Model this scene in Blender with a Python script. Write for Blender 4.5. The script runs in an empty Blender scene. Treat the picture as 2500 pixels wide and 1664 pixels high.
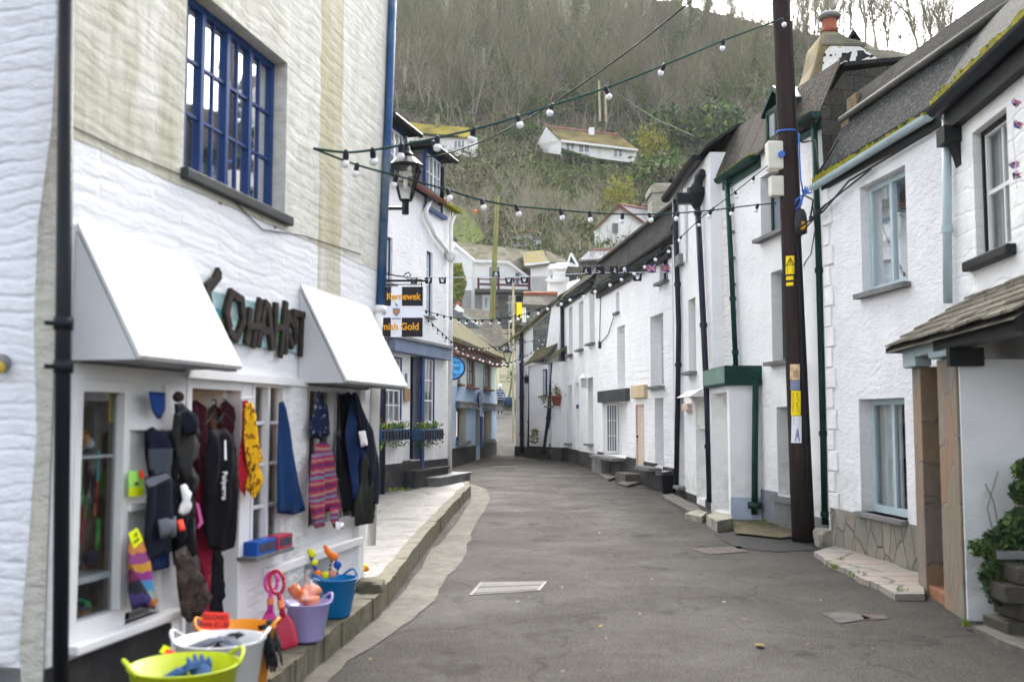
import bpy, bmesh, math, random
from mathutils import Vector, Matrix, geometry, noise
R = random.Random(7)
S = bpy.context.scene
C = S.collection
# ------------------------------------------------------------------ camera
F, CX, CY = 2430.0, 1250.0, 832.0          # photograph pixels (2500 x 1664)
CAM = Vector((0, 0, 1.7))
PITCH = math.atan2(188, F)
cd = bpy.data.cameras.new('camera')
cam = bpy.data.objects.new('camera', cd)
C.objects.link(cam)
cam.location = CAM
cam.rotation_euler = (math.pi / 2 + PITCH, 0, 0)
cd.sensor_width = 36
cd.lens = F / 2500 * 36
cd.clip_start = 0.1
cd.clip_end = 3000
cd.dof.use_dof = True
cd.dof.focus_distance = 24
cd.dof.aperture_fstop = 1.8
S.camera = cam
# ------------------------------------------------------------------ sky, sun, exposure
w = bpy.data.worlds.new('World')
S.world = w
w.use_nodes = True
wn = w.node_tree
bg = wn.nodes['Background']
sky = wn.nodes.new('ShaderNodeTexSky')
sky.sky_type = 'NISHITA'
sky.sun_disc = False
sky.sun_elevation = math.radians(38)
sky.sun_rotation = math.radians(6)
sky.air_density = 1.0
sky.dust_density = 6.0
sky.ozone_density = 1.0
hs = wn.nodes.new('ShaderNodeHueSaturation')
hs.inputs['Saturation'].default_value = 0.34
wn.links.new(sky.outputs[0], hs.inputs['Color'])
wn.links.new(hs.outputs[0], bg.inputs['Color'])
bg.inputs['Strength'].default_value = 0.15
sl = bpy.data.lights.new('sun', 'SUN')
sl.energy = 0.6
sl.angle = math.radians(40)
sl.color = (1, 0.97, 0.92)
sun = bpy.data.objects.new('sun', sl)
C.objects.link(sun)
sun.location = (6, 60, 80)
sun.rotation_euler = (math.radians(-52), 0, math.radians(-6))
S.view_settings.view_transform = 'Standard'
S.view_settings.look = 'None'
S.view_settings.exposure = 2.38
S.view_settings.gamma = 1
# ------------------------------------------------------------------ pixel -> place
cp, sp = math.cos(PITCH), math.sin(PITCH)
def ray(px, py):
    x, y = (px - CX) / F, (CY - py) / F
    return Vector((x, cp - y * sp, sp + y * cp))
def atY(px, py, Y):
    d = ray(px, py)
    return CAM + d * (Y / d.y)
def zg(y):
    if y < 14: return 0.0
    if y < 40: return 0.0104 * (y - 14)
    return 0.27 + 0.073 * (y - 40)
def ground(px, py, dz=0.0):
    d = ray(px, py)
    t = -(CAM.z - dz) / d.z if d.z < -1e-6 else 60
    for _ in range(40):
        y = CAM.y + d.y * t
        t = t + 0.6 * ((zg(y) + dz - CAM.z) / d.z - t)
    return CAM + d * t
def onZ(px, py, Z):
    d = ray(px, py)
    return CAM + d * ((Z - CAM.z) / d.z)
# ------------------------------------------------------------------ materials
MATS = {}
class G:
    def __init__(s, name):
        s.m = bpy.data.materials.new(name)
        s.m.use_nodes = True
        s.t = s.m.node_tree
        s.b = s.t.nodes['Principled BSDF']
        s.out = s.t.nodes['Material Output']
        MATS[name] = s.m
    def n(s, typ, ins=None, **at):
        k = s.t.nodes.new('ShaderNode' + typ)
        for a, v in at.items(): setattr(k, a, v)
        for a, v in (ins or {}).items(): s.set(k.inputs[a], v)
        return k
    def set(s, sock, v):
        if isinstance(v, bpy.types.NodeSocket): s.t.links.new(v, sock)
        elif isinstance(v, bpy.types.Node): s.t.links.new(v.outputs[0], sock)
        else:
            if hasattr(sock.default_value, '__len__') and not isinstance(v, (int, float)) and len(v) == 3 and len(sock.default_value) == 4: v = (*v, 1)
            sock.default_value = v
    def pos(s, order='xyz', scale=(1, 1, 1)):
        p = s.n('NewGeometry').outputs['Position']
        q = s.n('SeparateXYZ', {0: p})
        k = {'x': q.outputs[0], 'y': q.outputs[1], 'z': q.outputs[2]}
        c = s.n('CombineXYZ', {i: k[o] for i, o in enumerate(order)})
        return s.n('VectorMath', {0: c, 1: scale}, operation='MULTIPLY').outputs[0]
    def noise(s, vec, scale, detail=3, rough=.55):
        return s.n('TexNoise', {'Vector': vec, 'Scale': scale, 'Detail': detail, 'Roughness': rough}).outputs[0]
    def ramp(s, fac, stops, const=False):
        k = s.n('ValToRGB', {0: fac})
        e = k.color_ramp.elements
        if const: k.color_ramp.interpolation = 'CONSTANT'
        while len(e) < len(stops): e.new(0.5)
        for el, (p, c) in zip(e, stops):
            el.position = p
            el.color = (*c, 1) if hasattr(c, '__len__') else (c, c, c, 1)
        return k.outputs[0]
    def mix(s, fac, a, b, mode='MIX'):
        k = s.n('Mix', data_type='RGBA', blend_type=mode)
        s.set(k.inputs[0], fac); s.set(k.inputs[6], a); s.set(k.inputs[7], b)
        return k.outputs[2]
    def math(s, op, a, b=0.0, c=0.0):
        return s.n('Math', {0: a, 1: b, 2: c}, operation=op).outputs[0]
    def bump(s, h, strength=.5, dist=.02, prev=None):
        k = s.n('Bump', {'Height': h, 'Strength': strength, 'Distance': dist})
        if prev is not None: s.set(k.inputs['Normal'], prev)
        return k.outputs[0]
    def done(s, col=None, rough=None, nor=None, spec=None, metal=None, **kw):
        for k, v in (('Base Color', col), ('Roughness', rough), ('Normal', nor), ('Specular IOR Level', spec), ('Metallic', metal)):
            if v is not None: s.set(s.b.inputs[k], v)
        for k, v in kw.items(): s.set(s.b.inputs[k], v)
        return s.m
def sh(c, f): return tuple(min(1, x * f) for x in c)
def mat(name, col, rough=.7, var=.15, vs=2.5, bump=.15, bs=30, stretch=(1, 1, 1), dist=.01, spec=.15, metal=0, dirt=0, dirtcol=(.18, .16, .12)):
    g = G(name)
    p = g.pos('xyz', stretch)
    c = g.ramp(g.noise(p, vs, 4), [(.3, sh(col, 1 - var)), (.7, sh(col, 1 + var))])
    if dirt:
        c = g.mix(g.math('MULTIPLY', g.ramp(g.noise(p, 1.3, 6, .7), [(.45, 0.0), (.7, 1.0)]), dirt), c, dirtcol)
    return g.done(c, rough, g.bump(g.noise(p, bs, 4), bump, dist) if bump else None, spec, metal)
def whitewash(name, tint=(.8, .8, .79), course=.5, rows=.2, rub=.6, fine=.4, dirt=.15, dirtcol=(.45, .43, .34), order='yzx', width=.45):
    g = G(name)
    p = g.pos(order)
    wob = g.n('TexNoise', {'Vector': p, 'Scale': 2.2, 'Detail': 2})
    pv = g.n('VectorMath', {0: wob.outputs['Color'], 1: (.22, .16, 0)}, operation='MULTIPLY').outputs[0]
    p2 = g.n('VectorMath', {0: p, 1: pv}, operation='ADD').outputs[0]
    nor = None
    if course:
        br = g.n('TexBrick', {'Vector': p2, 'Scale': 1.0, 'Mortar Size': .022, 'Mortar Smooth': 1.0, 'Brick Width': width, 'Row Height': rows}, offset=.37)
        inv = g.math('SUBTRACT', 1.0, br.outputs['Fac'])
        nor = g.bump(g.math('MULTIPLY', inv, g.noise(p, 3, 2)), course, .035)
    nor = g.bump(g.noise(g.n('VectorMath', {0: p, 1: (1, 2.0, 1)}, operation='MULTIPLY').outputs[0], 9, 4), rub, .03, nor)
    nor = g.bump(g.noise(p, 55, 3), fine, .012, nor)
    nor = g.bump(g.noise(p, 1.4, 2), .5, .12, nor)
    base_ = g.n('SeparateXYZ', {0: g.n('NewGeometry').outputs['Position']}).outputs[2]
    c = g.ramp(g.noise(p, 1.5, 5), [(.3, sh(tint, .93)), (.65, tint)])
    st = g.noise(g.n('VectorMath', {0: p, 1: (3.2, .35, 1)}, operation='MULTIPLY').outputs[0], 2.2, 6, .7)
    c = g.mix(g.math('MULTIPLY', g.ramp(st, [(.48, 0.0), (.75, 1.0)]), dirt), c, dirtcol)
    ft = g.math('MULTIPLY', g.ramp(g.math('MULTIPLY', base_, .6), [(.25, 1.0), (.7, 0.0)]), g.ramp(g.noise(p, 4, 5, .7), [(.42, 0.0), (.62, .5)]))
    c = g.mix(ft, c, (.42, .42, .36))
    return g.done(c, .85, nor, .2)
def slate(name, a=(.07, .075, .08), b=(.14, .14, .14), rows=.2, width=.28, lichen=.5, lcol=(.42, .42, .36), l2=(.3, .2, .08), moss=0, mcol=(.2, .2, .03), order='yzx', mortar=(.02, .02, .02), amp=.6, ms=.008):
    g = G(name)
    p = g.pos(order)
    pv = g.n('VectorMath', {0: g.n('TexNoise', {'Vector': p, 'Scale': 1.7}).outputs['Color'], 1: (.06, .06, 0)}, operation='MULTIPLY').outputs[0]
    p2 = g.n('VectorMath', {0: p, 1: pv}, operation='ADD').outputs[0]
    br = g.n('TexBrick', {'Vector': p2, 'Color1': a, 'Color2': b, 'Mortar': mortar, 'Scale': 1.0, 'Mortar Size': ms, 'Mortar Smooth': .3, 'Brick Width': width, 'Row Height': rows, 'Bias': -.1})
    c = br.outputs['Color']
    c = g.mix(g.math('MULTIPLY', g.ramp(g.noise(p, 26, 5, .7), [(.53, 0.0), (.6, 1.0)]), lichen), c, lcol)
    c = g.mix(g.math('MULTIPLY', g.ramp(g.noise(p, 6, 6, .75), [(.55, 0.0), (.66, 1.0)]), lichen * .7), c, l2)
    if moss:
        c = g.mix(g.math('MULTIPLY', g.ramp(g.noise(p, 1.1, 6, .7), [(.38, 0.0), (.62, 1.0)]), moss), c, mcol)
    nor = g.bump(g.math('SUBTRACT', 1.0, br.outputs['Fac']), amp, .03)
    nor = g.bump(g.noise(p, 30, 4), .4, .015, nor)
    return g.done(c, .85, nor, .04)
def crazy(name, cols, scale=3.0, mortar=(.25, .23, .2), order='yzx', stretch=(1, .55, 1), edge=.035):
    g = G(name)
    p = g.pos(order, stretch)
    pv = g.n('VectorMath', {0: g.n('TexNoise', {'Vector': p, 'Scale': 5.0}).outputs['Color'], 1: (.08, .08, 0)}, operation='MULTIPLY').outputs[0]
    p2 = g.n('VectorMath', {0: p, 1: pv}, operation='ADD').outputs[0]
    v = g.n('TexVoronoi', {'Vector': p2, 'Scale': scale}, voronoi_dimensions='2D')
    e = g.n('TexVoronoi', {'Vector': p2, 'Scale': scale}, voronoi_dimensions='2D', feature='DISTANCE_TO_EDGE')
    sx = g.n('SeparateColor', {0: v.outputs['Color']})
    n = len(cols)
    c = g.ramp(sx.outputs[0], [(i / n, k) for i, k in enumerate(cols)], True)
    c = g.mix(.35, c, g.ramp(g.noise(p, 14, 5, .7), [(.3, sh(cols[0], .55)), (.7, sh(cols[0], 1.25))]))
    m = g.ramp(e.outputs['Distance'], [(edge * .5, 0.0), (edge, 1.0)])
    c = g.mix(m, mortar, c)
    nor = g.bump(m, .7, .02)
    nor = g.bump(g.noise(p, 22, 5), .4, .02, nor)
    return g.done(c, .7, nor, .3)
def stripes(name, cols, period, axis='z', rough=.9, bump=.4, wob=.03, emis=0):
    g = G(name)
    p = g.pos('xyz')
    q = g.n('SeparateXYZ', {0: p})
    a = q.outputs['XYZ'.index(axis.upper())]
    a = g.math('ADD', a, g.math('MULTIPLY', g.noise(p, 7, 2), wob))
    f = g.math('FRACT', g.math('DIVIDE', a, period))
    n = len(cols)
    c = g.ramp(f, [(i / n, k) for i, k in enumerate(cols)], True)
    return g.done(c, rough, g.bump(g.noise(p, 90, 3), bump, .006), .1)
def splotch(name, cols, scale=12, rough=.9):
    g = G(name)
    p = g.pos('xyz')
    c = g.ramp(g.noise(p, scale, 2, .5), [(.25 + .5 * i / len(cols), k) for i, k in enumerate(cols)], True)
    return g.done(c, rough, g.bump(g.noise(p, 60, 3), .3, .006), .1)
def glass(name, tint=(.75, .8, .82), alpha=.35):
    g = G(name)
    fr = g.n('LayerWeight', {'Blend': .35}).outputs['Fresnel']
    tr = g.n('BsdfTransparent', {0: tint})
    gl = g.n('BsdfGlossy', {0: (.9, .92, .95), 'Roughness': .03})
    mx = g.n('MixShader', {0: g.math('ADD', g.math('MULTIPLY', fr, .55), alpha), 1: tr, 2: gl})
    g.set(g.out.inputs['Surface'], mx)
    return g.m
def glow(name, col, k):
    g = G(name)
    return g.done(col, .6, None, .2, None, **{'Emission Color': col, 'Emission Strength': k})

glow('pane_glow', (.55, .38, .27), .3)  # panes emit to stand in for the lit interior behind them
W = whitewash
W('lime_white', tint=(.8, .8, .81), course=.65, rows=.26, rub=.75, dirt=.12)
W('lime_side', tint=(.76, .78, .83), course=.35, rows=.085, width=1.1, order='xzy', rub=.6, fine=.2, dirt=.2)
W('rough_white', tint=(.82, .82, .82), course=.0, rub=.8, fine=.8, dirt=.22, dirtcol=(.6, .6, .54))
W('roughcast', tint=(.8, .8, .81), course=0, rub=.7, fine=1.2, dirt=.2, dirtcol=(.58, .58, .56))
W('course_white', tint=(.82, .82, .82), course=.4, rows=.16, rub=.8, fine=.4, dirt=.2, dirtcol=(.6, .6, .55))
W('slab_white', tint=(.79, .79, .78), course=.3, rows=.2, width=1.6, rub=.4, fine=.3, dirt=.15, dirtcol=(.6, .6, .55))
W('smooth_white', tint=(.8, .8, .79), course=0, rub=.5, fine=.5, dirt=.2, dirtcol=(.58, .58, .52))
W('smooth_side', tint=(.78, .79, .8), course=0, rub=.25, fine=.35, dirt=.1, order='xzy')
W('old_white', tint=(.8, .8, .74), course=.8, rows=.18, rub=1.0, fine=.4, dirt=.3, dirtcol=(.5, .5, .36))
W('cream_wall', tint=(.72, .66, .45), course=0, rub=.3, dirt=.15, order='xzy')
W('pale_blue_wall', tint=(.38, .5, .66), course=0, rub=.4, fine=.4, dirt=.12)
W('mint_wall', tint=(.55, .64, .6), course=0, rub=.4, fine=.4, dirt=.35, dirtcol=(.5, .5, .3))
W('grey_render', tint=(.42, .41, .4), course=0, rub=.4, dirt=.4, dirtcol=(.2, .17, .16), order='xzy')
W('far_white', tint=(.82, .82, .8), course=0, rub=.1, fine=.1, dirt=.05, order='xzy')
mat('black_plinth', (.03, .03, .033), .6, .3, bump=.5, bs=18, dirt=.55, dirtcol=(.12, .115, .1))
mat('grey_plinth', (.2, .21, .23), .8, .2, bump=.7, bs=40, dirt=.3)
mat('blue_plinth', (.33, .38, .46), .8, .2, bump=.7, bs=40)
mat('white_wood', (.8, .8, .8), .45, .05, bump=.1, bs=12, dirt=.1)
mat('white_board', (.57, .57, .585), .55, .06, bump=.1, dirt=.15, dirtcol=(.48, .48, .44))
mat('blue_wood', (.018, .052, .17), .4, .15, bump=.12, bs=25)
mat('deep_blue', (.008, .02, .085), .4, .2, bump=.12)
mat('blue_pipe', (.03, .085, .2), .5, .25, bump=.3, bs=20, dirt=.5, dirtcol=(.3, .33, .28))
mat('blue_lintel', (.18, .22, .32), .7, .15, bump=.3)
mat('black_iron', (.011, .013, .017), .35, .2, bump=.1)
mat('black_wood', (.018, .019, .02), .5, .3, bump=.25)
mat('purple_pipe', (.016, .016, .03), .35, .2, bump=.1)
mat('green_paint', (.006, .036, .026), .4, .25, bump=.15)
mat('green_light', (.15, .24, .2), .5, .15, bump=.1)
mat('duck_egg', (.42, .52, .55), .45, .06, bump=.08)
mat('white_pipe', (.75, .75, .74), .5, .08, bump=.1, dirt=.2)
mat('slate_sill', (.15, .15, .15), .7, .3, bump=.5, bs=25, dirt=.3, dirtcol=(.3, .3, .28))
mat('dark_slate', (.05, .055, .055), .6, .3, bump=.4)
mat('timber_pole', (.026, .017, .016), .75, .35, vs=3, bump=.5, bs=14, stretch=(6, 6, .5), dirt=.25, dirtcol=(.05, .035, .03))
mat('green_pole', (.22, .22, .08), .85, .3, bump=.5, bs=14, stretch=(6, 6, .5), dirt=.5, dirtcol=(.1, .09, .06))
mat('pole_wood', (.4, .36, .25), .85, .2)
mat('old_timber', (.3, .2, .12), .7, .3, bump=.3, bs=12, stretch=(1, 1, .3))
mat('pink_door', (.6, .47, .4), .6, .1)
mat('tan_board', (.55, .43, .27), .6, .1, bump=.1)
mat('brown_wood', (.16, .06, .04), .6, .3, bump=.2)
mat('fascia_brown', (.25, .1, .07), .7, .3, bump=.2)
mat('terracotta', (.3, .1, .06), .7, .2, bump=.3)
mat('ridge_red', (.27, .13, .1), .75, .2, bump=.3)
mat('cement', (.2, .19, .14), .9, .25, bump=.6, bs=14, dirt=.5, dirtcol=(.4, .3, .1))
mat('lichen_stone', (.19, .155, .08), .9, .35, bump=.6, bs=14, dirt=.4)
splotch('patchy_white', [(.03, .03, .035), (.7, .69, .64), (.78, .77, .72), (.6, .55, .35)], 5)
mat('pot_grey', (.2, .2, .2), .7, .2)
mat('opening_shade', (.012, .012, .012), .9, 0, bump=0)
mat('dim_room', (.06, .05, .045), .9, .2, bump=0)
mat('warm_room', (.5, .3, .17), .8, .1, bump=0)
mat('curtain', (.7, .7, .66), .9, .06, bump=.1)
mat('cream_curtain', (.78, .75, .66), .9, .06, bump=.1)
mat('pane_dark', (.04, .05, .055), .06, .3, bump=0, spec=.6)
mat('pane_mid', (.16, .18, .2), .08, .3, vs=1.2, bump=0, spec=.6)
mat('pane_pale', (.4, .44, .46), .08, .2, vs=1.5, bump=0, spec=.6)

mat('pane_blue', (.25, .4, .5), .1, .3, vs=3, bump=0, spec=.6)
glass('clear_glass', alpha=.22)
glass('bright_glass', tint=(.88, .9, .9), alpha=.36)
glass('dull_glass', tint=(.8, .84, .86), alpha=.08)
glass('shop_glass', alpha=.05)
mat('moss', (.24, .23, .012), .95, .4, vs=18, bump=1.0, bs=60, dist=.03)
mat('ridge_roll', (.07, .07, .063), .85, .3, bump=.5)
mat('stone_block', (.2, .15, .085), .9, .4, vs=5, bump=.7, bs=18)
mat('rock', (.26, .25, .2), .9, .3, vs=4, bump=.8, bs=10, dirt=.3, dirtcol=(.15, .14, .08))
mat('kerb_stone', (.12, .11, .08), .8, .35, vs=6, bump=.8, bs=14, dirt=.5, dirtcol=(.1, .09, .05))
mat('concrete', (.115, .107, .09), .85, .25, vs=7, bump=.6, bs=30, dirt=.75, dirtcol=(.055, .052, .046))
mat('cover_iron', (.12, .11, .1), .6, .2, bump=.3)
mat('wire', (.03, .03, .03), .6, 0, bump=0)
mat('white_wire', (.6, .6, .62), .6, 0, bump=0)
mat('green_wire', (.02, .055, .048), .9, .2, bump=0, spec=.03)
mat('bulb_white', (.8, .8, .83), .25, .02, bump=0, spec=.5)
mat('holder', (.02, .018, .03), .5, .1, bump=0)
mat('sign_black', (.008, .008, .012), .4, .1, bump=0)
mat('sign_white', (.68, .7, .76), .5, .03, bump=0)
mat('gold', (.7, .32, .01), .5, .05, bump=0)
mat('rope_blue', (.06, .16, .55), .7, .1)
mat('yellow_sign', (.85, .65, .01), .5, .03, bump=0)
mat('cream_box', (.62, .6, .52), .5, .05, bump=.05)
mat('lemon_lamp', (.6, .4, .05), .4, .1)
mat('lead_blue', (.018, .05, .11), .5, .2)
mat('sky_sign', (.06, .3, .6), .5, .25, vs=5, bump=0)
slate('slate_dark', lichen=.3, lcol=(.1, .095, .08), l2=(.08, .06, .035), a=(.022, .022, .022), b=(.042, .041, .039), rows=.16)
slate('slate_speck', a=(0.0165, 0.0187, 0.0198), b=(0.0303, 0.033, 0.0341), rows=.07, width=.2, lichen=.4, lcol=(0.165, 0.182, 0.171), l2=(0.0275, 0.0275, 0.0275))
slate('slate_big', a=(.035, .032, .03), b=(.075, .07, .062), rows=3.0, width=.62, lichen=.8, lcol=(.15, .12, .08), l2=(.085, .055, .03), mortar=(.008, .008, .008), ms=.022)
slate('slate_hung', a=(0.112, 0.12, 0.12), b=(0.2, 0.2, 0.192), rows=.2, width=.36, lichen=.15, order='xzy')
slate('slate_hung_side', a=(.12, .13, .14), b=(.22, .22, .22), rows=.22, width=.4, lichen=.15, amp=1)
slate('roof_moss', a=(.06, .058, .045), b=(.17, .16, .13), rows=.42, width=.5, lichen=.1, lcol=(.2, .2, .16), moss=.35, mcol=(.14, .14, .03), order='xzy', amp=1, mortar=(.015, .015, .012))
slate('roof_mossy_green', a=(.07, .065, .05), b=(.13, .12, .08), rows=.14, width=.3, lichen=.3, lcol=(.2,.19,.13), moss=.7, mcol=(.11, .1, .03))
slate('roof_lemon', a=(.16, .14, .1), b=(.2, .18, .12), rows=.5, width=.6, lichen=.2, moss=.95, mcol=(.22, .185, .03), order='xzy')
slate('roof_grey', a=(0.24, 0.24, 0.256), b=(0.304, 0.304, 0.32), rows=.3, width=.5, lichen=.12, order='xzy')
slate('roof_porch', a=(0.12, 0.11, 0.09), b=(0.18, 0.165, 0.14), rows=.36, width=.55, lichen=.45, lcol=(0.1, 0.095, 0.05), l2=(0.075, 0.075, 0.025), order='yzx', mortar=(0.03, 0.03, 0.025))
slate('roof_scatter', a=(0.07, 0.0665, 0.056), b=(0.119, 0.112, 0.091), rows=.16, width=.22, lichen=.5, lcol=(0.238, 0.224, 0.182), l2=(0.14, 0.112, 0.042), order='xzy')
slate('brick_grey', a=(.36, .34, .28), b=(.44, .42, .35), rows=.075, width=.24, lichen=.35, lcol=(.2, .19, .16), order='xzy', mortar=(.25, .24, .2))
crazy('crazy_grey', [(0.21, 0.196, 0.154), (0.252, 0.231, 0.189), (0.175, 0.168, 0.14), (0.231, 0.196, 0.154)], 4.6, mortar=(0.119, 0.105, 0.084), stretch=(1, .5, 1), edge=.05)
crazy('crazy_brown', [(.2, .16, .115), (.24, .14, .085), (.2, .18, .15), (.17, .15, .13), (.25, .165, .1)], 5.0, mortar=(.16, .14, .115), stretch=(1, .4, 1), edge=.03)
crazy('crazy_side', [(0.294, 0.231, 0.168), (0.252, 0.168, 0.105), (0.28, 0.252, 0.21), (0.231, 0.21, 0.189)], 3.4, order='xzy', mortar=(0.21, 0.182, 0.14), stretch=(1, .4, 1))
crazy('slate_wet', [(.02, .023, .026), (.035, .022, .015), (.014, .016, .018), (.04, .02, .013)], 2.6, mortar=(.012, .012, .012), stretch=(1, .6, 1))
crazy('crazy_paving', [(0.275, 0.237, 0.198), (0.253, 0.242, 0.209), (0.275, 0.22, 0.182), (0.231, 0.22, 0.198)], 1.9, order='xyz', mortar=(0.121, 0.11, 0.0935), stretch=(.8, 1.7, 1), edge=.05)
def flagstones():
    g = G('flagstone')
    p = g.pos('xyz')
    pv = g.n('VectorMath', {0: g.n('TexNoise', {'Vector': p, 'Scale': 1.6, 'Detail': 4}).outputs['Color'], 1: (.35, .3, 0)}, operation='MULTIPLY').outputs[0]
    p2 = g.n('VectorMath', {0: p, 1: pv}, operation='ADD').outputs[0]
    br = g.n('TexBrick', {'Vector': p2, 'Color1': (.075, .072, .064), 'Color2': (.12, .115, .103), 'Mortar': (.03, .028, .023), 'Scale': 1.0, 'Mortar Size': .012, 'Mortar Smooth': .3, 'Brick Width': .62, 'Row Height': .24})
    c = g.mix(.6, br.outputs['Color'], g.ramp(g.noise(p, 9, 6, .7), [(.3, (.036, .034, .03)), (.68, (.135, .129, .115))]))
    nor = g.bump(g.math('SUBTRACT', 1.0, br.outputs['Fac']), .8, .02)
    nor = g.bump(g.noise(p, 14, 6), .5, .02, nor)
    return g.done(c, g.ramp(g.noise(p, 2, 3), [(.35, .35), (.65, .75)]), nor, .4)
flagstones()
def asphalt():
    g = G('asphalt')
    p = g.pos('xyz')
    pl = g.pos('xyz', (1.0, .75, 1))
    c = g.ramp(g.noise(pl, .7, 6, .65), [(.3, (0.0303, 0.0271, 0.0236)), (.7, (0.0522, 0.0478, 0.0408))])
    c = g.mix(.7, c, g.ramp(g.noise(pl, 9, 5, .7), [(.32, (0.0184, 0.0165, 0.0142)), (.68, (0.0716, 0.0659, 0.0575))]))
    c = g.mix(.6, c, g.ramp(g.noise(p, 60, 2, .6), [(.36, (0.0101, 0.00903, 0.00786)), (.64, (0.0841, 0.0782, 0.0692))]))
    c = g.mix(g.ramp(g.noise(p, 130, 1), [(.64, 0.0), (.68, .7)]), c, (0.168, 0.156, 0.142))
    c = g.mix(g.ramp(g.noise(pl, 1.3, 6, .7), [(.57, 0.0), (.64, .6)]), c, (0.0168, 0.0148, 0.0125))
    c = g.mix(g.ramp(g.noise(pl, 1.0, 5, .7), [(.6, 0.0), (.7, .5)]), c, (0.0882, 0.0782, 0.0669))
    c = g.mix(g.ramp(g.noise(g.pos('yxz'), .9, 6, .75), [(.64, 0.0), (.7, .5)]), c, (0.0673, 0.0494, 0.0393))
    pv = g.n('VectorMath', {0: p, 1: g.n('TexNoise', {'Vector': p, 'Scale': 1.5, 'Detail': 5}).outputs['Color']}, operation='ADD').outputs[0]
    e = g.n('TexVoronoi', {'Vector': pv, 'Scale': .33}, voronoi_dimensions='2D', feature='DISTANCE_TO_EDGE')
    c = g.mix(g.ramp(e.outputs['Distance'], [(.003, .4), (.009, 0.0)]), c, (0.0101, 0.00903, 0.00786))
    nor = g.bump(g.noise(p, 90, 3, .7), .8, .012)
    nor = g.bump(g.noise(p, 1.6, 3), .4, .05, nor)
    return g.done(c, g.ramp(g.noise(p, .9, 4), [(.35, .7), (.65, .9)]), nor, .08)
asphalt()
def oldshop():
    # upper coat of the shop: dirty cream with algae streaks above a scored paint line, clean white below, an ochre rain stain
    g = G('shop_wall')
    p = g.pos('yzx')
    q = g.n('SeparateXYZ', {0: p})
    wob = g.n('TexNoise', {'Vector': p, 'Scale': 2.0, 'Detail': 2})
    p2 = g.n('VectorMath', {0: p, 1: g.n('VectorMath', {0: wob.outputs['Color'], 1: (.25, .18, 0)}, operation='MULTIPLY').outputs[0]}, operation='ADD').outputs[0]
    br = g.n('TexBrick', {'Vector': p2, 'Scale': 1.0, 'Mortar Size': .03, 'Mortar Smooth': 1.0, 'Brick Width': .75, 'Row Height': .1}, offset=.37)
    nor = g.bump(g.math('MULTIPLY', g.math('SUBTRACT', 1.0, br.outputs['Fac']), g.noise(p, 4, 2)), .22, .02)
    nor = g.bump(g.noise(g.n('VectorMath', {0: p, 1: (.55, 2.4, 1)}, operation='MULTIPLY').outputs[0], 7, 4), .36, .03, nor)
    nor = g.bump(g.noise(p, 45, 3), .3, .01, nor)
    lo = g.ramp(g.noise(p, 2, 5), [(.3, (.74, .75, .78)), (.65, (.81, .81, .82))])
    stv = g.n('VectorMath', {0: p, 1: (4.0, .5, 1)}, operation='MULTIPLY').outputs[0]
    hi = g.ramp(g.noise(p, 2.2, 5), [(.3, (.5, .48, .4)), (.65, (.66, .645, .58))])
    hi = g.mix(g.ramp(g.noise(stv, 1.6, 6, .7), [(.44, 0.0), (.74, .75)]), hi, (.3, .285, .16))
    far = g.ramp(q.outputs[0], [(0, 0.0), (1, 1.0)])
    # plain weathered white towards the far end of the front
    fe = g.math('SMOOTH_MIN', 1.0, g.math('MAXIMUM', 0.0, g.math('MULTIPLY', g.math('SUBTRACT', q.outputs[0], 6.6), 1.2)), .1)
    hi = g.mix(g.math('MULTIPLY', fe, .75), hi, g.ramp(g.noise(p, 6, 5, .7), [(.3, (.5, .49, .42)), (.6, (.7, .69, .64))]))
    edge = g.math('ADD', q.outputs[1], g.math('MULTIPLY', g.noise(p, 3, 3), .03))
    m = g.math('GREATER_THAN', edge, SHOPLINE)
    c = g.mix(m, lo, hi)
    bw = g.math('ADD', q.outputs[0], g.math('MULTIPLY', g.noise(p, 4, 3), .12))
    band = g.math('MULTIPLY', g.math('GREATER_THAN', bw, SHOPBAND[0]), g.math('LESS_THAN', bw, SHOPBAND[1]))
    c = g.mix(g.math('MULTIPLY', g.math('MULTIPLY', band, g.math('GREATER_THAN', q.outputs[1], 2.7)), g.ramp(g.noise(stv, 1.2, 4), [(.25, .15), (.6, .6)])), c, (.36, .31, .12))
    line = g.math('LESS_THAN', g.math('ABSOLUTE', g.math('SUBTRACT', edge, SHOPLINE)), .006)
    c = g.mix(g.math('MULTIPLY', line, .6), c, (.2, .19, .18))
    return g.done(c, .85, nor, .2)
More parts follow.
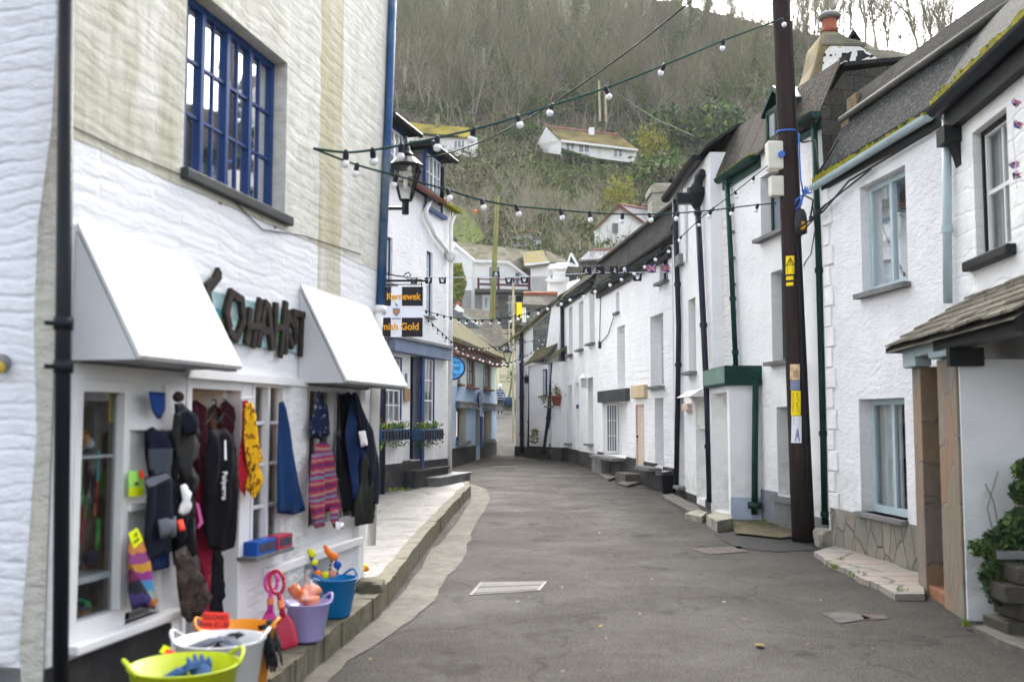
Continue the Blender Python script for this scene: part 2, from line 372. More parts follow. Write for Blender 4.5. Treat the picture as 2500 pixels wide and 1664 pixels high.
# ------------------------------------------------------------------ mesh builder
class MB:
    def __init__(s): s.v, s.f, s.mi = [], [], []
    def face(s, pts, mi=0):
        i = len(s.v)
        s.v += [Vector(p) for p in pts]
        s.f.append(tuple(range(i, i + len(pts)))); s.mi.append(mi)
    def box8(s, p, mi=0):
        i = len(s.v); s.v += [Vector(q) for q in p]
        for f in ((0, 3, 2, 1), (4, 5, 6, 7), (0, 1, 5, 4), (1, 2, 6, 5), (2, 3, 7, 6), (3, 0, 4, 7)):
            s.f.append(tuple(i + k for k in f)); s.mi.append(mi)
    def box(s, c, d, rot=None, mi=0):
        c = Vector(c); h = Vector(d) / 2; m = rot or Matrix.Identity(3)
        if not isinstance(m, Matrix): m = Matrix.Rotation(m, 3, 'Z')
        s.box8([c + m @ Vector((h.x * a, h.y * b, h.z * e)) for e in (-1, 1) for a, b in ((-1, -1), (1, -1), (1, 1), (-1, 1))], mi)
    def prism(s, poly, ext, mi=0):
        ext = Vector(ext); a = [Vector(p) for p in poly]; n = len(a); i = len(s.v)
        s.v += a + [p + ext for p in a]
        s.f.append(tuple(i + k for k in range(n))); s.mi.append(mi)
        s.f.append(tuple(i + n + k for k in reversed(range(n)))); s.mi.append(mi)
        for k in range(n):
            j = (k + 1) % n
            s.f.append((i + k, i + n + k, i + n + j, i + j)); s.mi.append(mi)
    def tube(s, path, r, n=8, cap=True, mi=0):
        path = [Vector(p) for p in path]; rs = r if hasattr(r, '__len__') else [r] * len(path)
        i0 = len(s.v); ref = None
        for k, p in enumerate(path):
            t = (path[min(k + 1, len(path) - 1)] - path[max(k - 1, 0)])
            t = t.normalized() if t.length > 1e-9 else Vector((0, 0, 1))
            if ref is None: ref = t.orthogonal().normalized()
            ref = (ref - t * ref.dot(t)); ref = ref.normalized() if ref.length > 1e-6 else t.orthogonal().normalized()
            b = t.cross(ref)
            for j in range(n):
                a = 2 * math.pi * j / n
                s.v.append(p + (ref * math.cos(a) + b * math.sin(a)) * rs[k])
        for k in range(len(path) - 1):
            for j in range(n):
                a, b = i0 + k * n + j, i0 + k * n + (j + 1) % n
                s.f.append((a, b, b + n, a + n)); s.mi.append(mi)
        if cap:
            s.f.append(tuple(i0 + j for j in reversed(range(n)))); s.mi.append(mi)
            e = i0 + (len(path) - 1) * n
            s.f.append(tuple(e + j for j in range(n))); s.mi.append(mi)
    def lathe(s, prof, c=(0, 0, 0), n=20, mi=0, sq=(1, 1), rot=0):
        c = Vector(c); i0 = len(s.v)
        for r, z in prof:
            for j in range(n):
                a = 2 * math.pi * j / n + rot
                s.v.append(c + Vector((r * math.cos(a) * sq[0], r * math.sin(a) * sq[1], z)))
        for k in range(len(prof) - 1):
            for j in range(n):
                a, b = i0 + k * n + j, i0 + k * n + (j + 1) % n
                s.f.append((a, b, b + n, a + n)); s.mi.append(mi)
        s.f.append(tuple(i0 + j for j in reversed(range(n)))); s.mi.append(mi)
        e = i0 + (len(prof) - 1) * n
        s.f.append(tuple(e + j for j in range(n))); s.mi.append(mi)
    def ball(s, c, r, n=10, sq=(1, 1, 1), mi=0, wob=0):
        prof = []
        m = max(4, n // 2 + 1)
        i0 = len(s.v); c = Vector(c)
        for k in range(m + 1):
            th = math.pi * k / m
            for j in range(n):
                a = 2 * math.pi * j / n
                d = Vector((math.sin(th) * math.cos(a), math.sin(th) * math.sin(a), -math.cos(th)))
                q = 1 + (wob * noise.noise(d * 1.7 + c * 3) if wob else 0)
                s.v.append(c + Vector((d.x * r * sq[0], d.y * r * sq[1], d.z * r * sq[2])) * q)
        for k in range(m):
            for j in range(n):
                a, b = i0 + k * n + j, i0 + k * n + (j + 1) % n
                s.f.append((a, b, b + n, a + n)); s.mi.append(mi)
    def build(s, name, mats, parent=None, smooth=False, bevel=0, loc=None):
        if not isinstance(mats, (list, tuple)): mats = [mats]
        off = Vector((0, 0, 0))
        if parent is not None:
            p = parent
            while p is not None: off += p.location; p = p.parent
        elif loc is not None: off = Vector(loc)
        me = bpy.data.meshes.new(name)
        me.from_pydata([v - off for v in s.v], [], s.f)
        for m in mats: me.materials.append(MATS[m] if isinstance(m, str) else m)
        for p, i in zip(me.polygons, s.mi):
            p.material_index = i
            p.use_smooth = smooth
        bm = bmesh.new(); bm.from_mesh(me)
        bmesh.ops.remove_doubles(bm, verts=bm.verts, dist=1e-5)
        bmesh.ops.recalc_face_normals(bm, faces=bm.faces)
        bm.to_mesh(me); bm.free()
        me.update()
        o = bpy.data.objects.new(name, me); C.objects.link(o)
        if parent is not None: o.parent = parent
        elif loc is not None: o.location = off
        if bevel:
            b = o.modifiers.new('bevel', 'BEVEL'); b.width = bevel; b.segments = 2; b.limit_method = 'ANGLE'
        elif smooth:
            for p in me.polygons: p.use_smooth = True
        return o
def tag(o, label=None, cat=None, group=None, kind=None):
    if label: o['label'] = label
    if cat: o['category'] = cat
    if group: o['group'] = group
    if kind: o['kind'] = kind
    return o
def thing(name, label, cat, loc=(0, 0, 0), group=None):
    o = bpy.data.objects.new(name, None); C.objects.link(o)
    o.location = Vector(loc); o.empty_display_size = .2
    return tag(o, label, cat, group)
def copy_tree(o, loc=None, rz=None, scale=None):
    def rec(a, par):
        c = a.copy(); C.objects.link(c)
        if par is not None: c.parent = par
        for ch in a.children: rec(ch, c)
        return c
    r = rec(o, None)
    if loc is not None: r.location = loc
    if rz is not None: r.rotation_euler = (0, 0, rz)
    if scale is not None: r.scale = scale if hasattr(scale, '__len__') else (scale,) * 3
    return r
def text_mesh(body, size, depth=.004, shear=0, bold=0, align='CENTER'):
    cu = bpy.data.curves.new('text', 'FONT'); cu.body = body; cu.size = size; cu.extrude = depth
    cu.align_x = align; cu.align_y = 'CENTER'; cu.shear = shear; cu.offset = bold
    o = bpy.data.objects.new('text', cu); C.objects.link(o)
    dg = bpy.context.evaluated_depsgraph_get()
    me = bpy.data.meshes.new_from_object(o.evaluated_get(dg))
    bpy.data.objects.remove(o); bpy.data.curves.remove(cu)
    return me
def lettering(name, body, size, centre, right, up, mat_, parent, depth=.004, shear=0, bold=0, width=None, arc=0):
    """flat raised letters centred at a point, running along 'right'"""
    me = text_mesh(body, size, depth, shear, bold)
    right = Vector(right).normalized(); up = Vector(up).normalized(); nn = right.cross(up)
    xs = [v.co.x for v in me.vertices]
    k = 1.0
    if width and xs: k = width / (max(xs) - min(xs)); cx = (max(xs) + min(xs)) / 2
    else: cx = 0
    off = Vector((0, 0, 0)); p = parent
    while p is not None: off += p.location; p = p.parent
    for v in me.vertices:
        c = v.co.copy()
        v.co = Vector(centre) - off + right * ((c.x - cx) * k) + up * c.y + nn * c.z
    me.materials.clear(); me.materials.append(MATS[mat_])
    o = bpy.data.objects.new(name, me); C.objects.link(o); o.parent = parent
    return o
# ------------------------------------------------------------------ facades: vertical wall planes
class Fac:
    def __init__(s, A, B, name='wall', mats='smooth_white'):
        s.A, s.B = Vector((A[0], A[1], 0)), Vector((B[0], B[1], 0))
        s.u = (s.B - s.A).normalized(); s.L = (s.B - s.A).length
        s.n = Vector((s.u.y, -s.u.x, 0))
        if s.n.dot(CAM - s.A) < 0: s.n = -s.n
        s.holes = []; s.mats = mats
    def P(s, a, z, o=0): return s.A + s.u * a + s.n * o + Vector((0, 0, z))
    def hit(s, px, py, o=0):
        d = ray(px, py); p0 = s.A + s.n * o
        return CAM + d * ((p0 - CAM).dot(s.n) / d.dot(s.n))
    def sz(s, px, py, o=0):
        h = s.hit(px, py, o)
        return (h - s.A).dot(s.u), h.z
    def rect(s, x0, y0, x1, y1, o=0):
        xm, ym = (x0 + x1) / 2, (y0 + y1) / 2
        return s.sz(x0, ym, o)[0], s.sz(x1, ym, o)[0], s.sz(xm, y1, o)[1], s.sz(xm, y0, o)[1]
    def box(s, mb, a0, a1, z0, z1, o0, o1, mi=0):
        mb.box8([s.P(a, z, o) for z in (z0, z1) for a, o in ((a0, o0), (a1, o0), (a1, o1), (a0, o1))], mi)
    def hole(s, a0, a1, z0, z1, d): s.holes.append((a0, a1, z0, z1, d))
    def wall(s, parent, z0, z1, a0=0, a1=None, back=4.0, slant=None, name='wall', mats=None, ends=(1, 1), top=True):
        """front sheet with real openings and reveals, end walls and a back; slant = (s at z0, s at z1) of the far edge"""
        a1 = s.L if a1 is None else a1
        A = sorted({a0, a1} | {max(a0, min(a1, h[i])) for h in s.holes for i in (0, 1)})
        Z = sorted({z0, z1} | {max(z0, min(z1, h[i])) for h in s.holes for i in (2, 3)})
        mb = MB()
        def e(a, z):
            if slant and abs(a - a1) < 1e-6: return slant[0] + (slant[1] - slant[0]) * (z - z0) / (z1 - z0)
            return a
        for i in range(len(A) - 1):
            for j in range(len(Z) - 1):
                ma, mz = (A[i] + A[i + 1]) / 2, (Z[j] + Z[j + 1]) / 2
                if any(h[0] < ma < h[1] and h[2] < mz < h[3] for h in s.holes): continue
                mb.face([s.P(e(A[i], Z[j]), Z[j]), s.P(e(A[i + 1], Z[j]), Z[j]), s.P(e(A[i + 1], Z[j + 1]), Z[j + 1]), s.P(e(A[i], Z[j + 1]), Z[j + 1])])
        for h in s.holes:
            b0, b1, c0, c1, d = h
            if d <= 0: continue
            q = [(b0, c0), (b1, c0), (b1, c1), (b0, c1)]
            for k in range(4):
                m, n = q[k], q[(k + 1) % 4]
                mb.face([s.P(*m), s.P(*n), s.P(*n, -d), s.P(*m, -d)])
        if back:
            if ends[0]: mb.face([s.P(a0, z0), s.P(a0, z1), s.P(a0, z1, -back), s.P(a0, z0, -back)], 1)
            if ends[1]: mb.face([s.P(e(a1, z0), z0), s.P(e(a1, z1), z1), s.P(e(a1, z1), z1, -back), s.P(e(a1, z0), z0, -back)], 1)
            mb.face([s.P(a0, z0, -back), s.P(a1, z0, -back), s.P(e(a1, z1), z1, -back), s.P(a0, z1, -back)], 1)
            if top: mb.face([s.P(a0, z1), s.P(e(a1, z1), z1), s.P(e(a1, z1), z1, -back), s.P(a0, z1, -back)], 1)
        m = mats or s.mats
        if isinstance(m, str): m = [m, m]
        return mb.build(name, m, parent)
    def plinth(s, parent, segs, z1, mat_='black_plinth', o=.015, z0=-.6, skip=()):
        mb = MB()
        for (a, b, zt) in segs: s.box(mb, a, b, z0, zt if zt else z1, -.05, o)
        return mb.build('plinth', mat_, parent)
    def window(s, T, r, depth=.18, lights=1, cols=2, rows=2, frame='white_wood', pane='pane_dark', sill=None, fw=.05, bar=.022,
               curtain=None, px=True, casing=None, sillw=.1, label=None, hang=None, through=False, sash=False):
        a0, a1, z0, z1 = s.rect(*r) if px else r
        s.hole(a0, a1, z0, z1, depth if not through else depth + .12)
        D = -depth
        mb = MB()
        f1 = D + .045
        s.box(mb, a0, a1, z1 - fw, z1, D, f1); s.box(mb, a0, a1, z0, z0 + fw * 1.3, D, f1)
        s.box(mb, a0, a0 + fw, z0 + fw * 1.3, z1 - fw, D, f1); s.box(mb, a1 - fw, a1, z0 + fw * 1.3, z1 - fw, D, f1)
        iw = (a1 - a0 - 2 * fw); lw = iw / lights
        for k in range(lights):
            b0 = a0 + fw + lw * k; b1 = b0 + lw
            if k: s.box(mb, b0 - fw * .45, b0 + fw * .45, z0 + fw * 1.3, z1 - fw, D + .002, f1 + .006)
            for c in range(1, cols):
                x = b0 + lw * c / cols
                s.box(mb, x - bar / 2, x + bar / 2, z0 + fw * 1.3, z1 - fw, D + .006, f1 - .012)
            for q in range(1, rows):
                z = z0 + fw * 1.3 + (z1 - z0 - 2.3 * fw) * q / rows
                bb = bar * (1.8 if sash and q == rows // 2 else 1)
                s.box(mb, b0, b1, z - bb / 2, z + bb / 2, D + .009, f1 - .009)
        wo = mb.build('window', frame, T)
        if label: wo['label'] = label
        m2 = MB(); m2.face([s.P(a0 + fw * .8, z0 + fw, D + .02), s.P(a1 - fw * .8, z0 + fw, D + .02), s.P(a1 - fw * .8, z1 - fw * .8, D + .02), s.P(a0 + fw * .8, z1 - fw * .8, D + .02)])
        m2.build('pane', pane, wo)
        if casing:
            m5 = MB()
            s.box(m5, a0, a0 + .03, z0, z1, D + .045, D + .07); s.box(m5, a1 - .03, a1, z0, z1, D + .045, D + .07)
            s.box(m5, a0 + .03, a1 - .03, z1 - .04, z1, D + .045, D + .07)
            m5.build('casing', casing, wo)
        if sill:
            m3 = MB(); s.box(m3, a0 - .06, a1 + .06, z0 - .055, z0 + .004, D + .05, sillw)
            m3.build('sill', sill, wo)
        if curtain:
            m4 = MB(); N = 40
            for k in range(N):
                x0, x1 = a0 + (a1 - a0) * k / N, a0 + (a1 - a0) * (k + 1) / N
                o0, o1 = D - .07 + .025 * math.sin(k * 1.3), D - .07 + .025 * math.sin((k + 1) * 1.3)
                if hang and hang[0] < (k + .5) / N < hang[1]: continue
                m4.face([s.P(x0, z0, o0), s.P(x1, z0, o1), s.P(x1, z1, o1), s.P(x0, z1, o0)])
            m4.build('curtain', curtain, wo, smooth=True)
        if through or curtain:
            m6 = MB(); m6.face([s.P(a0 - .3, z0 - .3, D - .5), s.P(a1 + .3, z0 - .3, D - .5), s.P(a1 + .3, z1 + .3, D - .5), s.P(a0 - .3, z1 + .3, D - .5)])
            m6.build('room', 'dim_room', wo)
        return a0, a1, z0, z1, wo
    def door(s, T, r, depth=.15, col='blue_wood', frame=None, px=True, panels=True, handle=True, fw=.06):
        a0, a1, z0, z1 = s.rect(*r) if px else r
        s.hole(a0, a1, z0, z1, depth)
        mb = MB(); D = -depth
        s.box(mb, a0 + fw, a1 - fw, z0, z1 - fw, D - .04, D + .01)
        if panels:
            w_ = (a1 - a0 - 2 * fw)
            for q in ((.08, .45), (.5, .92)):
                for p in ((.14, .46), (.54, .86)):
                    s.box(mb, a0 + fw + w_ * p[0], a0 + fw + w_ * p[1], z0 + (z1 - z0) * q[0], z0 + (z1 - z0) * q[1], D + .01, D + .018)
        d = mb.build('door', col, T)
        m2 = MB()
        s.box(m2, a0, a0 + fw, z0, z1, D - .02, D + .05); s.box(m2, a1 - fw, a1, z0, z1, D - .02, D + .05); s.box(m2, a0 + fw, a1 - fw, z1 - fw, z1, D - .02, D + .05)
        m2.build('frame', frame or col, d)
        if handle:
            m3 = MB(); m3.ball(s.P(a0 + fw + .07, z0 + (z1 - z0) * .48, D + .04), .03, 8)
            m3.build('handle', 'black_iron', d, smooth=True)
        return a0, a1, z0, z1, d
    def pipe(s, T, pts, o=.07, r=.04, m='black_iron', name='downpipe', collars=(), shoe=True):
        mb = MB(); P3 = [s.hit(x, y, o) for x, y in pts]
        mb.tube(P3, r, 12)
        ob = mb.build(name, m, T, smooth=True)
        if collars:
            for y in collars:
                m2 = MB()
                for k in range(len(pts) - 1):
                    if pts[k][1] <= y <= pts[k + 1][1]:
                        t = (y - pts[k][1]) / max(1e-6, pts[k + 1][1] - pts[k][1])
                        p = P3[k].lerp(P3[k + 1], t)
                        ax = (P3[k + 1] - P3[k]).normalized()
                        m2.tube([p - ax * .035, p + ax * .035], r * 1.3, 12)
                        m2.box(p - s.n * o * .5, (.03, .03, .05))
                if m2.f: m2.build('collar', m, ob)
        return ob
    def gutter(s, T, a0, a1, z, o=.08, r=.06, m='black_iron', dz=0, name='gutter'):
        mb = MB(); n = 8; N = 10
        for k in range(N):
            x0, x1 = a0 + (a1 - a0) * k / N, a0 + (a1 - a0) * (k + 1) / N
            y0, y1 = z + dz * k / N, z + dz * (k + 1) / N
            for j in range(n):
                t0, t1 = math.pi + math.pi * j / n, math.pi + math.pi * (j + 1) / n
                for rr in (r, r * .85):
                    mb.face([s.P(x0, y0 + rr * math.sin(t0), o + rr * math.cos(t0)), s.P(x1, y1 + rr * math.sin(t0), o + rr * math.cos(t0)),
                             s.P(x1, y1 + rr * math.sin(t1), o + rr * math.cos(t1)), s.P(x0, y0 + rr * math.sin(t1), o + rr * math.cos(t1))])
        for a, zz in ((a0, z), (a1, z + dz)):
            mb.face([s.P(a, zz + r * math.sin(math.pi + math.pi * j / n), o + r * math.cos(math.pi + math.pi * j / n)) for j in range(n + 1)])
        return mb.build(name, m, T)
    def roof(s, T, a0, a1, prof, m='slate_dark', thick=.06, dz=0, name='roof', ridge=None, taper=0):
        """prof: list of (offset, z) from eave upwards"""
        mb = MB()
        lo = [(s.P(a0, z, o), s.P(a1, z + dz, o)) for o, z in prof]
        hi = [(p + Vector((0, 0, thick)), q + Vector((0, 0, thick))) for p, q in lo]
        for k in range(len(prof) - 1):
            mb.face([hi[k][0], hi[k][1], hi[k + 1][1], hi[k + 1][0]])
            mb.face([lo[k][0], lo[k][1], lo[k + 1][1], lo[k + 1][0]])
            for i in (0, 1): mb.face([lo[k][i], hi[k][i], hi[k + 1][i], lo[k + 1][i]])
        mb.face([lo[0][0], lo[0][1], hi[0][1], hi[0][0]]); mb.face([lo[-1][0], lo[-1][1], hi[-1][1], hi[-1][0]])
        return mb.build(name, m, T)
def puff(poly, fn, thick=.04, fold=.012, ff=14, res=.04, seed=0, back=True):
    """soft solid from an outline: poly in 2D, fn(a, z, o) -> 3D; returns MB"""
    xs = [p[0] for p in poly]; zs = [p[1] for p in poly]
    area = abs(sum(poly[i][0] * poly[(i + 1) % len(poly)][1] - poly[(i + 1) % len(poly)][0] * poly[i][1] for i in range(len(poly)))) / 2
    rr = max(res, math.sqrt(area / 500))
    bd = []
    for i in range(len(poly)):
        p, q = Vector(poly[i]).to_2d(), Vector(poly[(i + 1) % len(poly)]).to_2d()
        n = max(1, int((q - p).length / rr))
        bd += [p.lerp(q, k / n) for k in range(n)]
    pts = list(bd); edges = [(i, (i + 1) % len(bd)) for i in range(len(bd))]
    def inside(p):
        c = False
        for i in range(len(bd)):
            a, b = bd[i], bd[i - 1]
            if (a.y > p.y) != (b.y > p.y) and p.x < (b.x - a.x) * (p.y - a.y) / (b.y - a.y) + a.x: c = not c
        return c
    y = min(zs) + rr / 2; row = 0
    while y < max(zs):
        x = min(xs) + (rr / 2 if row % 2 else 0)
        while x < max(xs):
            p = Vector((x, y))
            if inside(p) and min((p - b).length for b in bd) > rr * .45: pts.append(p)
            x += rr
        y += rr * .87; row += 1
    res_ = geometry.delaunay_2d_cdt(pts, edges, [], 1, 1e-6)
    V, Fc = res_[0], res_[2]
    half = max(1e-4, min(max(xs) - min(xs), max(zs) - min(zs)) * .5)
    mb = MB()
    front, bk = [], []
    for v in V:
        d = min((v - b).length for b in bd) / half
        k = min(1, d) ** .5
        f = fold * math.sin(v.x * ff * 2 + math.sin(v.y * 5 + seed) * 1.5 + seed) * k + fold * .8 * noise.noise(Vector((v.x * 9, v.y * 6, seed))) * k
        front.append(fn(v.x, v.y, thick * k + f)); bk.append(fn(v.x, v.y, -thick * .6 * k))
    mb.v = front + bk; n = len(front)
    for f in Fc:
        mb.f.append(tuple(f)); mb.mi.append(0)
        mb.f.append(tuple(n + i for i in reversed(f))); mb.mi.append(0)
    return mb
# ================================================================== SETTING
def sheet(name, xs, ys, zf, m, kind='structure'):
    mb = MB()
    for y in ys:
        for x in xs: mb.v.append(Vector((x, y, zf(x, y))))
    n = len(xs)
    for j in range(len(ys) - 1):
        for i in range(n - 1):
            a = j * n + i; mb.f.append((a, a + 1, a + n + 1, a + n)); mb.mi.append(0)
    return tag(mb.build(name, m, smooth=True), kind=kind)
mat('earth', (.12, .1, .06), .95, .3, bump=.4)
sheet('ground', [-420, -200, 0, 200, 420], [-120, 0, 150, 300, 420], lambda x, y: -.6, 'earth')
sheet('road', [-30 + i for i in range(61)], [-20 + i for i in range(93)], lambda x, y: zg(y) + .003 * noise.noise(Vector((x * .6, y * .5, 0))) * (1 if y < 36 else 0), 'asphalt')
def PZ(y): return .17 + max(0, min(1, (y - 5) / 15)) * .12
def pz(px, py):
    p = ground(px, py, .2)
    for _ in range(6):
        d = ray(px, py); q = onZ(px, py, PZ(p.y)); p = q
    return p
KT = [pz(*q) for q in [(480, 1810), (560, 1735), (647, 1664), (720, 1610), (804, 1540), (930, 1445), (975, 1385), (1050, 1291), (1075, 1261), (1120, 1213), (1148, 1185), (1140, 1166), (1105, 1145)]]
KT[-1] = Vector((-2.2, KT[-1].y + .6, PZ(KT[-1].y)))
mb = MB(); m2 = MB(); N = 5
edge = []
for k in range(len(KT) - 1):
    for j in range(N):
        p = KT[k].lerp(KT[k + 1], j / N); p = p + Vector((R.uniform(-.012, .012), R.uniform(-.02, .02), R.uniform(-.008, .008))); edge.append(p)
edge.append(KT[-1])
for p, q in zip(edge, edge[1:]):
    t = (q - p).normalized(); nn = Vector((t.y, -t.x, 0)).normalized()
    if nn.x < -.2: nn = -nn
    pi, qi = p - Vector((.14, .02, 0)), q - Vector((.14, .02, 0))
    g = Vector((R.uniform(-.006, .012), 0, R.uniform(-.01, .004)))
    m2.box8([Vector((p.x, p.y, -.3)), Vector((q.x, q.y, -.3)), Vector((qi.x, qi.y, -.3)), Vector((pi.x, pi.y, -.3)), p + g, q + g, qi, pi])
    mb.face([pi + Vector((0, 0, .003)), qi + Vector((0, 0, .003)), Vector((-9, q.y, PZ(q.y))), Vector((-9, p.y, PZ(p.y)))])
p = edge[-1]
tag(mb.build('pavement', 'flagstone'), kind='structure')
tag(m2.build('kerb', 'kerb_stone'), kind='structure')
def patch(name, pts, m, dz=.005, wob=.05, sub=5, kind='structure', thick=0):
    P = [ground(x, y, dz) for x, y in pts]
    L = []
    for k in range(len(P)):
        for j in range(sub):
            q = P[k].lerp(P[(k + 1) % len(P)], j / sub)
            o = wob * noise.noise(q * 2.3 + Vector((0, 0, 5)))
            q = q + Vector((o, o * .6, 0)); q.z = zg(q.y) + dz; L.append(q)
    mb = MB()
    tri = geometry.tessellate_polygon([L])
    for t in tri: mb.face([L[i] for i in t])
    if thick:
        for k in range(len(L)): mb.face([L[k], L[(k + 1) % len(L)], L[(k + 1) % len(L)] - Vector((0, 0, thick)), L[k] - Vector((0, 0, thick))])
    o = mb.build(name, m)
    if kind: o['kind'] = kind
    return o
patch('gutter_channel', [(690, 1668), (748, 1617), (871, 1533), (960, 1470), (1050, 1345), (1092, 1306), (1150, 1224), (1150, 1180), (1192, 1196), (1196, 1216), (1150, 1304), (1136, 1363), (1092, 1412), (1050, 1480), (960, 1540), (860, 1610), (800, 1668)], 'concrete', .008, .06)
patch('tarmac_patch', [(1738, 1302), (1850, 1293), (1990, 1300), (2010, 1340), (1900, 1346), (1800, 1338)], 'asphalt_dark' if 'asphalt_dark' in MATS else mat('asphalt_dark', (.02, .019, .019), .8, .3, vs=8, bump=.7, bs=90).name, .007, .05)
patch('footway', [(1985, 1346), (2050, 1328), (2140, 1360), (2245, 1398), (2260, 1448), (2190, 1448), (2110, 1412), (2040, 1378)], 'crazy_paving', .06, .06, thick=.12)
mat('soil', (.12, .1, .065), .95, .4, vs=12, bump=1.0, bs=40, dist=.04, dirt=.5, dirtcol=(.12, .13, .04))
patch('verge', [(1760, 1272), (1850, 1258), (1990, 1285), (2000, 1300), (1900, 1312), (1800, 1300)], 'soil', .035, .1)
for i, q in enumerate([[(1462, 1157), (1490, 1153), (1517, 1160), (1484, 1169)], [(1507, 1178), (1530, 1170), (1565, 1175), (1530, 1184)]]):
    o = patch('stone_slab', q, 'concrete', .06, .03, 3, None, .08)
    tag(o, ['pale flat slab lying at the edge of the tarmac below the dark lintelled recess', 'pinkish flat slab lying in front of the narrow pink door'][i], 'slab')
o = patch('stone_slab', [(1615, 1208), (1640, 1203), (1700, 1232), (1735, 1262), (1690, 1252)], 'concrete', .07, .05, 4, None, .1)
tag(o, 'long cream rubble ledge along the foot of the leaning house by the black pipe', 'slab')
for q, l, h in [([(1672, 1252), (1702, 1243), (1728, 1249), (1712, 1261)], 'flat grey stone block lying left of the other by the white buttress', .1), ([(1723, 1256), (1748, 1248), (1780, 1252), (1788, 1264), (1750, 1272)], 'thick broken stone block at the foot of the white buttress', .16)]:
    tag(patch('stone_block', q, 'rock', h, .03, 3, None, h + .05), l, 'stone')
def rock(c, s, label, m='rock', seed=1, sq=(1, 1, .7)):
    mb = MB(); mb.ball((0, 0, 0), 1, 14)
    for v in mb.v:
        k = 1 + .25 * noise.noise(v * 1.3 + Vector((seed * 7, 0, 0)))
        for a in range(3): v[a] = max(-.72, min(.72, v[a] * k))
    for v in mb.v: v.x = c[0] + v.x * s * sq[0]; v.y = c[1] + v.y * s * sq[1]; v.z = c[2] + v.z * s * sq[2]
    return tag(mb.build('rock', m, loc=c), label, 'rock')
p = ground(2020, 1335); rock((p.x, p.y, .1), .26, 'big mossy boulder beside the foot of the dark telegraph pole', seed=3, sq=(.75, 1, .75))
p = ground(905, 1440, .2); rock((p.x, p.y, .24), .16, 'dark rock on the pavement edge below the hanging toy ball', seed=5, sq=(1, 1.2, .5), m='kerb_stone')
p = ground(895, 1270, .2); rock((p.x, p.y, .25), .16, 'mossy stone on the pavement behind the dark hanging coats', seed=8, sq=(.9, 1.2, .8), m='kerb_stone')
for pts, m_ in (([(2012, 1494), (2080, 1491), (2128, 1508), (2052, 1520)], 'road_mend'), ([(2098, 1499), (2160, 1497), (2172, 1508), (2110, 1512)], 'road_mend_red'), ([(1690, 1338), (1800, 1332), (1830, 1345), (1740, 1352)], 'road_mend_red')):
    if m_ not in MATS: mat(m_, (.085, .08, .074) if m_ == 'road_mend' else (.085, .066, .056), .85, .3, vs=9, bump=.7, bs=90, dirt=.7, dirtcol=(.045, .042, .038))
    patch('road_patch', pts, m_, .007, .09, 8)
# manhole cover
P4 = [ground(x, y, .008) for x, y in [(1172, 1420), (1336, 1418), (1318, 1440), (1145, 1451)]]
mb = MB(); mb.prism([p - Vector((0, 0, .03)) for p in P4], (0, 0, .03))
mc = thing('manhole_cover', 'pale ribbed iron cover set in the tarmac near the left kerb', 'cover', P4[0])
mb.build('frame', 'cover_iron', mc)
m2 = MB()
mat('cover_light', (.075, .072, .066), .6, .2, bump=.3)
for k in range(1, 22):
    for a, b in ((.06, .46), (.54, .94)):
        u0, u1 = (k + .15) / 23, (k + .8) / 23
        f = lambda u, v: (P4[0].lerp(P4[1], u)).lerp(P4[3].lerp(P4[2], u), v) + Vector((0, 0, .001))
        m2.prism([f(u0, a), f(u1, a), f(u1, b), f(u0, b)], (0, 0, .007))
m2.build('ribs', 'cover_light', mc)
P5 = [ground(x, y, .006) for x, y in [(1202, 1138), (1264, 1138), (1264, 1141), (1200, 1141)]]
mb = MB(); mb.prism(P5, (0, 0, .01)); tag(mb.build('drain_strip', 'concrete'), 'pale thin strip let into the far tarmac across the lane', 'drain cover')
# leaves and litter on the road
m2 = MB()
for k in range(90):
    x, y = R.uniform(700, 2400), R.uniform(1180, 1640)
    if R.random() < .5: x = R.uniform(700, 1150); y = 1660 - (x - 690) * .93 + R.uniform(-14, 40)
    p = ground(x, y, .012 if R.random() < .8 else .02)
    a = R.uniform(0, 6.3); s_ = R.uniform(.008, .022)
    u, v = Vector((math.cos(a), math.sin(a), .15)) * s_, Vector((-math.sin(a), math.cos(a), .2)) * s_ * .6
    m2.face([p - u - v, p + u - v * .6, p + u * 1.1 + v, p - u * .7 + v], 0 if R.random() < .6 else 1)
mat('leaf_tan', (.22, .14, .05), .8, .4, bump=0); mat('leaf_pale', (.2, .19, .16), .8, .3, bump=0)
tag(m2.build('litter', ['leaf_tan', 'leaf_pale']), 'scattered fallen leaves and grit along the road and kerb', 'leaf litter', kind='stuff')
p = ground(1855, 1576, .01)
mb = MB(); mb.lathe([(.0, .0), (.03, .002), (.04, .012), (.0, .02)], p, 9); tag(mb.build('fallen_leaf', 'leaf_tan', loc=p), 'single curled tan leaf lying on the open tarmac', 'leaf')
# ================================================================== FACADE LINES (plan)
def line_at(px, P0, tan):
    r = (px - CX) / F / (cp)      # X/Y at this column (near the horizon)
    t = (r * P0[1] - P0[0]) / (-tan + r) if False else (P0[0] - r * P0[1]) / (r - tan)
    # points (X0 + tan*t, Y0 + t) with X = r*Y
    return (P0[0] + tan * t, P0[1] + t)
f_shop0 = (-1.387, 8.87)
FS = Fac(line_at(138, f_shop0, .2016), line_at(940, f_shop0, .2016))
F2 = Fac(line_at(930, (-1.43, 23), .2675), (-1.43, 23))
F3 = Fac(line_at(1085, (-.62, 39.5), .152), (-.62, 39.5))
FR0s = line_at(2340, (4.23, 12.8), -.103)
FR1 = Fac(line_at(2020, (4.23, 12.8), -.103), FR0s)
FR0 = Fac(FR0s, (FR0s[0] - .0947 * 5, FR0s[1] - 5))
FR2 = Fac(line_at(1702, (4.03, 16.5), -.144), line_at(2022, (4.03, 16.5), -.144))
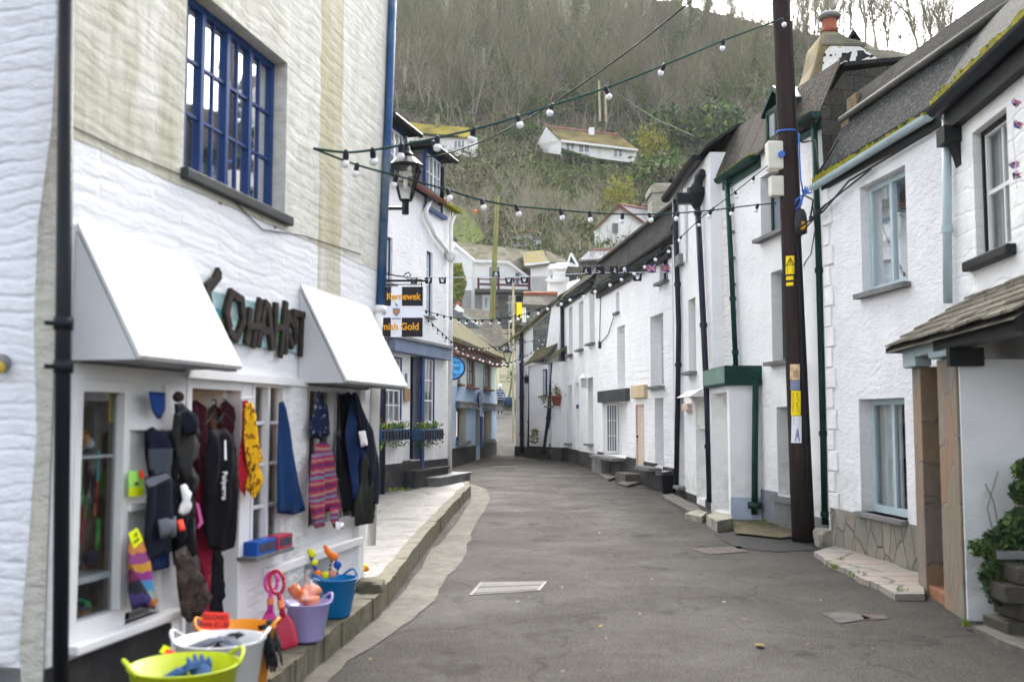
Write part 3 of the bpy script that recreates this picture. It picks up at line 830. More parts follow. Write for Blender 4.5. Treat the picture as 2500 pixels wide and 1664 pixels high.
FR3 = Fac((3.51, 21.5), (3.62, 17.9))
FR4 = Fac((2.53, 29.4), (3.5, 21.6))
FR5 = Fac((1.81, 35.7), (2.53, 29.45))
FR6 = Fac((.145, 38.6), (1.8, 35.75))
# ================================================================== RIGHT-HAND HOUSES
G0 = -.6
# ---- R1: roughcast house with duck-egg windows
H = thing('roughcast_house', 'white roughcast house with duck egg casement windows and a stone base, right of the pole', 'house', FR1.P(0, 0))
up = FR1.window(H, (2102, 428, 2214, 705), .16, 2, 1, 1, 'duck_egg', 'dull_glass', 'slate_sill', fw=.07, through=True, curtain='curtain', hang=(.5, 1))
lo = FR1.window(H, (2100, 972, 2212, 1258), .2, 2, 1, 1, 'duck_egg', 'dull_glass', None, fw=.07, through=True, curtain='curtain', hang=(.52, 1))
zs = lo[2]
mb = MB(); FR1.box(mb, lo[0] - .03, lo[1] + .02, zs - .05, zs, -.21, .09); mb.build('sill', 'slate_sill', lo[4])
FR1.wall(H, G0, 4.95, mats=['roughcast', 'smooth_side'])
mb = MB(); FR1.box(mb, .02, lo[0] - .05, G0, zs - .03, -.02, .03); FR1.box(mb, lo[0] - .05, lo[1] + .03, G0, zs - .052, -.02, .03); FR1.box(mb, lo[1] + .03, FR1.L - .3, G0, zs - .03, -.02, .03)
mb.build('stone_base', 'crazy_grey', H)
mb = MB()
z = .2; k = 0
while z < 4.6:
    FR1.box(mb, -.012, .26 if k % 2 else .17, z + .008, z + .262, -.3, .03); z += .27; k += 1
mb.build('quoins', 'smooth_white', H, bevel=.008)
FR1.gutter(H, -.1, FR1.L - .25, 4.83, .1, .065, 'duck_egg', dz=.05)
mb = MB()
for k in range(60):
    a = -.05 + (FR1.L - .25) * k / 60
    FR1.box(mb, a, a + .05, 4.83, 4.89 + .05 * R.random(), .03, .14)
mb.build('gutter_moss', 'moss', H)
mb = MB(); FR1.box(mb, 0, FR1.L - .1, 4.74, 4.95, -.02, .035); mb.build('fascia', 'black_wood', H)
FR1.pipe(H, [(2311, 268), (2314, 740)], .08, .045, 'duck_egg', collars=(560,))
FR1.roof(H, 0, FR1.L + 2.8, [(.06, 4.93), (-.3, 5.62)], 'slate_speck', dz=0)
FR1.roof(H, 0, FR1.L + 2.8, [(-.3, 5.66), (-.45, 6.02), (-3.5, 6.3)], 'slate_dark', name='upper_roof')
mb = MB(); mb.tube([FR1.P(0, 5.72, -.27), FR1.P(FR1.L + 2.8, 5.72, -.27)], .05, 8); mb.build('ridge_roll', 'ridge_roll', H, smooth=True)
mb = MB()
for k in range(4): FR1.box(mb, .0, [.35, .5, .24, .3][k], 4.75 + k * .32, 5.05 + k * .32, -.5, -.08 - k * .09)
mb.build('gable_stones', 'stone_block', H, bevel=.01)
mb = MB(); mb.tube([FR1.P(-.5, 4.3, .2), FR1.P(.2, 4.42, .1), FR1.P(.9, 4.66, .06), FR1.P(FR1.L - .3, 4.72, .05)], .014, 6); mb.tube([FR1.P(-.3, 4.2, .22), FR1.P(.3, 4.5, .09), FR1.P(1.5, 4.66, .06)], .012, 6); mb.build('cable', 'wire', H, smooth=True)
# ---- R0: sash house with porch at the right edge
H = thing('porch_house', 'white painted stone house with black trimmed sash and slate porch at the right edge', 'house', FR0.P(0, 0))
w0 = FR0.window(H, (2378, 288, 2464, 618), .15, 1, 2, 2, 'white_wood', 'dull_glass', None, fw=.06, through=True, curtain='curtain', casing='black_wood', sash=True)
mb = MB(); FR0.box(mb, w0[0] - .16, w0[1] + .1, w0[2] - .1, w0[2], -.1, .09); mb.build('sill', 'black_wood', w0[4], bevel=.015)
FR0.wall(H, G0, 4.95, mats=['slab_white', 'smooth_side'])
FR0.gutter(H, .02, 5, 4.86, .16, .09, 'black_iron')
mb = MB()
for k in range(90):
    a = .05 + 4.6 * k / 90; FR0.box(mb, a, a + .055, 4.86, 4.91 + .06 * R.random(), .08, .22)
mb.build('gutter_moss', 'moss', H)
mb = MB(); FR0.box(mb, .0, 5, 4.6, 4.9, -.02, .1); mb.build('fascia', 'black_wood', H)  # black fascia kept deep to include the dark shade under the gutter
mb = MB(); mb.prism([FR0.P(.1, 4.6, .12), FR0.P(.1, 4.3, .02), FR0.P(.1, 4.22, 0), FR0.P(.1, 4.6, 0)], FR0.u * .16); FR0.box(mb, .06, .3, 4.45, 4.62, 0, .17); mb.build('corbel', 'black_wood', H)
FR0.roof(H, -.02, 5, [(.1, 4.98), (-.3, 5.6), (-3, 6.2)], 'slate_speck')
# porch
PF = Fac((4.02, 9.95), (3.8, 8.4))
PH = thing('slate_porch', 'open stone porch under a lichened slate roof, pillars clad in brown stone', 'porch', (4.0, 9.2, 0))
pa = [PF.sz(2238, 1300)[0], PF.sz(2258, 1300)[0], PF.sz(2300, 1300)[0], PF.sz(2347, 1300)[0]]
zt = 2.2
m1 = MB(); PF.box(m1, pa[0], pa[1], -.3, zt, -.45, 0); m1.build('pillar', ['crazy_brown'], PH, bevel=.01)
m1 = MB(); PF.box(m1, pa[2], pa[3], -.3, zt + .03, -.25, 0); m1.build('pillar', ['crazy_brown'], PH, bevel=.01)
m1 = MB(); PF.box(m1, pa[0] + .02, pa[3], -.3, zt, -.8, -.5); PF.box(m1, pa[0] - .02, pa[0] + .03, -.3, zt, -.5, -.46); m1.build('alcove_wall', 'slate_wet', PH)
m1 = MB(); PF.box(m1, pa[1], pa[2], -.3, .1, -.5, -.02); m1.build('step', mat('red_tile', (.25, .12, .07), .7, .2).name, PH)
m1 = MB()
PF.box(m1, pa[0] - .12, pa[1] + .06, zt, zt + .2, -.1, .06); PF.box(m1, pa[1] + .06, pa[2] - .05, zt + .09, zt + .2, -.1, .06); PF.box(m1, pa[2] - .05, pa[3] + .05, zt + .04, zt + .2, -.1, .06)
m1.build('beam', 'duck_egg', PH, bevel=.02)
m1 = MB(); PF.box(m1, pa[2] + .2, pa[3] + 1.7, zt + .1, zt + .24, -.1, .08); PF.box(m1, pa[3] + .02, pa[3] + .12, zt - .06, zt + .1, -.2, .08); m1.build('fascia', 'black_wood', PH)
m1 = MB()
q0, q1 = PF.P(pa[3] + .003, -.3, -.02), PF.P(pa[3] + .003, -.3, -1.4)
m1.prism([q0, q1, q1 + Vector((0, 0, 2.5)), q0 + Vector((0, 0, 2.5))], PF.u * .03)
m1.build('end_wall', 'smooth_side', PH)
m1 = MB()
e0, e1 = PF.P(pa[0] - .3, zt + .22, .18), PF.P(pa[3] + 1.9, zt + .22, .16)
w_0, w_1 = PF.P(pa[0] + .1, zt + .74, -.62), PF.P(pa[3] + 1.9, zt + .74, -.62)
hipw = PF.P(pa[0] - .3, zt + .22, -.4)
d = Vector((0, 0, -.05)); m1.face([e0 + d, e1 + d, w_1 + d, w_0 + d]); m1.face([e0 + d, w_0 + d, hipw + d]); m1.face([e0, hipw, hipw + d, e0 + d])
m1.face([e0, w_0, hipw])
rr = random.Random(3); NC = 6
for k in range(NC):
    t0, t1 = k / NC, min(1, (k + 1.25) / NC)
    L0, L1, U0, U1 = e0.lerp(w_0, t0), e1.lerp(w_1, t0), e0.lerp(w_0, t1), e1.lerp(w_1, t1)
    x = 0.0
    while x < 1:
        w_ = rr.uniform(.05, .12); x2 = min(1, x + w_)
        lift = Vector((0, 0, .032 + rr.uniform(-.006, .01))); up0 = Vector((0, 0, .004)); dn = Vector((0, 0, -.022)); s_ = (L0 - U0) * rr.uniform(-.03, .1)
        q = [L0.lerp(L1, x + .002) + lift + s_, L0.lerp(L1, x2 - .002) + lift + s_, U0.lerp(U1, x2 - .002) + up0, U0.lerp(U1, x + .002) + up0]
        m1.box8([v + dn for v in q] + q); x = x2
m1.build('roof', 'roof_porch', PH)
# planter and ivy plant
pt = thing('stone_planter', 'rough stone trough with a timber edge at the right edge of the road', 'planter', (4.1, 8.0, 0))
m1 = MB()
for k in range(16):
    x = 3.9 + .28 * (k % 4); z = .08 + .14 * (k // 4)
    m1.box((x + .1 * (k // 4 % 2), 7.9 + R.uniform(-.03, .03), z), (.27, .4, .13), rot=R.uniform(-.08, .08))
m1.build('stones', mat('dark_stone', (.055, .05, .04), .9, .4, vs=6, bump=.8, bs=14).name, pt, bevel=.012)
m1 = MB(); m1.box((4.25, 8.02, .62), (.85, .12, .07)); m1.build('timber_edge', 'slate_sill', pt, bevel=.01)
m1 = MB(); m1.box((4.5, 8.2, .4), (.7, .35, .3)); m1.build('earth_fill', 'soil', pt)
patch('pale_kerb', [(2378, 1528), (2420, 1522), (2520, 1550), (2520, 1590), (2440, 1560)], 'concrete', .06, .03, 4, 'structure', .1)
# ---- R2: house with green trim
slate('slate_gable', a=(.03, .03, .03), b=(.06, .056, .05), rows=.22, width=.35, lichen=.5, lcol=(.12, .1, .06), l2=(.1, .06, .03), order='xzy')
H = thing('green_trim_house', 'white house with dark green pipes, doors and gutters behind the telegraph pole', 'house', FR2.P(0, 0))
FR2.window(H, (1857, 405, 1950, 566), .22, 2, 1, 1, 'green_paint', 'pane_mid', 'slate_sill', fw=.07, sillw=.14)
FR2.window(H, (1884, 652, 1960, 880), .22, 2, 1, 1, 'green_paint', 'pane_mid', 'slate_sill', fw=.07, sillw=.14)
d2 = FR2.door(H, (1898, 992, 1975, 1214), .24, 'green_paint')
sr = FR2.sz(1782, 600)[0]
FR2.wall(H, G0, 6.1, a0=sr, mats=['smooth_white', 'smooth_side'])
mb = MB(); hs_ = FR2.holes; FR2.holes = []
FR2.wall(H, 1.5, 6.15, a0=-.05, a1=sr, name='rough_wall', mats=['old_white', 'old_white']); FR2.holes = hs_
FR2.plinth(H, [(sr, d2[0] - .02, .55), (d2[0] - .02, FR2.L, .3)], .5, 'grey_plinth', .02)
mb = MB(); FR2.box(mb, d2[0] - .1, d2[1] + .1, d2[2] - .1, d2[2] - .01, -.2, .1); FR2.box(mb, d2[0], d2[1], -.3, d2[2] - .1, -.1, .06); mb.build('step', 'slate_sill', H)
FR2.roof(H, -.05, FR2.L + .02, [(.1, 6.12), (-.28, 7.0), (-.35, 7.04)], 'slate_big', dz=-.25)
FR2.roof(H, -.05, FR2.L, [(-.35, 7.02), (-3.8, 7.5)], 'slate_dark', name='back_roof', dz=-.3)
mb = MB()
gs = FR2.L + .03; pr = [FR2.P(gs, 4.4, -.02), FR2.P(gs, 6.1, .04), FR2.P(gs, 6.62, -.33), FR2.P(gs, 7.25, -3.8), FR2.P(gs, 4.4, -4.0)]
mb.prism(pr, -FR2.u * .025); mb.build('gable', 'slate_gable', H)
ga, gb = FR2.sz(1769, 424)[0], FR2.sz(1857, 364)[0]
FR2.gutter(H, ga, gb, 6.0, .12, .09, 'green_paint'); 
ga2 = FR2.sz(1945, 300)[0]
FR2.gutter(H, ga2, FR2.L + .05, 6.02, .12, .09, 'green_paint')
mb = MB()
for a, b in ((ga, gb), (ga2, FR2.L)):
    n_ = int((b - a) / .06)
    for k in range(n_):
        if R.random() < .7: x = a + (b - a) * k / n_; FR2.box(mb, x, x + .06, 6.0, 6.03 + .05 * R.random(), .06, .14)
mb.build('gutter_moss', 'moss', H)
for q0_, q1_ in ((ga, gb), (ga2, FR2.L)): mb = MB(); FR2.box(mb, q0_, q1_, 5.8, 6.02, 0, .05); mb.build('fascia', 'green_paint', H)
FR2.pipe(H, [(1774, 432), (1785, 640), (1797, 906)], .09, .045, 'green_paint', collars=(445, 730, 860))
FR2.pipe(H, [(1987, 285), (1999, 640), (2010, 1070), (2014, 1280)], .08, .045, 'green_paint', collars=(660, 1058, 1255))
# wall dormer beside the pole
da, db = FR2.sz(1878, 320)[0], FR2.sz(1926, 300)[0]
dm = MB(); FR2.box(dm, da, db, 5.9, 6.62, -.9, .02); do = dm.build('dormer', 'green_light', H)
dm = MB()
for (a, b, z0, z1) in ((da, da + .07, 6.0, 6.6), (db - .07, db, 6.0, 6.6), (da + .07, db - .07, 6.0, 6.07), (da + .07, db - .07, 6.53, 6.6), ((da + db) / 2 - .03, (da + db) / 2 + .03, 6.07, 6.53)): FR2.box(dm, a, b, z0, z1, .02, .06)
dm.build('dormer_frame', 'green_paint', do)
dm = MB(); FR2.box(dm, da + .07, db - .07, 6.07, 6.53, .022, .03); dm.build('pane', 'pane_pale', do)
dm = MB(); mid = (da + db) / 2
dm.prism([FR2.P(da - .1, 6.6, .1), FR2.P(mid, 6.92, .1), FR2.P(db + .1, 6.6, .1), FR2.P(db + .1, 6.53, .1), FR2.P(mid, 6.83, .1), FR2.P(da - .1, 6.53, .1)], -FR2.n * 1.1); dm.build('dormer_roof', 'green_paint', do)
for k in range(7):
    mb = MB(); z = 2.6 + k * .47; FR2.box(mb, sr + .14, sr + .26, z, z + .04, -.02, .05); mb.build('wall_tie', 'pot_grey', H)
# chimney with terracotta pot
cx_, cy_ = 5.55, 16.9
def Zat(py, Y): return 1.7 + (CY - py) / F * Y * 1.0 + math.tan(PITCH) * Y
CH = thing('chimney_stack', 'tapering lichen covered chimney with one red clay pot and stone cowl', 'chimney', (cx_, cy_, 6.0))
q = [atY(x, y, cy_) for x, y in [(1972, 205), (1992, 150), (2003, 95), (2010, 75), (2048, 75), (2060, 88), (2110, 100), (2136, 130), (2140, 205)]]
mb = MB(); mb.prism([q[0]] + q[1:4] + [q[4], q[5]] + [atY(2085, 118, cy_), atY(2105, 205, cy_)], (0, .9, 0)); mb.build('shaft', 'lichen_stone', CH, bevel=.05)
mb = MB(); mb.prism([atY(2003, 210, cy_ - .02), atY(2012, 128, cy_ - .02), atY(2028, 110, cy_ - .02), atY(2100, 112, cy_ - .02), atY(2142, 140, cy_ - .02), atY(2150, 210, cy_ - .02)], (0, .8, 0)); mb.build('painted_face', 'patchy_white', CH, bevel=.03)
mb = MB(); mb.prism([atY(2006, 110, cy_ - .05), atY(2010, 80, cy_ - .05), atY(2050, 78, cy_ - .05), atY(2075, 92, cy_ - .05), atY(2115, 100, cy_ - .05), atY(2118, 112, cy_ - .05)], (0, .9, 0)); mb.build('flaunching', 'cement', CH, bevel=.04)
p = atY(2026, 80, cy_ + .3); mpx = (cy_ + .3) / F
mb = MB(); mb.lathe([(21 * mpx, 0), (18 * mpx, 10 * mpx), (17 * mpx, 34 * mpx), (20 * mpx, 38 * mpx)], p, 20); mb.build('chimney_pot', 'terracotta', CH, smooth=True)
mb = MB(); mb.lathe([(23 * mpx, 34 * mpx), (28 * mpx, 38 * mpx), (28 * mpx, 43 * mpx), (20 * mpx, 50 * mpx), (6 * mpx, 54 * mpx)], p, 20); mb.build('cowl', 'pot_grey', CH, smooth=True)
a = atY(2068, 98, cy_); b = atY(2083, 68, cy_); c_ = atY(2104, 98, cy_)
mb = MB(); mb.prism([a, b, atY(2084, 80, cy_), atY(2074, 98, cy_)], (0, .5, 0)); mb.prism([b, c_, atY(2099, 98, cy_), atY(2084, 76, cy_)], (0, .5, 0)); mb.build('slate_cowl', 'dark_slate', CH)
# ---- buttress (white box with green capped flat roof)
BZ = thing('entrance_porch', 'white rendered box porch with a dark green flat roof and green downpipe', 'porch', (3.7, 16.9, 0))
bc = [(3.555, 16.3), (4.1, 16.3), (4.1, 17.9), (3.555, 17.9)]
FB1 = Fac((3.545, 17.9), (3.555, 16.3)); FB2 = Fac((3.555, 16.3), (4.12, 16.3))
zt = 1.7 + (1020 - 938) * 16.4 / F
FB1.hole(.12, 1.42, .1, zt - .12, .35)
FB1.wall(BZ, G0, zt, back=0, mats=['smooth_white', 'smooth_white'], ends=(0, 0))
mb = MB(); FB1.box(mb, .1, 1.44, .05, zt - .1, -.4, -.35); mb.build('doorway', 'smooth_white', BZ)
FB2.wall(BZ, G0, zt, back=0, mats=['smooth_side', 'smooth_side'], name='end_wall')
mb = MB(); FB2.box(mb, -.004, .59, G0, .42, -.02, .012); mb.build('plinth', 'blue_plinth', BZ)
zr = zt + .3
mb = MB(); FB1.box(mb, -.1, FB1.L + .1, zt - .02, zr, -.7, .09); mb.build('roof', ['green_paint'], BZ, bevel=.01)
mb = MB(); FB1.box(mb, -.08, FB1.L + .07, zt + .02, zr - .02, .09, .1); mb.build('lit_fascia', 'green_light', BZ)  # paler green strip paints in the sky light on the street side
mb = MB(); mb.tube([atY(1845, 915, 16.22), atY(1843, 1100, 16.22), atY(1842, 1255, 16.22)], .05, 12); mb.tube([atY(1842, 1225, 16.22), atY(1842, 1240, 16.22)], .11, 12); mb.tube([atY(1845, 915, 16.22), atY(1845, 925, 16.22)], .07, 12)
mb.build('downpipe', 'green_paint', BZ, smooth=True)
# ---- R3: leaning house with hopper
H = thing('leaning_house', 'narrow white house with a black rainwater hopper and crooked black pipe', 'house', FR3.P(0, 0))
FR3.window(H, (1681, 728, 1699, 908), .3, 1, 1, 2, 'white_wood', 'pane_mid', 'slate_sill', sillw=.16)
FR3.window(H, (1661, 970, 1671, 1186), .3, 1, 1, 2, 'white_wood', 'pane_mid', 'slate_sill', sillw=.16)
d3 = FR3.door(H, (1699, 978, 1722, 1216), .35, 'white_wood')
FR3.wall(H, G0, 6.55, mats=['smooth_white', 'smooth_side'])
pz3 = FR3.sz(1690, 1205)[1]
FR3.plinth(H, [(0, d3[0], pz3), (d3[0], d3[1], pz3 - .2), (d3[1], FR3.L, pz3)], .4)
FR3.gutter(H, 0, FR3.L - .4, 6.5, .14, .11, 'black_iron', dz=.1)
FR3.roof(H, -.1, FR3.L + .1, [(.12, 6.58), (-.5, 7.0), (-3.8, 7.6)], 'slate_dark')
FR3.pipe(H, [(1648, 488), (1650, 560), (1657, 800), (1655, 960), (1651, 1190)], .07, .055, 'purple_pipe', collars=(695, 890))
FR3.pipe(H, [(1703, 505), (1713, 700), (1727, 990), (1733, 1225)], .1, .055, 'purple_pipe', collars=(520, 795, 1090))
p = FR3.hit(1700, 485, .14)
mb = MB(); mb.lathe([(.05, -.2), (.1, -.12), (.17, .08), (.17, .2)], p, 10); mb.box(p + Vector((-.2, .1, .02)), (.3, .16, .2)); mb.tube([p + Vector((.0, 0, .1)), p + Vector((.05, -.1, .4)), p + Vector((.1, -.2, .45))], .09, 8); mb.build('hopper', 'black_iron', H)
mb = MB(); p = FR3.hit(1701, 967, 0); mb.prism([FR3.P(d3[0] - .35, p.z - .02, .3), FR3.P(d3[0] - .35, p.z + .16, 0), FR3.P(d3[0] - .35, p.z - .02, 0)], FR3.u * 1.2); mb.build('door_hood', 'white_board', H)
mb = MB(); q = FR3.rect(1676, 985, 1690, 1003); FR3.box(mb, q[0], q[1], q[2], q[3], 0, .1); mb.build('vent_box', 'pink_door', H, bevel=.01)
mb = MB(); q = FR3.rect(1662, 622, 1672, 648); FR3.box(mb, q[0], q[1], q[2], q[3], 0, .12); mb.build('flue_box', 'pot_grey', H)
mb = MB(); mb.tube([FR3.hit(1673, 460, .04), FR3.hit(1673, 640, .04)], .04, 8); mb.build('overflow_pipe', 'white_pipe', H)
# ---- R4: coursed house
H = thing('coursed_house', 'white painted coursed stone house with deep window reveals under a low slate roof', 'house', FR4.P(0, 0))
FR4.window(H, (1507, 795, 1526, 945), .3, 1, 1, 2, 'white_wood', 'pane_pale', None)
FR4.window(H, (1588, 768, 1620, 943), .28, 1, 1, 2, 'white_wood', 'pane_pale', 'slate_sill', sillw=.14)
FR4.window(H, (1610, 624, 1631, 688), .15, 1, 1, 2, 'black_wood', 'pane_mid', 'slate_sill', sillw=.14)
FR4.window(H, (1504, 713, 1512, 763), .15, 1, 1, 2, 'white_wood', 'pane_mid', 'slate_sill')
FR4.window(H, (1599, 971, 1620, 1138), .35, 1, 1, 2, 'white_wood', 'pane_mid', None)
FR4.door(H, (1552, 985, 1573, 1140), .05, 'pink_door', panels=False, fw=.04)
ra = FR4.rect(1472, 980, 1530, 1113); FR4.hole(*ra, .45)
FR4.wall(H, G0, 5.5, mats=['course_white', 'course_white'])
# glazed screen on the far cheek of the recess
fc = Fac(tuple(FR4.P(ra[0] + .04, 0, 0).to_2d()), tuple(FR4.P(ra[0] + .04, 0, -.45).to_2d()))
fc.window(H, (.06, fc.L - .02, ra[2] + .03, ra[3] - .03), .0, 1, 4, 3, 'white_wood', 'pane_mid', None, px=False, fw=.05, bar=.016)
mb = MB(); FR4.box(mb, ra[0], ra[1], ra[2], ra[3], -.5, -.45); mb.build('recess_wall', 'course_white', H)
mb = MB(); q = FR4.rect(1468, 951, 1538, 980); FR4.box(mb, q[0], q[1], q[2], q[3], -.05, .12); mb.build('lintel', 'dark_slate', H, bevel=.01)
mb = MB(); q = FR4.rect(1549, 940, 1581, 971); FR4.box(mb, q[0], q[1], q[2], q[3], -.02, .1); mb.build('sign_board', 'tan_board', H, bevel=.01)
segs = []; 
s1 = [0, ra[0], ra[1], FR4.sz(1552, 1050)[0], FR4.sz(1573, 1050)[0], FR4.sz(1599, 1050)[0], FR4.sz(1620, 1050)[0], FR4.L]
FR4.plinth(H, [(s1[0], s1[1], .72), (s1[1], s1[2], ra[2] - .03), (s1[2], s1[3], .7), (s1[3], s1[4], .5), (s1[4], s1[5], .66), (s1[5], s1[6], .4), (s1[6], s1[7], .62)], .65, o=.03)
mb = MB(); FR4.box(mb, ra[0] - .3, ra[1] - .15, ra[2] - .09, ra[2] - .01, -.3, .35); FR4.box(mb, ra[0] - .3, ra[0] + 1.0, -.2, ra[2] - .09, 0, .28); mb.build('stone_shelf', 'slate_sill', H)
mb = MB(); q = FR4.rect(1579, 1141, 1616, 1147); FR4.box(mb, q[0], q[1], q[2], q[3] + .02, -.3, .3); mb.build('stone_shelf', 'slate_sill', H)
mb = MB(); q = FR4.rect(1540, 1154, 1566, 1166); FR4.box(mb, q[0], q[1], 0, q[3], 0, .4); mb.build('step', 'concrete', H)
FR4.gutter(H, .2, FR4.L, 5.42, .16, .09, 'black_iron')
mb = MB(); FR4.box(mb, .3, FR4.L, 5.2, 5.45, 0, .1); mb.build('fascia', 'black_wood', H)
FR4.roof(H, 0, FR4.L + .3, [(.14, 5.5), (-.1, 6.25), (-3.8, 7.0)], 'slate_dark', dz=.1)
mb = MB(); mb.tube([FR4.P(0, 6.33, -.06), FR4.P(FR4.L, 6.43, -.06)], .06, 8); mb.build('ridge_roll', 'ridge_roll', H)
mb = MB(); mb.tube([FR4.hit(1466, 725, .03), FR4.hit(1464, 830, .03), FR4.hit(1463, 850, .03)], .012, 5); mb.tube([FR4.hit(1499, 770, .03), FR4.hit(1485, 815, .03), FR4.hit(1466, 838, .03)], .012, 5); mb.box(FR4.hit(1464, 842, .04), (.08, .08, .2)); mb.build('wall_cable', 'wire', H)
cy4 = 25.0
CH = thing('chimney_stack', 'square pale grey brick chimney with a slate cowl on the coursed house', 'chimney', atY(1620, 540, cy4))
mb = MB(); mb.prism([atY(1590, 560, cy4), atY(1592, 465, cy4), atY(1650, 465, cy4), atY(1650, 560, cy4)], (0, .8, 0)); mb.build('shaft', 'brick_grey', CH)
mb = MB(); mb.prism([atY(1587, 472, cy4 - .05), atY(1587, 455, cy4 - .05), atY(1600, 447, cy4 - .05), atY(1640, 446, cy4 - .05), atY(1652, 456, cy4 - .05), atY(1652, 466, cy4 - .05)], (0, .9, 0)); mb.build('cap', 'brick_grey', CH, bevel=.03)
mb = MB(); mb.prism([atY(1626, 447, cy4), atY(1640, 428, cy4), atY(1649, 440, cy4), atY(1645, 450, cy4), atY(1638, 434, cy4), atY(1632, 447, cy4)], (0, .6, 0)); mb.build('slate_cowl', 'dark_slate', CH)
# ---- R5: three tall reveals
H = thing('plain_house', 'smooth white terraced house with three tall upper reveals and a white lantern', 'house', FR5.P(0, 0))
for r in ((1389, 750, 1398, 866), (1413, 736, 1424, 853), (1439, 711, 1452, 838), (1388, 940, 1396, 1082), (1436, 921, 1448, 1083)):
    FR5.window(H, r, .28, 1, 1, 2, 'white_wood', 'pane_mid', 'slate_sill', sillw=.15)
d5 = FR5.door(H, (1405, 933, 1413, 1098), .3, 'white_wood')
FR5.wall(H, G0, 5.85, mats=['smooth_white', 'smooth_white'])
FR5.plinth(H, [(0, d5[0], .66), (d5[0], d5[1], d5[2]), (d5[1], FR5.L, .64)], .65, o=.03)
FR5.gutter(H, 0, FR5.L - .1, 5.78, .15, .09, 'black_iron')
mb = MB(); FR5.box(mb, 0, FR5.L, 5.6, 5.85, 0, .08); mb.build('fascia', 'black_wood', H)
FR5.roof(H, -.1, FR5.L - .02, [(.14, 5.88), (-.25, 6.3), (-3.8, 7.2)], 'slate_dark')
FR5.pipe(H, [(1372, 740), (1374, 900), (1374, 1112)], .09, .07, 'purple_pipe', collars=(885, 1030))
WL = thing('wall_lantern', 'white framed wall lantern on the smooth white terraced house', 'lantern', FR5.hit(1425, 948, .15))
p = FR5.hit(1425, 935, .15)
mb = MB()
for sx in (-1, 1):
    for sy in (-1, 1): mb.box(p + Vector((sx * .09, sy * .09, 0)), (.02, .02, .3))
mb.box(p + Vector((0, 0, -.16)), (.22, .22, .03)); mb.build('frame', 'white_wood', WL)
mb = MB(); mb.lathe([(.16, .15), (.05, .27), (.02, .3)], p, 8); mb.build('cap', 'white_wood', WL)
mb = MB(); mb.box(p, (.16, .16, .28)); mb.build('pane', 'pane_pale', WL)
mb = MB(); q = FR5.rect(1409, 987, 1413, 997); FR5.box(mb, q[0], q[1], q[2], q[3], 0, .03); mb.build('number_plate', 'deep_blue', H)
# ---- R6: house at the bend
H = thing('bend_house', 'white cottage at the bend with slate hung wall, slanting pipes and lean-to roofs', 'house', FR6.P(0, 0))
e0, e1 = FR6.sz(1259, 835)[1], FR6.sz(1365, 735)[1]
sl0, sl1 = FR6.sz(1303, 820)[0], FR6.sz(1352, 800)[0]
FR6.window(H, (1311, 1018, 1317, 1045), .1, 1, 1, 1, 'deep_blue', 'pane_dark', None, fw=.03)
FR6.wall(H, G0, e0, a0=0, mats=['rough_white', 'smooth_side'], back=5)
FR6.holes = []
mb = MB(); mb.prism([FR6.P(.0, e0 - .02), FR6.P(FR6.L, e1), FR6.P(FR6.L, e0 - .02)], -FR6.n * 4.5); mb.build('upper_wall', 'rough_white', H)
mb = MB(); sz_ = FR6.sz(1303, 885)[1]
mb.prism([FR6.P(sl0, sz_), FR6.P(sl0, e0 + (e1 - e0) * sl0 / FR6.L - .05), FR6.P(FR6.L, e1 - .05), FR6.P(FR6.L, sz_)], FR6.n * .03); mb.build('slate_hanging', 'slate_hung', H)
mb = MB()
b0, b1 = FR6.sz(1308, 1100), FR6.sz(1354, 742)
mb.prism([FR6.P(FR6.sz(1310, 1110)[0], G0, .35), FR6.P(FR6.sz(1353, 740)[0], b1[1], .1), FR6.P(FR6.L + .05, b1[1] + .15, .1), FR6.P(FR6.L + .05, G0, .35)], -FR6.n * .5); mb.build('chimney_breast', 'rough_white', H)
FR6.plinth(H, [(0, FR6.L, .62)], .62, o=.37 if False else .06)
mb = MB(); FR6.box(mb, FR6.sz(1306, 1105)[0], FR6.L + .02, G0, .6, .2, .4); mb.build('breast_plinth', 'black_plinth', H)
FR6.pipe(H, [(1272, 800), (1273, 900), (1274, 1105)], .1, .08, 'purple_pipe', collars=(830, 870, 970, 1060))
FR6.pipe(H, [(1295, 892), (1294, 1000), (1291, 1100)], .1, .075, 'purple_pipe', collars=(1030,))
FR6.pipe(H, [(1350, 886), (1338, 1030), (1328, 1105)], .5, .075, 'purple_pipe', collars=(1020,))
mb = MB()
for k in range(24):
    t0, t1 = k / 24, (k + 1) / 24
    a, b = -.2 + (FR6.L + .2) * t0, -.2 + (FR6.L + .2) * t1
    z0, z1 = e0 + (e1 - e0) * t0, e0 + (e1 - e0) * t1
    j = R.uniform(-.02, .02)
    mb.prism([FR6.P(a, z0 + j, .2), FR6.P(a, z0 + .16 + j, .14), FR6.P(a, z0 + 1.2, -1.6), FR6.P(a, z0 + 1.05, -1.6)], FR6.P(b, z1 + j, .2) - FR6.P(a, z0 + j, .2))
mb.build('roof', 'roof_mossy_green', H)
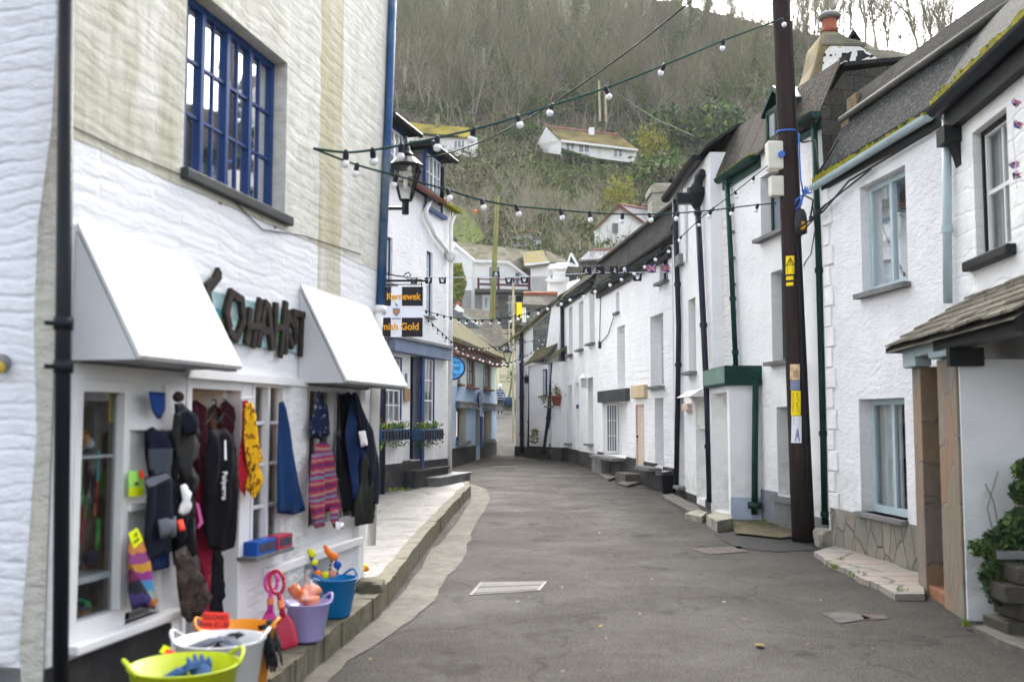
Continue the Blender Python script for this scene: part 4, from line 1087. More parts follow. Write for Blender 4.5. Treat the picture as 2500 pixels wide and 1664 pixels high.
# lean-to bays
for (x0, x1, yt, yb, o) in ((1292, 1338, 868, 893, .5), (1346, 1372, 864, 884, .55)):
    s0, s1_ = FR6.sz(x0, 890, o)[0], FR6.sz(x1, 890, o)[0]; zt_ = FR6.sz(x0, yt, .1)[1]; zb = FR6.sz(x0, yb, o)[1]
    mb = MB(); FR6.box(mb, s0, s1_, G0, zb, 0, o); mb.build('bay', 'rough_white', H)
    mb = MB(); FR6.box(mb, s0 - .01, s1_ + .01, G0, .68, .02, o + .02); mb.build('bay_plinth', 'black_plinth', H)
    mb = MB(); mb.prism([FR6.P(s0 - .1, zb, o + .15), FR6.P(s0 - .1, zb + .07, o + .15), FR6.P(s0 - .1, zt_ + .25, 0), FR6.P(s0 - .1, zt_ + .15, 0)], FR6.u * (s1_ - s0 + .2) + Vector((0, 0, .25))); mb.build('bay_roof', 'roof_mossy_green', H)
fo = .52
q = FR6.rect(1327, 901, 1335, 966, fo)
mb = MB(); FR6.box(mb, q[0], q[1], q[2], q[3], fo - .04, fo + .03); wo = mb.build('window', 'deep_blue', H)
mb = MB(); FR6.box(mb, q[0] + .04, q[1] - .03, q[2] + .05, q[3] - .05, fo + .03, fo + .035); mb.build('pane', 'pane_pale', wo)
mb = MB(); FR6.box(mb, q[0] - .2, q[1] + .05, q[2] - .06, q[2], fo - .02, fo + .12); mb.build('sill', 'slate_sill', wo)
LN = thing('wall_lantern', 'small black wall lantern between the black pipes of the cottage at the bend', 'lantern', FR6.hit(1285, 934, .15))
p = FR6.hit(1285, 927, .16)
mb = MB(); mb.lathe([(.03, -.14), (.08, -.1), (.1, .08), (.12, .1), (.03, .17), (.01, .22)], p, 8); mb.box(p + Vector((.03, .08, .05)), (.03, .2, .05)); mb.build('frame', 'black_iron', LN)
p = FR6.hit(1360, 990, .62)
FP = thing('flower_pot', 'terracotta pot with a straggly plant on a wall shelf at the bend cottage', 'flower pot', p)
mb = MB(); mb.lathe([(.12, 0), (.15, .02), (.19, .3), (.21, .3), (.21, .36), (.17, .36)], p, 14); mb.build('pot', 'terracotta', FP, smooth=True)
mb = MB(); FR6.box(mb, FR6.sz(1349, 992, .6)[0], FR6.L - .02, p.z - .06, p.z, .5, .75); tag(mb.build('shelf', 'slate_sill', loc=p), 'grey stone shelf under the terracotta pot at the bend', 'shelf')
# ================================================================== LEFT: THE SHOP
SHOPLINE = FS.sz(330, 398)[1]
SHOPBAND = tuple(FS.hit(x, 300).y for x in (788, 842))
oldshop()
H = thing('corner_shop', 'whitewashed corner shop with big blue upstairs window and algae stained wall, left foreground', 'shop', FS.P(0, 0))
uw = FS.sz(500, 200)
# upper window: four blue casements
r = (452, -20, 700, 470)
a0, a1 = FS.sz(450, 300)[0], FS.sz(699, 330)[0]
z0, z1 = FS.sz(575, 470)[1], FS.sz(700, 153)[1]
W1 = FS.window(H, (a0, a1, z0, z1), .15, 4, 2, 3, 'blue_wood', 'bright_glass', None, px=False, fw=.05, bar=.02, through=True, curtain='cream_curtain', hang=(.3, .36), label='blue window of four casements with small panes')
mb = MB(); FS.box(mb, a0 - .03, a1 + .06, z0 - .07, z0, -.14, .05); mb.build('sill', 'dark_slate', W1[4], bevel=.01)
# ground floor openings
D1 = FS.rect(447, 922, 604, 1528)
S2 = FS.rect(612, 932, 690, 1335)
S3 = FS.rect(747, 946, 868, 1288)
S1 = FS.rect(176, 922, 415, 1505)
D1 = (D1[0], D1[1], PZ(6) + .02, FS.sz(530, 928)[1])
S1 = (S1[0], S1[1], FS.sz(240, 1545)[1], FS.sz(240, 928)[1])
VENT = FS.rect(705, 1362, 812, 1436); VENT = (VENT[0], VENT[1], PZ(8) + .03, FS.sz(760, 1368)[1])
for h, d in ((D1, .1), (S2, .08), (S3, .12), (S1, .06), (VENT, .3)): FS.hole(*h, d)
sl0 = FS.sz(882, 1430)[0]; sl1 = FS.sz(962, 0)[0]
zt = 7.0; zb = PZ(9)
s_lo = sl0 - (sl1 - sl0) * (zb + .6) / (FS.sz(962, 0)[1] - zb); s_hi = sl0 + (sl1 - sl0) * (zt - zb) / (FS.sz(962, 0)[1] - zb)
FS.wall(H, G0, zt, 0, s_lo if False else max(s_lo, S3[1] + .02), back=6, slant=(s_lo, s_hi), mats=['shop_wall', 'lime_side'])
mb = MB(); FS.box(mb, .0, S1[1] + .02, G0, S1[2] - .08, -.3, .02); mb.build('plinth', 'black_plinth', H)
gn = -FS.u   # camera-facing gable
mb = MB(); q = [FS.P(-.02, G0, .02), FS.P(-.02, G0, -5), FS.P(-.02, .17, -5), FS.P(-.02, .14, .02)]
mb.prism(q, FS.u * .02); mb.build('gable_plinth', 'black_plinth', H)
# rounded, dirty corner strip
W('corner_dirt', tint=(.52, .5, .44), course=0, rub=.9, dirt=.8, dirtcol=(.25, .21, .17), order='xzy')
mb = MB(); pr = []
for k in range(15):
    z = .14 + k * .5; pr.append(FS.P(-.012, z, -.09 - .03 * math.sin(k * 1.7) - .02 * math.sin(k * .6)))
e = [FS.P(-.014, .14 + k * .5, .0) for k in range(15)]
for k in range(14): mb.face([pr[k], e[k], e[k + 1], pr[k + 1]])
mb.build('dirty_corner', 'corner_dirt', H)
# shop interior: floor, back, glowing panels standing in for its warm light
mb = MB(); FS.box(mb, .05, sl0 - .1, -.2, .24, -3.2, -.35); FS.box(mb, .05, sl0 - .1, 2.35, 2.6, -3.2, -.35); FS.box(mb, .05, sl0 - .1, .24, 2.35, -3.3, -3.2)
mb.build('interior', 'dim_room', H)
glow('warm_glow', (.8, .42, .22), .45)
mb = MB(); q = FS.sz(470, 960)[0]; FS.box(mb, D1[0] + .0, D1[0] + .32, 1.7, D1[3] - .02, -.5, -.47); FS.box(mb, S2[0], S2[1], S2[2] + .9, S2[3] - .1, -.5, -.46); mb.build('glow_panel', 'warm_glow', H)
# door frame and door
mb = MB(); FS.box(mb, D1[1] - .14, D1[1], D1[2], D1[3], -.1, .015); FS.box(mb, D1[0], D1[0] + .05, D1[2], D1[3], -.1, .012); FS.box(mb, D1[0] + .05, D1[1] - .14, D1[3] - .06, D1[3], -.1, .012)
do = mb.build('door_frame', 'white_wood', H, bevel=.006)
mb = MB(); q0 = FS.P(D1[1] - .14, 0, -.1); q1 = FS.P(D1[1] - .3, 0, -.65)
mb.prism([q0 + Vector((0, 0, D1[2])), q1 + Vector((0, 0, D1[2])), q1 + Vector((0, 0, D1[3] - .06)), q0 + Vector((0, 0, D1[3] - .06))], FS.u * -.04); mb.build('door', 'white_wood', H)
def shopwin(h, frame, lights, cols, rows, fw=.045, dep=.06):
    mb = MB(); a0, a1, z0, z1 = h; D = -dep
    FS.box(mb, a0, a1, z0, z0 + fw * 1.6, D, .01); FS.box(mb, a0, a1, z1 - fw, z1, D, .01)
    FS.box(mb, a0, a0 + fw, z0 + fw * 1.6, z1 - fw, D, .01); FS.box(mb, a1 - fw, a1, z0 + fw * 1.6, z1 - fw, D, .01)
    for k in range(1, lights):
        x = a0 + (a1 - a0) * k / lights; FS.box(mb, x - fw / 2, x + fw / 2, z0 + fw * 1.6, z1 - fw, D, .008)
    n = lights * cols
    for k in range(1, n):
        if k % cols: x = a0 + (a1 - a0) * k / n; FS.box(mb, x - .01, x + .01, z0, z1, D + .01, -.01)
    for k in range(1, rows): z = z0 + (z1 - z0) * k / rows; FS.box(mb, a0, a1, z - .012, z + .012, D + .012, -.012)
    o = mb.build('window', frame, H, bevel=.004)
    m2 = MB(); m2.face([FS.P(a0, z0, D + .02), FS.P(a1, z0, D + .02), FS.P(a1, z1, D + .02), FS.P(a0, z1, D + .02)]); m2.build('pane', 'shop_glass', o)
    return o
sA = FS.sz(310, 1200)[0]
w1 = shopwin((S1[0], sA, S1[2], S1[3]), 'white_wood', 1, 1, 1, .055)
mb = MB(); FS.box(mb, S1[0] + .05, sA - .05, S1[2] + (S1[3] - S1[2]) * .69, S1[2] + (S1[3] - S1[2]) * .7, -.2, -.05); FS.box(mb, S1[0] + .05, sA - .05, S1[2] + (S1[3] - S1[2]) * .2, S1[2] + (S1[3] - S1[2]) * .225, -.3, -.05); mb.build('shelf', 'white_wood', w1)
# boarded right half with ledges
mb = MB(); FS.box(mb, sA, S1[1] - .07, S1[2] + .05, S1[3], -.06, -.02); FS.box(mb, S1[1] - .09, S1[1], S1[2], S1[3], -.06, .01)
for py in (1040, 1232): 
    z = FS.sz(350, py)[1]; FS.box(mb, sA, S1[1] - .09, z - .02, z + .02, -.02, .03)
mb.build('boarded_bay', 'white_wood', H)
mb = MB(); FS.box(mb, S1[0] - .03, S1[1] + .04, S1[2] - .05, S1[2], -.05, .08); mb.build('sill', 'white_wood', H, bevel=.01)
shopwin(S2, 'white_wood', 2, 1, 4, .035)
shopwin(S3, 'white_wood', 2, 2, 3, .035)
mb = MB(); lz = FS.sz(755, 1358)[1]; FS.box(mb, FS.sz(640, 1390)[0], FS.sz(872, 1320)[0], lz - .035, lz + .035, 0, .06); mb.build('ledge', 'white_wood', H, bevel=.01)
mb = MB(); FS.box(mb, FS.sz(862, 1400)[0], FS.sz(874, 1400)[0], PZ(9) - .1, S3[3], -.02, .05); mb.build('corner_post', 'white_wood', H)
mb = MB(); FS.box(mb, VENT[0], VENT[1], VENT[2], VENT[3], -.34, -.3); mb.build('vent_shade', 'opening_shade', H)  # near-black sheet stands in for the shade inside the vent
mb = MB(); a, b = FS.sz(450, 915)[0], FS.sz(735, 930)[0]; FS.box(mb, a - .05, b, D1[3], D1[3] + .05, 0, .06); mb.build('lintel', 'white_wood', H)
# colourful stock seen through the shop window
cols = ['stock_red', 'stock_teal', 'stock_tan', 'stock_green', 'stock_dark', 'stock_orange', 'stock_grey']
for n_, c_ in zip(cols, [(.5, .05, .08), (.12, .45, .5), (.45, .3, .18), (.12, .42, .1), (.06, .06, .09), (.75, .3, .1), (.55, .55, .58)]): mat(n_, c_, .6, .3, vs=20, bump=0)
mb = MB(); rr = random.Random(44)
H1 = S1[3] - S1[2]
for k in range(46):   # hanging necklaces, keyrings and strips above the lower shelf
    a = rr.uniform(S1[0] + .05, sA - .09); z = S1[2] + H1 * rr.uniform(.28, .6); h = rr.uniform(.06, .22); w_ = rr.uniform(.006, .03)
    o = -.1 - rr.random() * .1; FS.box(mb, a, a + w_, z, z + h, o - .01, o, rr.randrange(7))
for k in range(26):   # toys and bags heaped on the shelves
    base_ = S1[2] + H1 * rr.choice([.03, .03, .225, .71]); a = rr.uniform(S1[0] + .06, sA - .08)
    mb.ball(FS.P(a, base_ + .03 + rr.random() * .06, -.12 - rr.random() * .08), rr.uniform(.02, .045), 9, (1, 1, rr.uniform(.7, 1.5)), rr.randrange(7), .5)
mb.build('shop_display', cols, w1)
mb = MB(); FS.box(mb, S1[0], S1[1], S1[2], S1[3], -.3, -.27); mb.build('backboard', mat('back_tan', (.3, .24, .18), .9, .4, vs=6).name, w1)
mb = MB(); q = FS.rect(268, 960, 288, 1030, -.08); FS.box(mb, q[0], q[1], q[2], q[3], -.085, -.08); mb.build('yellow_notice', 'yellow_sign', w1)
# pillar between S2 and S3
mb = MB(); a, b = FS.sz(694, 1100)[0], FS.sz(742, 1100)[0]; mb.prism([FS.P(a, .1, -.05), FS.P(a + .03, .1, .04), FS.P(b - .03, .1, .04), FS.P(b, .1, -.05)], (0, 0, D1[3] - .08)); mb.build('pillar', 'rough_white', H, bevel=.02)
# far-corner blue rainwater pipe, white pipe below
mb = MB(); mb.tube([FS.hit(961, -60, .04), FS.hit(948, 300, .04), FS.hit(928, 752, .04)], .04, 12); mb.build('downpipe', 'blue_pipe', H, smooth=True)
mb = MB(); mb.tube([FS.hit(926, 750, .04), FS.hit(922, 800, .04), FS.hit(905, 1330, .04)], .045, 12); mb.tube([FS.hit(927, 748, .04), FS.hit(926, 765, .04)], .065, 12); mb.build('lower_pipe', 'white_pipe', H, smooth=True)
# near-corner black pipe
mb = MB(); c0 = FS.P(.03, 0, .075)
def vline(px0, px1, off): return [FS.hit(px0, -60, off), FS.hit((px0 + px1) / 2, 800, off), FS.hit(px1, 1760, off)]
mb.tube(vline(163, 146, .09), .036, 14); bp = mb.build('downpipe', 'black_iron', H, smooth=True)
for y in (790, 895): mb = MB(); p = FS.hit(155, y, .09); mb.tube([p - Vector((0, 0, .03)), p + Vector((0, 0, .03))], .045, 14); mb.tube([p, p - FS.u * .07 - FS.n * .05], .012, 8); mb.build('collar', 'black_iron', bp, smooth=True)
# cable and eye hooks
mb = MB(); mb.tube([FS.hit(x, y, .01) for x, y in [(180, 310), (300, 368), (450, 430), (560, 480), (640, 560), (740, 575), (880, 620)]], .004, 5); mb.build('cable', 'wire', H)
for x, y in ((538, 490), (672, 550)):
    mb = MB(); p = FS.hit(x, y, .03); mb.tube([p + FS.u * .02 * math.cos(t) + Vector((0, 0, .022 * math.sin(t))) for t in [math.pi * (1.1 + k * .1) * 1 for k in range(9)]], .005, 6); mb.build('hook', 'brown_wood', H)
# bulkhead lamp on the gable
FG = Fac(tuple(FS.P(-.01, 0, -1.2).to_2d()), tuple(FS.P(-.01, 0, 0).to_2d()))
p = FG.hit(6, 892, 0)
LP = thing('bulkhead_lamp', 'small round grey wall lamp with an amber glass at the left edge', 'lamp', p)
mb = MB(); m3 = Matrix.Rotation(math.pi / 2, 3, 'X')
mb.lathe([(.045, 0), (.045, .04), (.03, .055)], p, 14)
for v in mb.v: d = v - p; v.x, v.y, v.z = p.x + d.x, p.y - d.z, p.z + d.y + .012
mb.build('body', 'pot_grey', LP)
mb = MB(); mb.ball(p + Vector((.008, -.055, -.012)), .032, 12); mb.build('glass', 'lemon_lamp', LP, smooth=True)
# ---- awnings: solid boarded hoods
def awning(tl, tr, bl, br, fl, fr, label):
    # wall top-left, wall top-right, wall bottom-left (side), bottom right px, front-left, front-right
    zt_ = (FS.sz(*tl)[1] + FS.sz(*tr)[1]) / 2; zb_ = FS.sz(*bl)[1]
    lo, hi = 0.05, 1.5
    for _ in range(40):
        m = (lo + hi) / 2
        if FS.sz(*fl, m)[1] > zb_: hi = m
        else: lo = m
        if abs(hi - lo) < 1e-4: break
    return zt_, zb_, lo
def hood(sL, sR, zt_, zb_, o, label, cut=.0):
    T = thing('shop_awning', label, 'awning', FS.P((sL + sR) / 2, zb_), 'white hoods on the shop front')
    mb = MB(); th = .02
    N = 14
    for k in range(N):
        a, b = sL + (sR - sL) * k / N + .003, sL + (sR - sL) * (k + 1) / N - .003
        mb.box8([FS.P(a, zb_, o), FS.P(b, zb_, o), FS.P(b, zt_, .01), FS.P(a, zt_, .01), FS.P(a, zb_ + th, o + th * .6), FS.P(b, zb_ + th, o + th * .6), FS.P(b, zt_ + th, .01 + th * .4), FS.P(a, zt_ + th, .01 + th * .4)])
    mb.build('sloping_top', 'white_board', T)
    for a in (sL + .01, sR - .03):
        mb = MB(); mb.prism([FS.P(a, zb_, .005), FS.P(a, zt_ - .02, .005), FS.P(a, zb_, o - .01)], FS.u * .02); mb.build('side_panel', 'white_board', T)
    mb = MB(); FS.box(mb, sL + .03, sR - .03, zb_ - .015, zb_, o - .06, o - .01); FS.box(mb, sL + .03, sR - .03, zb_ - .012, zb_, .005, .04); mb.build('under_rail', 'slate_sill', T)
    return T
def fit_hood(sL, sR, topY, flpx, frpx, label):
    # find projection and drop from the front bottom corners
    best = None
    for i in range(10, 120):
        o = i / 100
        l = FS.sz(*flpx, o); r_ = FS.sz(*frpx, o)
        e = abs(l[0] - sL) + abs(r_[0] - sR)
        if best is None or e < best[0]: best = (e, o, (l[1] + r_[1]) / 2, l, r_)
    print('hood', best, sL, sR)
    return hood(sL, sR, topY, best[2], best[1], label)
t1 = (FS.sz(178, 548)[1] + FS.sz(452, 634)[1]) / 2
fit_hood(FS.sz(176, 700)[0], FS.sz(455, 650)[0], t1, (305, 872), (588, 903), 'larger white boarded hood above the near shop window and door')
t2 = (FS.sz(723, 678)[1] + FS.sz(893, 768)[1]) / 2
fit_hood(FS.sz(727, 800)[0], FS.sz(895, 775)[0], t2, (857, 938), (992, 945), 'smaller white boarded hood above the far shop window and coats')
# ---- shop sign: rough cut letters over a painted board
SG = thing('shop_sign', 'hand cut dark wooden letters over a patchwork painted board above the shop door', 'sign', FS.hit(610, 780))
b = [FS.sz(x, y, .02) for x, y in [(496, 712), (735, 768), (731, 856), (520, 808)]]
sa, sb = b[0][0], b[1][0]; zc = (b[0][1] + b[2][1]) / 2; hh = (b[1][1] - b[2][1])
mb = MB(); FS.box(mb, sa, sb, zc - hh * .55, zc + hh * .55, .005, .02); mb.build('board', mat('board_teal', (.3, .45, .46), .7, .3, vs=12).name, SG)
pc = [('patch_pink', (.5, .3, .3)), ('patch_green', (.05, .5, .06)), ('patch_teal', (.05, .3, .33)), ('patch_pale', (.4, .52, .5)), ('patch_olive', (.2, .26, .05))]
for n_, c_ in pc: mat(n_, c_, .7, .15)
mb = MB()
for k in range(20):
    a = sa + (sb - sa) * (k + .1) / 20; z = zc + R.uniform(-.5, .1) * hh; FS.box(mb, a, a + (sb - sa) / 20 * .9, z, z + hh * .42, .02, .023 + k * .0001, [0, 3, 2, 4, 0, 3, 1, 2][k % 8])
mb.build('painted_patches', [n_ for n_, _ in pc], SG)
mat('letter_wood', (.035, .028, .025), .8, .4, vs=15, bump=.4)
def stroke(mb, pts, wd=.028):
    P2 = [(sa + (sb - sa) * u, zc + hh * v) for u, v in pts]
    for (a, z), (c, d) in zip(P2, P2[1:]):
        L = Vector((c - a, d - z)); n = Vector((-L.y, L.x)).normalized() * wd; e = L.normalized() * wd * .5
        A = [(a - e.x + n.x, z - e.y + n.y), (c + e.x + n.x * .8, d + e.y + n.y * .8), (c + e.x - n.x * .8, d + e.y - n.y * .8), (a - e.x - n.x, z - e.y - n.y)]
        mb.prism([FS.P(x, y, .024) for x, y in A], FS.n * R.uniform(.025, .035))
GL = [('boot_letter', [[(.1, 1.0), (.06, .75), (.0, .6), (.03, .1), (.07, -.3), (.13, -.3)], [(.03, .62), (.1, .9)]]),
      ('letter', [[(.2, -.2), (.17, .1), (.21, .6), (.25, .55)], [(.25, .55), (.31, .5), (.33, .0), (.27, -.45), (.2, -.3)]]),
      ('letter', [[(.4, .3), (.37, -.5)], [(.37, -.1), (.5, -.05)], [(.5, .6), (.44, -.55)]]),
      ('letter', [[(.49, -.5), (.55, .55), (.58, .5)], [(.58, .5), (.63, -.55)], [(.52, -.15), (.62, -.1)]]),
      ('letter', [[(.67, .6), (.66, -.5)], [(.78, .7), (.73, -.7)], [(.66, .0), (.76, .05)]]),
      ('letter', [[(.8, .5), (.78, -.6)], [(.8, .4), (.92, .0)], [(.79, .0), (.86, -.4)]]),
      ('letter', [[(.87, .5), (1.02, .5)], [(.98, .5), (.97, -.6)], [(.88, .45), (.9, -.3)]])]
for n_, g_ in GL:
    mb = MB()
    for st in g_: stroke(mb, st)
    mb.build(n_, 'letter_wood', SG)
# ================================================================== HANGING STOCK
def cloth(name, label, cat, pts, m, off=.08, thick=.03, fold=.012, ff=14, fac=None, group=None, T=None, seed=None):
    fac = fac or FS
    P2 = [fac.sz(x, y, off) for x, y in pts]
    mb = puff(P2, lambda a, z, o: fac.P(a, z, off + o), thick * .6, fold * 1.9, ff * 1.3, seed=seed if seed is not None else len(name) + pts[0][0])
    if T is not None: return mb.build(name, m, T, smooth=True)
    c = fac.P(sum(p[0] for p in P2) / len(P2), max(p[1] for p in P2), off)
    o = mb.build(name, m, None, smooth=True, loc=c)
    return tag(o, label, cat, group)
mat('navy_cloth', (.012, .03, .1), .95, .3, bump=.3, bs=80); mat('navy_dark', (.012, .014, .025), .9, .3, bump=.3, bs=80)
mat('olive_cloth', (.025, .027, .02), .9, .3, bump=.3); mat('charcoal_knit', (.03, .03, .03), .95, .3, bump=.5, bs=90)
mat('black_cloth', (.008, .008, .012), .95, .3, bump=.2); mat('crimson', (.2, .01, .03), .9, .3, bump=.2); mat('scarlet', (.45, .015, .03), .9, .25, bump=.2)
mat('royal_cloth', (.02, .06, .25), .8, .3, bump=.2); mat('teal_navy', (.01, .04, .13), .95, .2, bump=.7, bs=120)
mat('fur', (.085, .068, .06), 1.0, .6, vs=22, bump=1.2, bs=70, dist=.03); mat('grey_wool', (.13, .14, .17), .95, .2, bump=.5, bs=90)
mat('white_cloth', (.75, .75, .76), .9, .05, bump=.1); mat('denim', (.03, .07, .17), .95, .3, bump=.5, bs=80)
splotch('sunflower', [(.06, .03, .02), (.7, .38, .01), (.75, .42, .01), (.25, .08, .01), (.75, .42, .02)], 17)
splotch('floral_navy', [(.012, .016, .05), (.015, .02, .06), (.02, .025, .07), (.3, .33, .4)], 30)
stripes('jacket_stripe', [(.28, .02, .08), (.35, .17, .12), (.3, .03, .13), (.16, .2, .25), (.22, .03, .14), (.33, .2, .15), (.35, .03, .08), (.12, .03, .1)], .17, 'z', wob=.03)
stripes('jumper_stripe', [(.14, .11, .1), (.07, .08, .1), (.012, .014, .03)], .42, 'z', wob=.02)
stripes('rainbow', [(.3, .08, .25), (.65, .25, .08), (.35, .45, .4), (.08, .3, .55), (.3, .05, .25), (.6, .3, .05)], .33, 'z', wob=.1)
stripes('rainbow_dark', [(.12, .02, .06), (.3, .12, .02), (.05, .04, .14), (.02, .02, .03)], .3, 'z', wob=.1)
mat('neon_yellow', (.75, .85, .01), .6, .02, bump=0); mat('neon_green', (.4, .8, .15), .6, .1, bump=0); mat('neon_red', (.95, .07, .04), .6, .03, bump=0)
mat('ink', (.12, .01, .01), .8, 0, bump=0)
cloth('waterproof_trousers', 'blue waterproof trousers hanging high beside the boarded bay', 'trousers', [(362, 955), (404, 958), (403, 1000), (392, 1022), (384, 1022), (370, 1000)], 'royal_cloth', .07)
cloth('pompom_hat', 'dark hat hanging by the lit doorway under a brown pompom', 'hat', [(425, 985), (445, 982), (478, 1015), (486, 1060), (470, 1090), (440, 1070), (428, 1030)], 'navy_dark', .1, .04)
p = FS.hit(436, 968, .1); mb = MB(); mb.ball(p, .032, 12, wob=.3); tag(mb.build('fur_pompom', mat('brown_fur', (.06, .035, .025), 1, .5, vs=30, bump=1, bs=80).name, loc=p), 'round brown fur bobble hanging at the left of the doorway', 'pompom')
cloth('knitted_coat', 'long charcoal knitted scarf bundle hanging left of the shop doorway', 'scarf', [(424, 1010), (450, 1000), (488, 1085), (484, 1120), (466, 1130), (486, 1165), (482, 1200), (462, 1200), (440, 1150), (418, 1060)], 'charcoal_knit', .13, .05, .02)
cloth('striped_jumper', 'navy, grey and taupe striped jumper hanging in front of the boarded bay', 'jumper', [(361, 1062), (380, 1052), (424, 1048), (432, 1075), (438, 1165), (386, 1180), (362, 1140)], 'jumper_stripe', .1, .045, .015)
cloth('navy_jacket', 'navy jacket hanging below the striped jumper', 'jacket', [(352, 1165), (412, 1148), (428, 1180), (438, 1260), (418, 1300), (420, 1345), (362, 1368), (352, 1300), (358, 1210)], 'navy_dark', .12, .05, .02)
cloth('grey_bag', 'grey cloth bag hanging below the navy jacket', 'bag', [(385, 1268), (430, 1258), (432, 1310), (392, 1316)], 'grey_wool', .16, .03)
cloth('grey_flap', 'pale grey folded scarf hung across the navy jacket', 'scarf', [(353, 1170), (406, 1154), (418, 1164), (362, 1192)], 'grey_wool', .17, .02)
cloth('navy_skirt', 'blue hanging fabric above the white sill near the colourful sock hat', 'cloth', [(352, 1290), (395, 1290), (415, 1330), (412, 1385), (370, 1395), (355, 1350)], 'navy_cloth', .08, .035, .015)
cloth('white_toy', 'white plush shape hanging beside the navy jacket', 'soft toy', [(440, 1185), (452, 1180), (466, 1205), (462, 1240), (448, 1258), (436, 1250), (446, 1220)], 'white_cloth', .17, .03)
cloth('red_tag', 'small bright red tag hanging below the white plush shape', 'tag', [(432, 1270), (446, 1266), (452, 1294), (438, 1298)], 'neon_red', .18, .01, .002)
cloth('fur_hood', 'long brown fur hat hanging at the left side of the doorway', 'fur hat', [(425, 1345), (455, 1330), (480, 1380), (505, 1420), (508, 1460), (496, 1500), (462, 1520), (442, 1500), (432, 1430)], 'fur', .16, .07, .03, 22)
cloth('dark_shawl', 'black shawl hanging above the brown fur hat', 'shawl', [(428, 1240), (455, 1232), (470, 1290), (476, 1350), (450, 1390), (430, 1360)], 'black_cloth', .12, .05, .02)
cloth('pink_belt', 'thin pink strap hanging in the doorway', 'strap', [(478, 1225), (486, 1230), (496, 1275), (486, 1292), (480, 1288), (488, 1272)], mat('pink_cloth', (.5, .1, .3), .8, .1).name, .2, .01, .004)
cloth('crimson_cloth', 'crimson garment hanging inside the doorway behind the black hoodie', 'garment', [(476, 1180), (512, 1170), (520, 1300), (512, 1500), (494, 1505), (488, 1380), (478, 1340)], 'crimson', .02, .03, .02)
hd = thing('black_hoodie', 'black hoodie with white lettering down the front hanging in the doorway', 'hoodie', FS.hit(540, 1050, .08))
cloth('body', '', '', [(508, 1062), (520, 1048), (552, 1046), (568, 1070), (578, 1130), (577, 1260), (572, 1335), (545, 1345), (512, 1340), (498, 1290), (500, 1120)], 'black_cloth', .1, .06, .02, T=hd)
ps, pz_ = FS.sz(546, 1185, .17)
lettering('printed_word', 'Polperro', .085, FS.P(ps, pz_, .175), Vector((0, 0, -1)), FS.u, 'white_cloth', hd, .002, width=.17)
ps2, pz2 = FS.sz(549, 1098, .17); mb = MB(); mb.prism([FS.P(ps2 - .012, pz2 - .06, .175), FS.P(ps2 + .012, pz2 - .06, .175), FS.P(ps2 + .004, pz2 + .06, .172), FS.P(ps2 - .016, pz2 + .06, .172)], FS.n * .003); mb.build('swing_tag', 'white_cloth', hd)
hg = MB()
for x in (522, 548):
    p = FS.hit(x, 985, .06); hg.tube([p + Vector((0, 0, .0)) + FS.u * .03 * math.cos(t) + Vector((0, 0, .03 * math.sin(t))) for t in [k * .4 - .8 for k in range(9)]], .005, 6)
    hg.tube([p + FS.u * -.02 + Vector((0, 0, -.02)), p + FS.u * .0 + Vector((0, 0, -.06)), p + FS.u * -.1 + Vector((0, 0, -.13))], .006, 6); hg.tube([p + Vector((0, 0, -.06)), p + FS.u * .11 + Vector((0, 0, -.13))], .006, 6)
hg.build('hanger', 'black_iron', hd)
cloth('red_scarf', 'red patterned scarf hanging behind the sunflower scarf', 'scarf', [(591, 978), (606, 976), (602, 1080), (606, 1150), (598, 1212), (584, 1190), (581, 1130), (590, 1060)], 'scarlet', .09, .02, .015)
cloth('sunflower_scarf', 'yellow sunflower patterned scarf hanging at the right of the doorway', 'scarf', [(597, 985), (616, 980), (630, 1060), (642, 1125), (632, 1130), (641, 1175), (632, 1200), (620, 1218), (598, 1190), (606, 1160), (596, 1080)], 'sunflower', .11, .03, .018)
mb = MB(); mb.tube([FS.hit(586, 972, .1), FS.hit(622, 970, .1)], .006, 6); tag(mb.build('scarf_rail', 'white_wire', loc=FS.hit(600, 972, .1)), 'short pale rail holding the red and the sunflower scarf', 'rail')
cloth('blue_towel', 'plain deep blue fleece blanket hanging on the rough white pillar', 'blanket', [(680, 983), (692, 978), (700, 1000), (712, 1080), (730, 1180), (746, 1245), (716, 1256), (676, 1252), (676, 1120)], 'teal_navy', .09, .04, .016, 10)
cloth('patterned_bag', 'navy bag with white flower specks hanging above the striped child jacket', 'bag', [(771, 960), (780, 952), (784, 972), (800, 990), (806, 1060), (780, 1072), (758, 1066), (756, 1040), (768, 1000)], 'floral_navy', .1, .05, .012)
sj = thing('striped_jacket', 'child jacket of red, purple and grey stripes hanging below the far hood', 'jacket', FS.hit(790, 1080, .1))
cloth('body', '', '', [(770, 1085), (786, 1076), (804, 1084), (816, 1110), (824, 1210), (836, 1232), (828, 1246), (792, 1250), (788, 1150), (766, 1110)], 'jacket_stripe', .1, .05, .012, T=sj)
cloth('sleeve', '', '', [(760, 1110), (776, 1100), (792, 1130), (793, 1284), (768, 1290), (752, 1225)], 'jacket_stripe', .14, .04, .01, T=sj)
cloth('sleeve', '', '', [(804, 1236), (826, 1240), (828, 1278), (816, 1290), (806, 1270)], 'jacket_stripe', .12, .035, .01, T=sj)
cloth('black_coat', 'black coat hanging nearest to the striped child jacket', 'coat', [(820, 1056), (838, 1080), (852, 1150), (866, 1245), (836, 1250), (828, 1180), (820, 1120)], 'black_cloth', .1, .05, .02)
cloth('blue_coat', 'blue raincoat with a white swing tag hanging under the far hood', 'coat', [(858, 962), (866, 955), (880, 985), (896, 1090), (900, 1215), (862, 1222), (852, 1140), (842, 1060)], 'navy_cloth', .16, .05, .02)
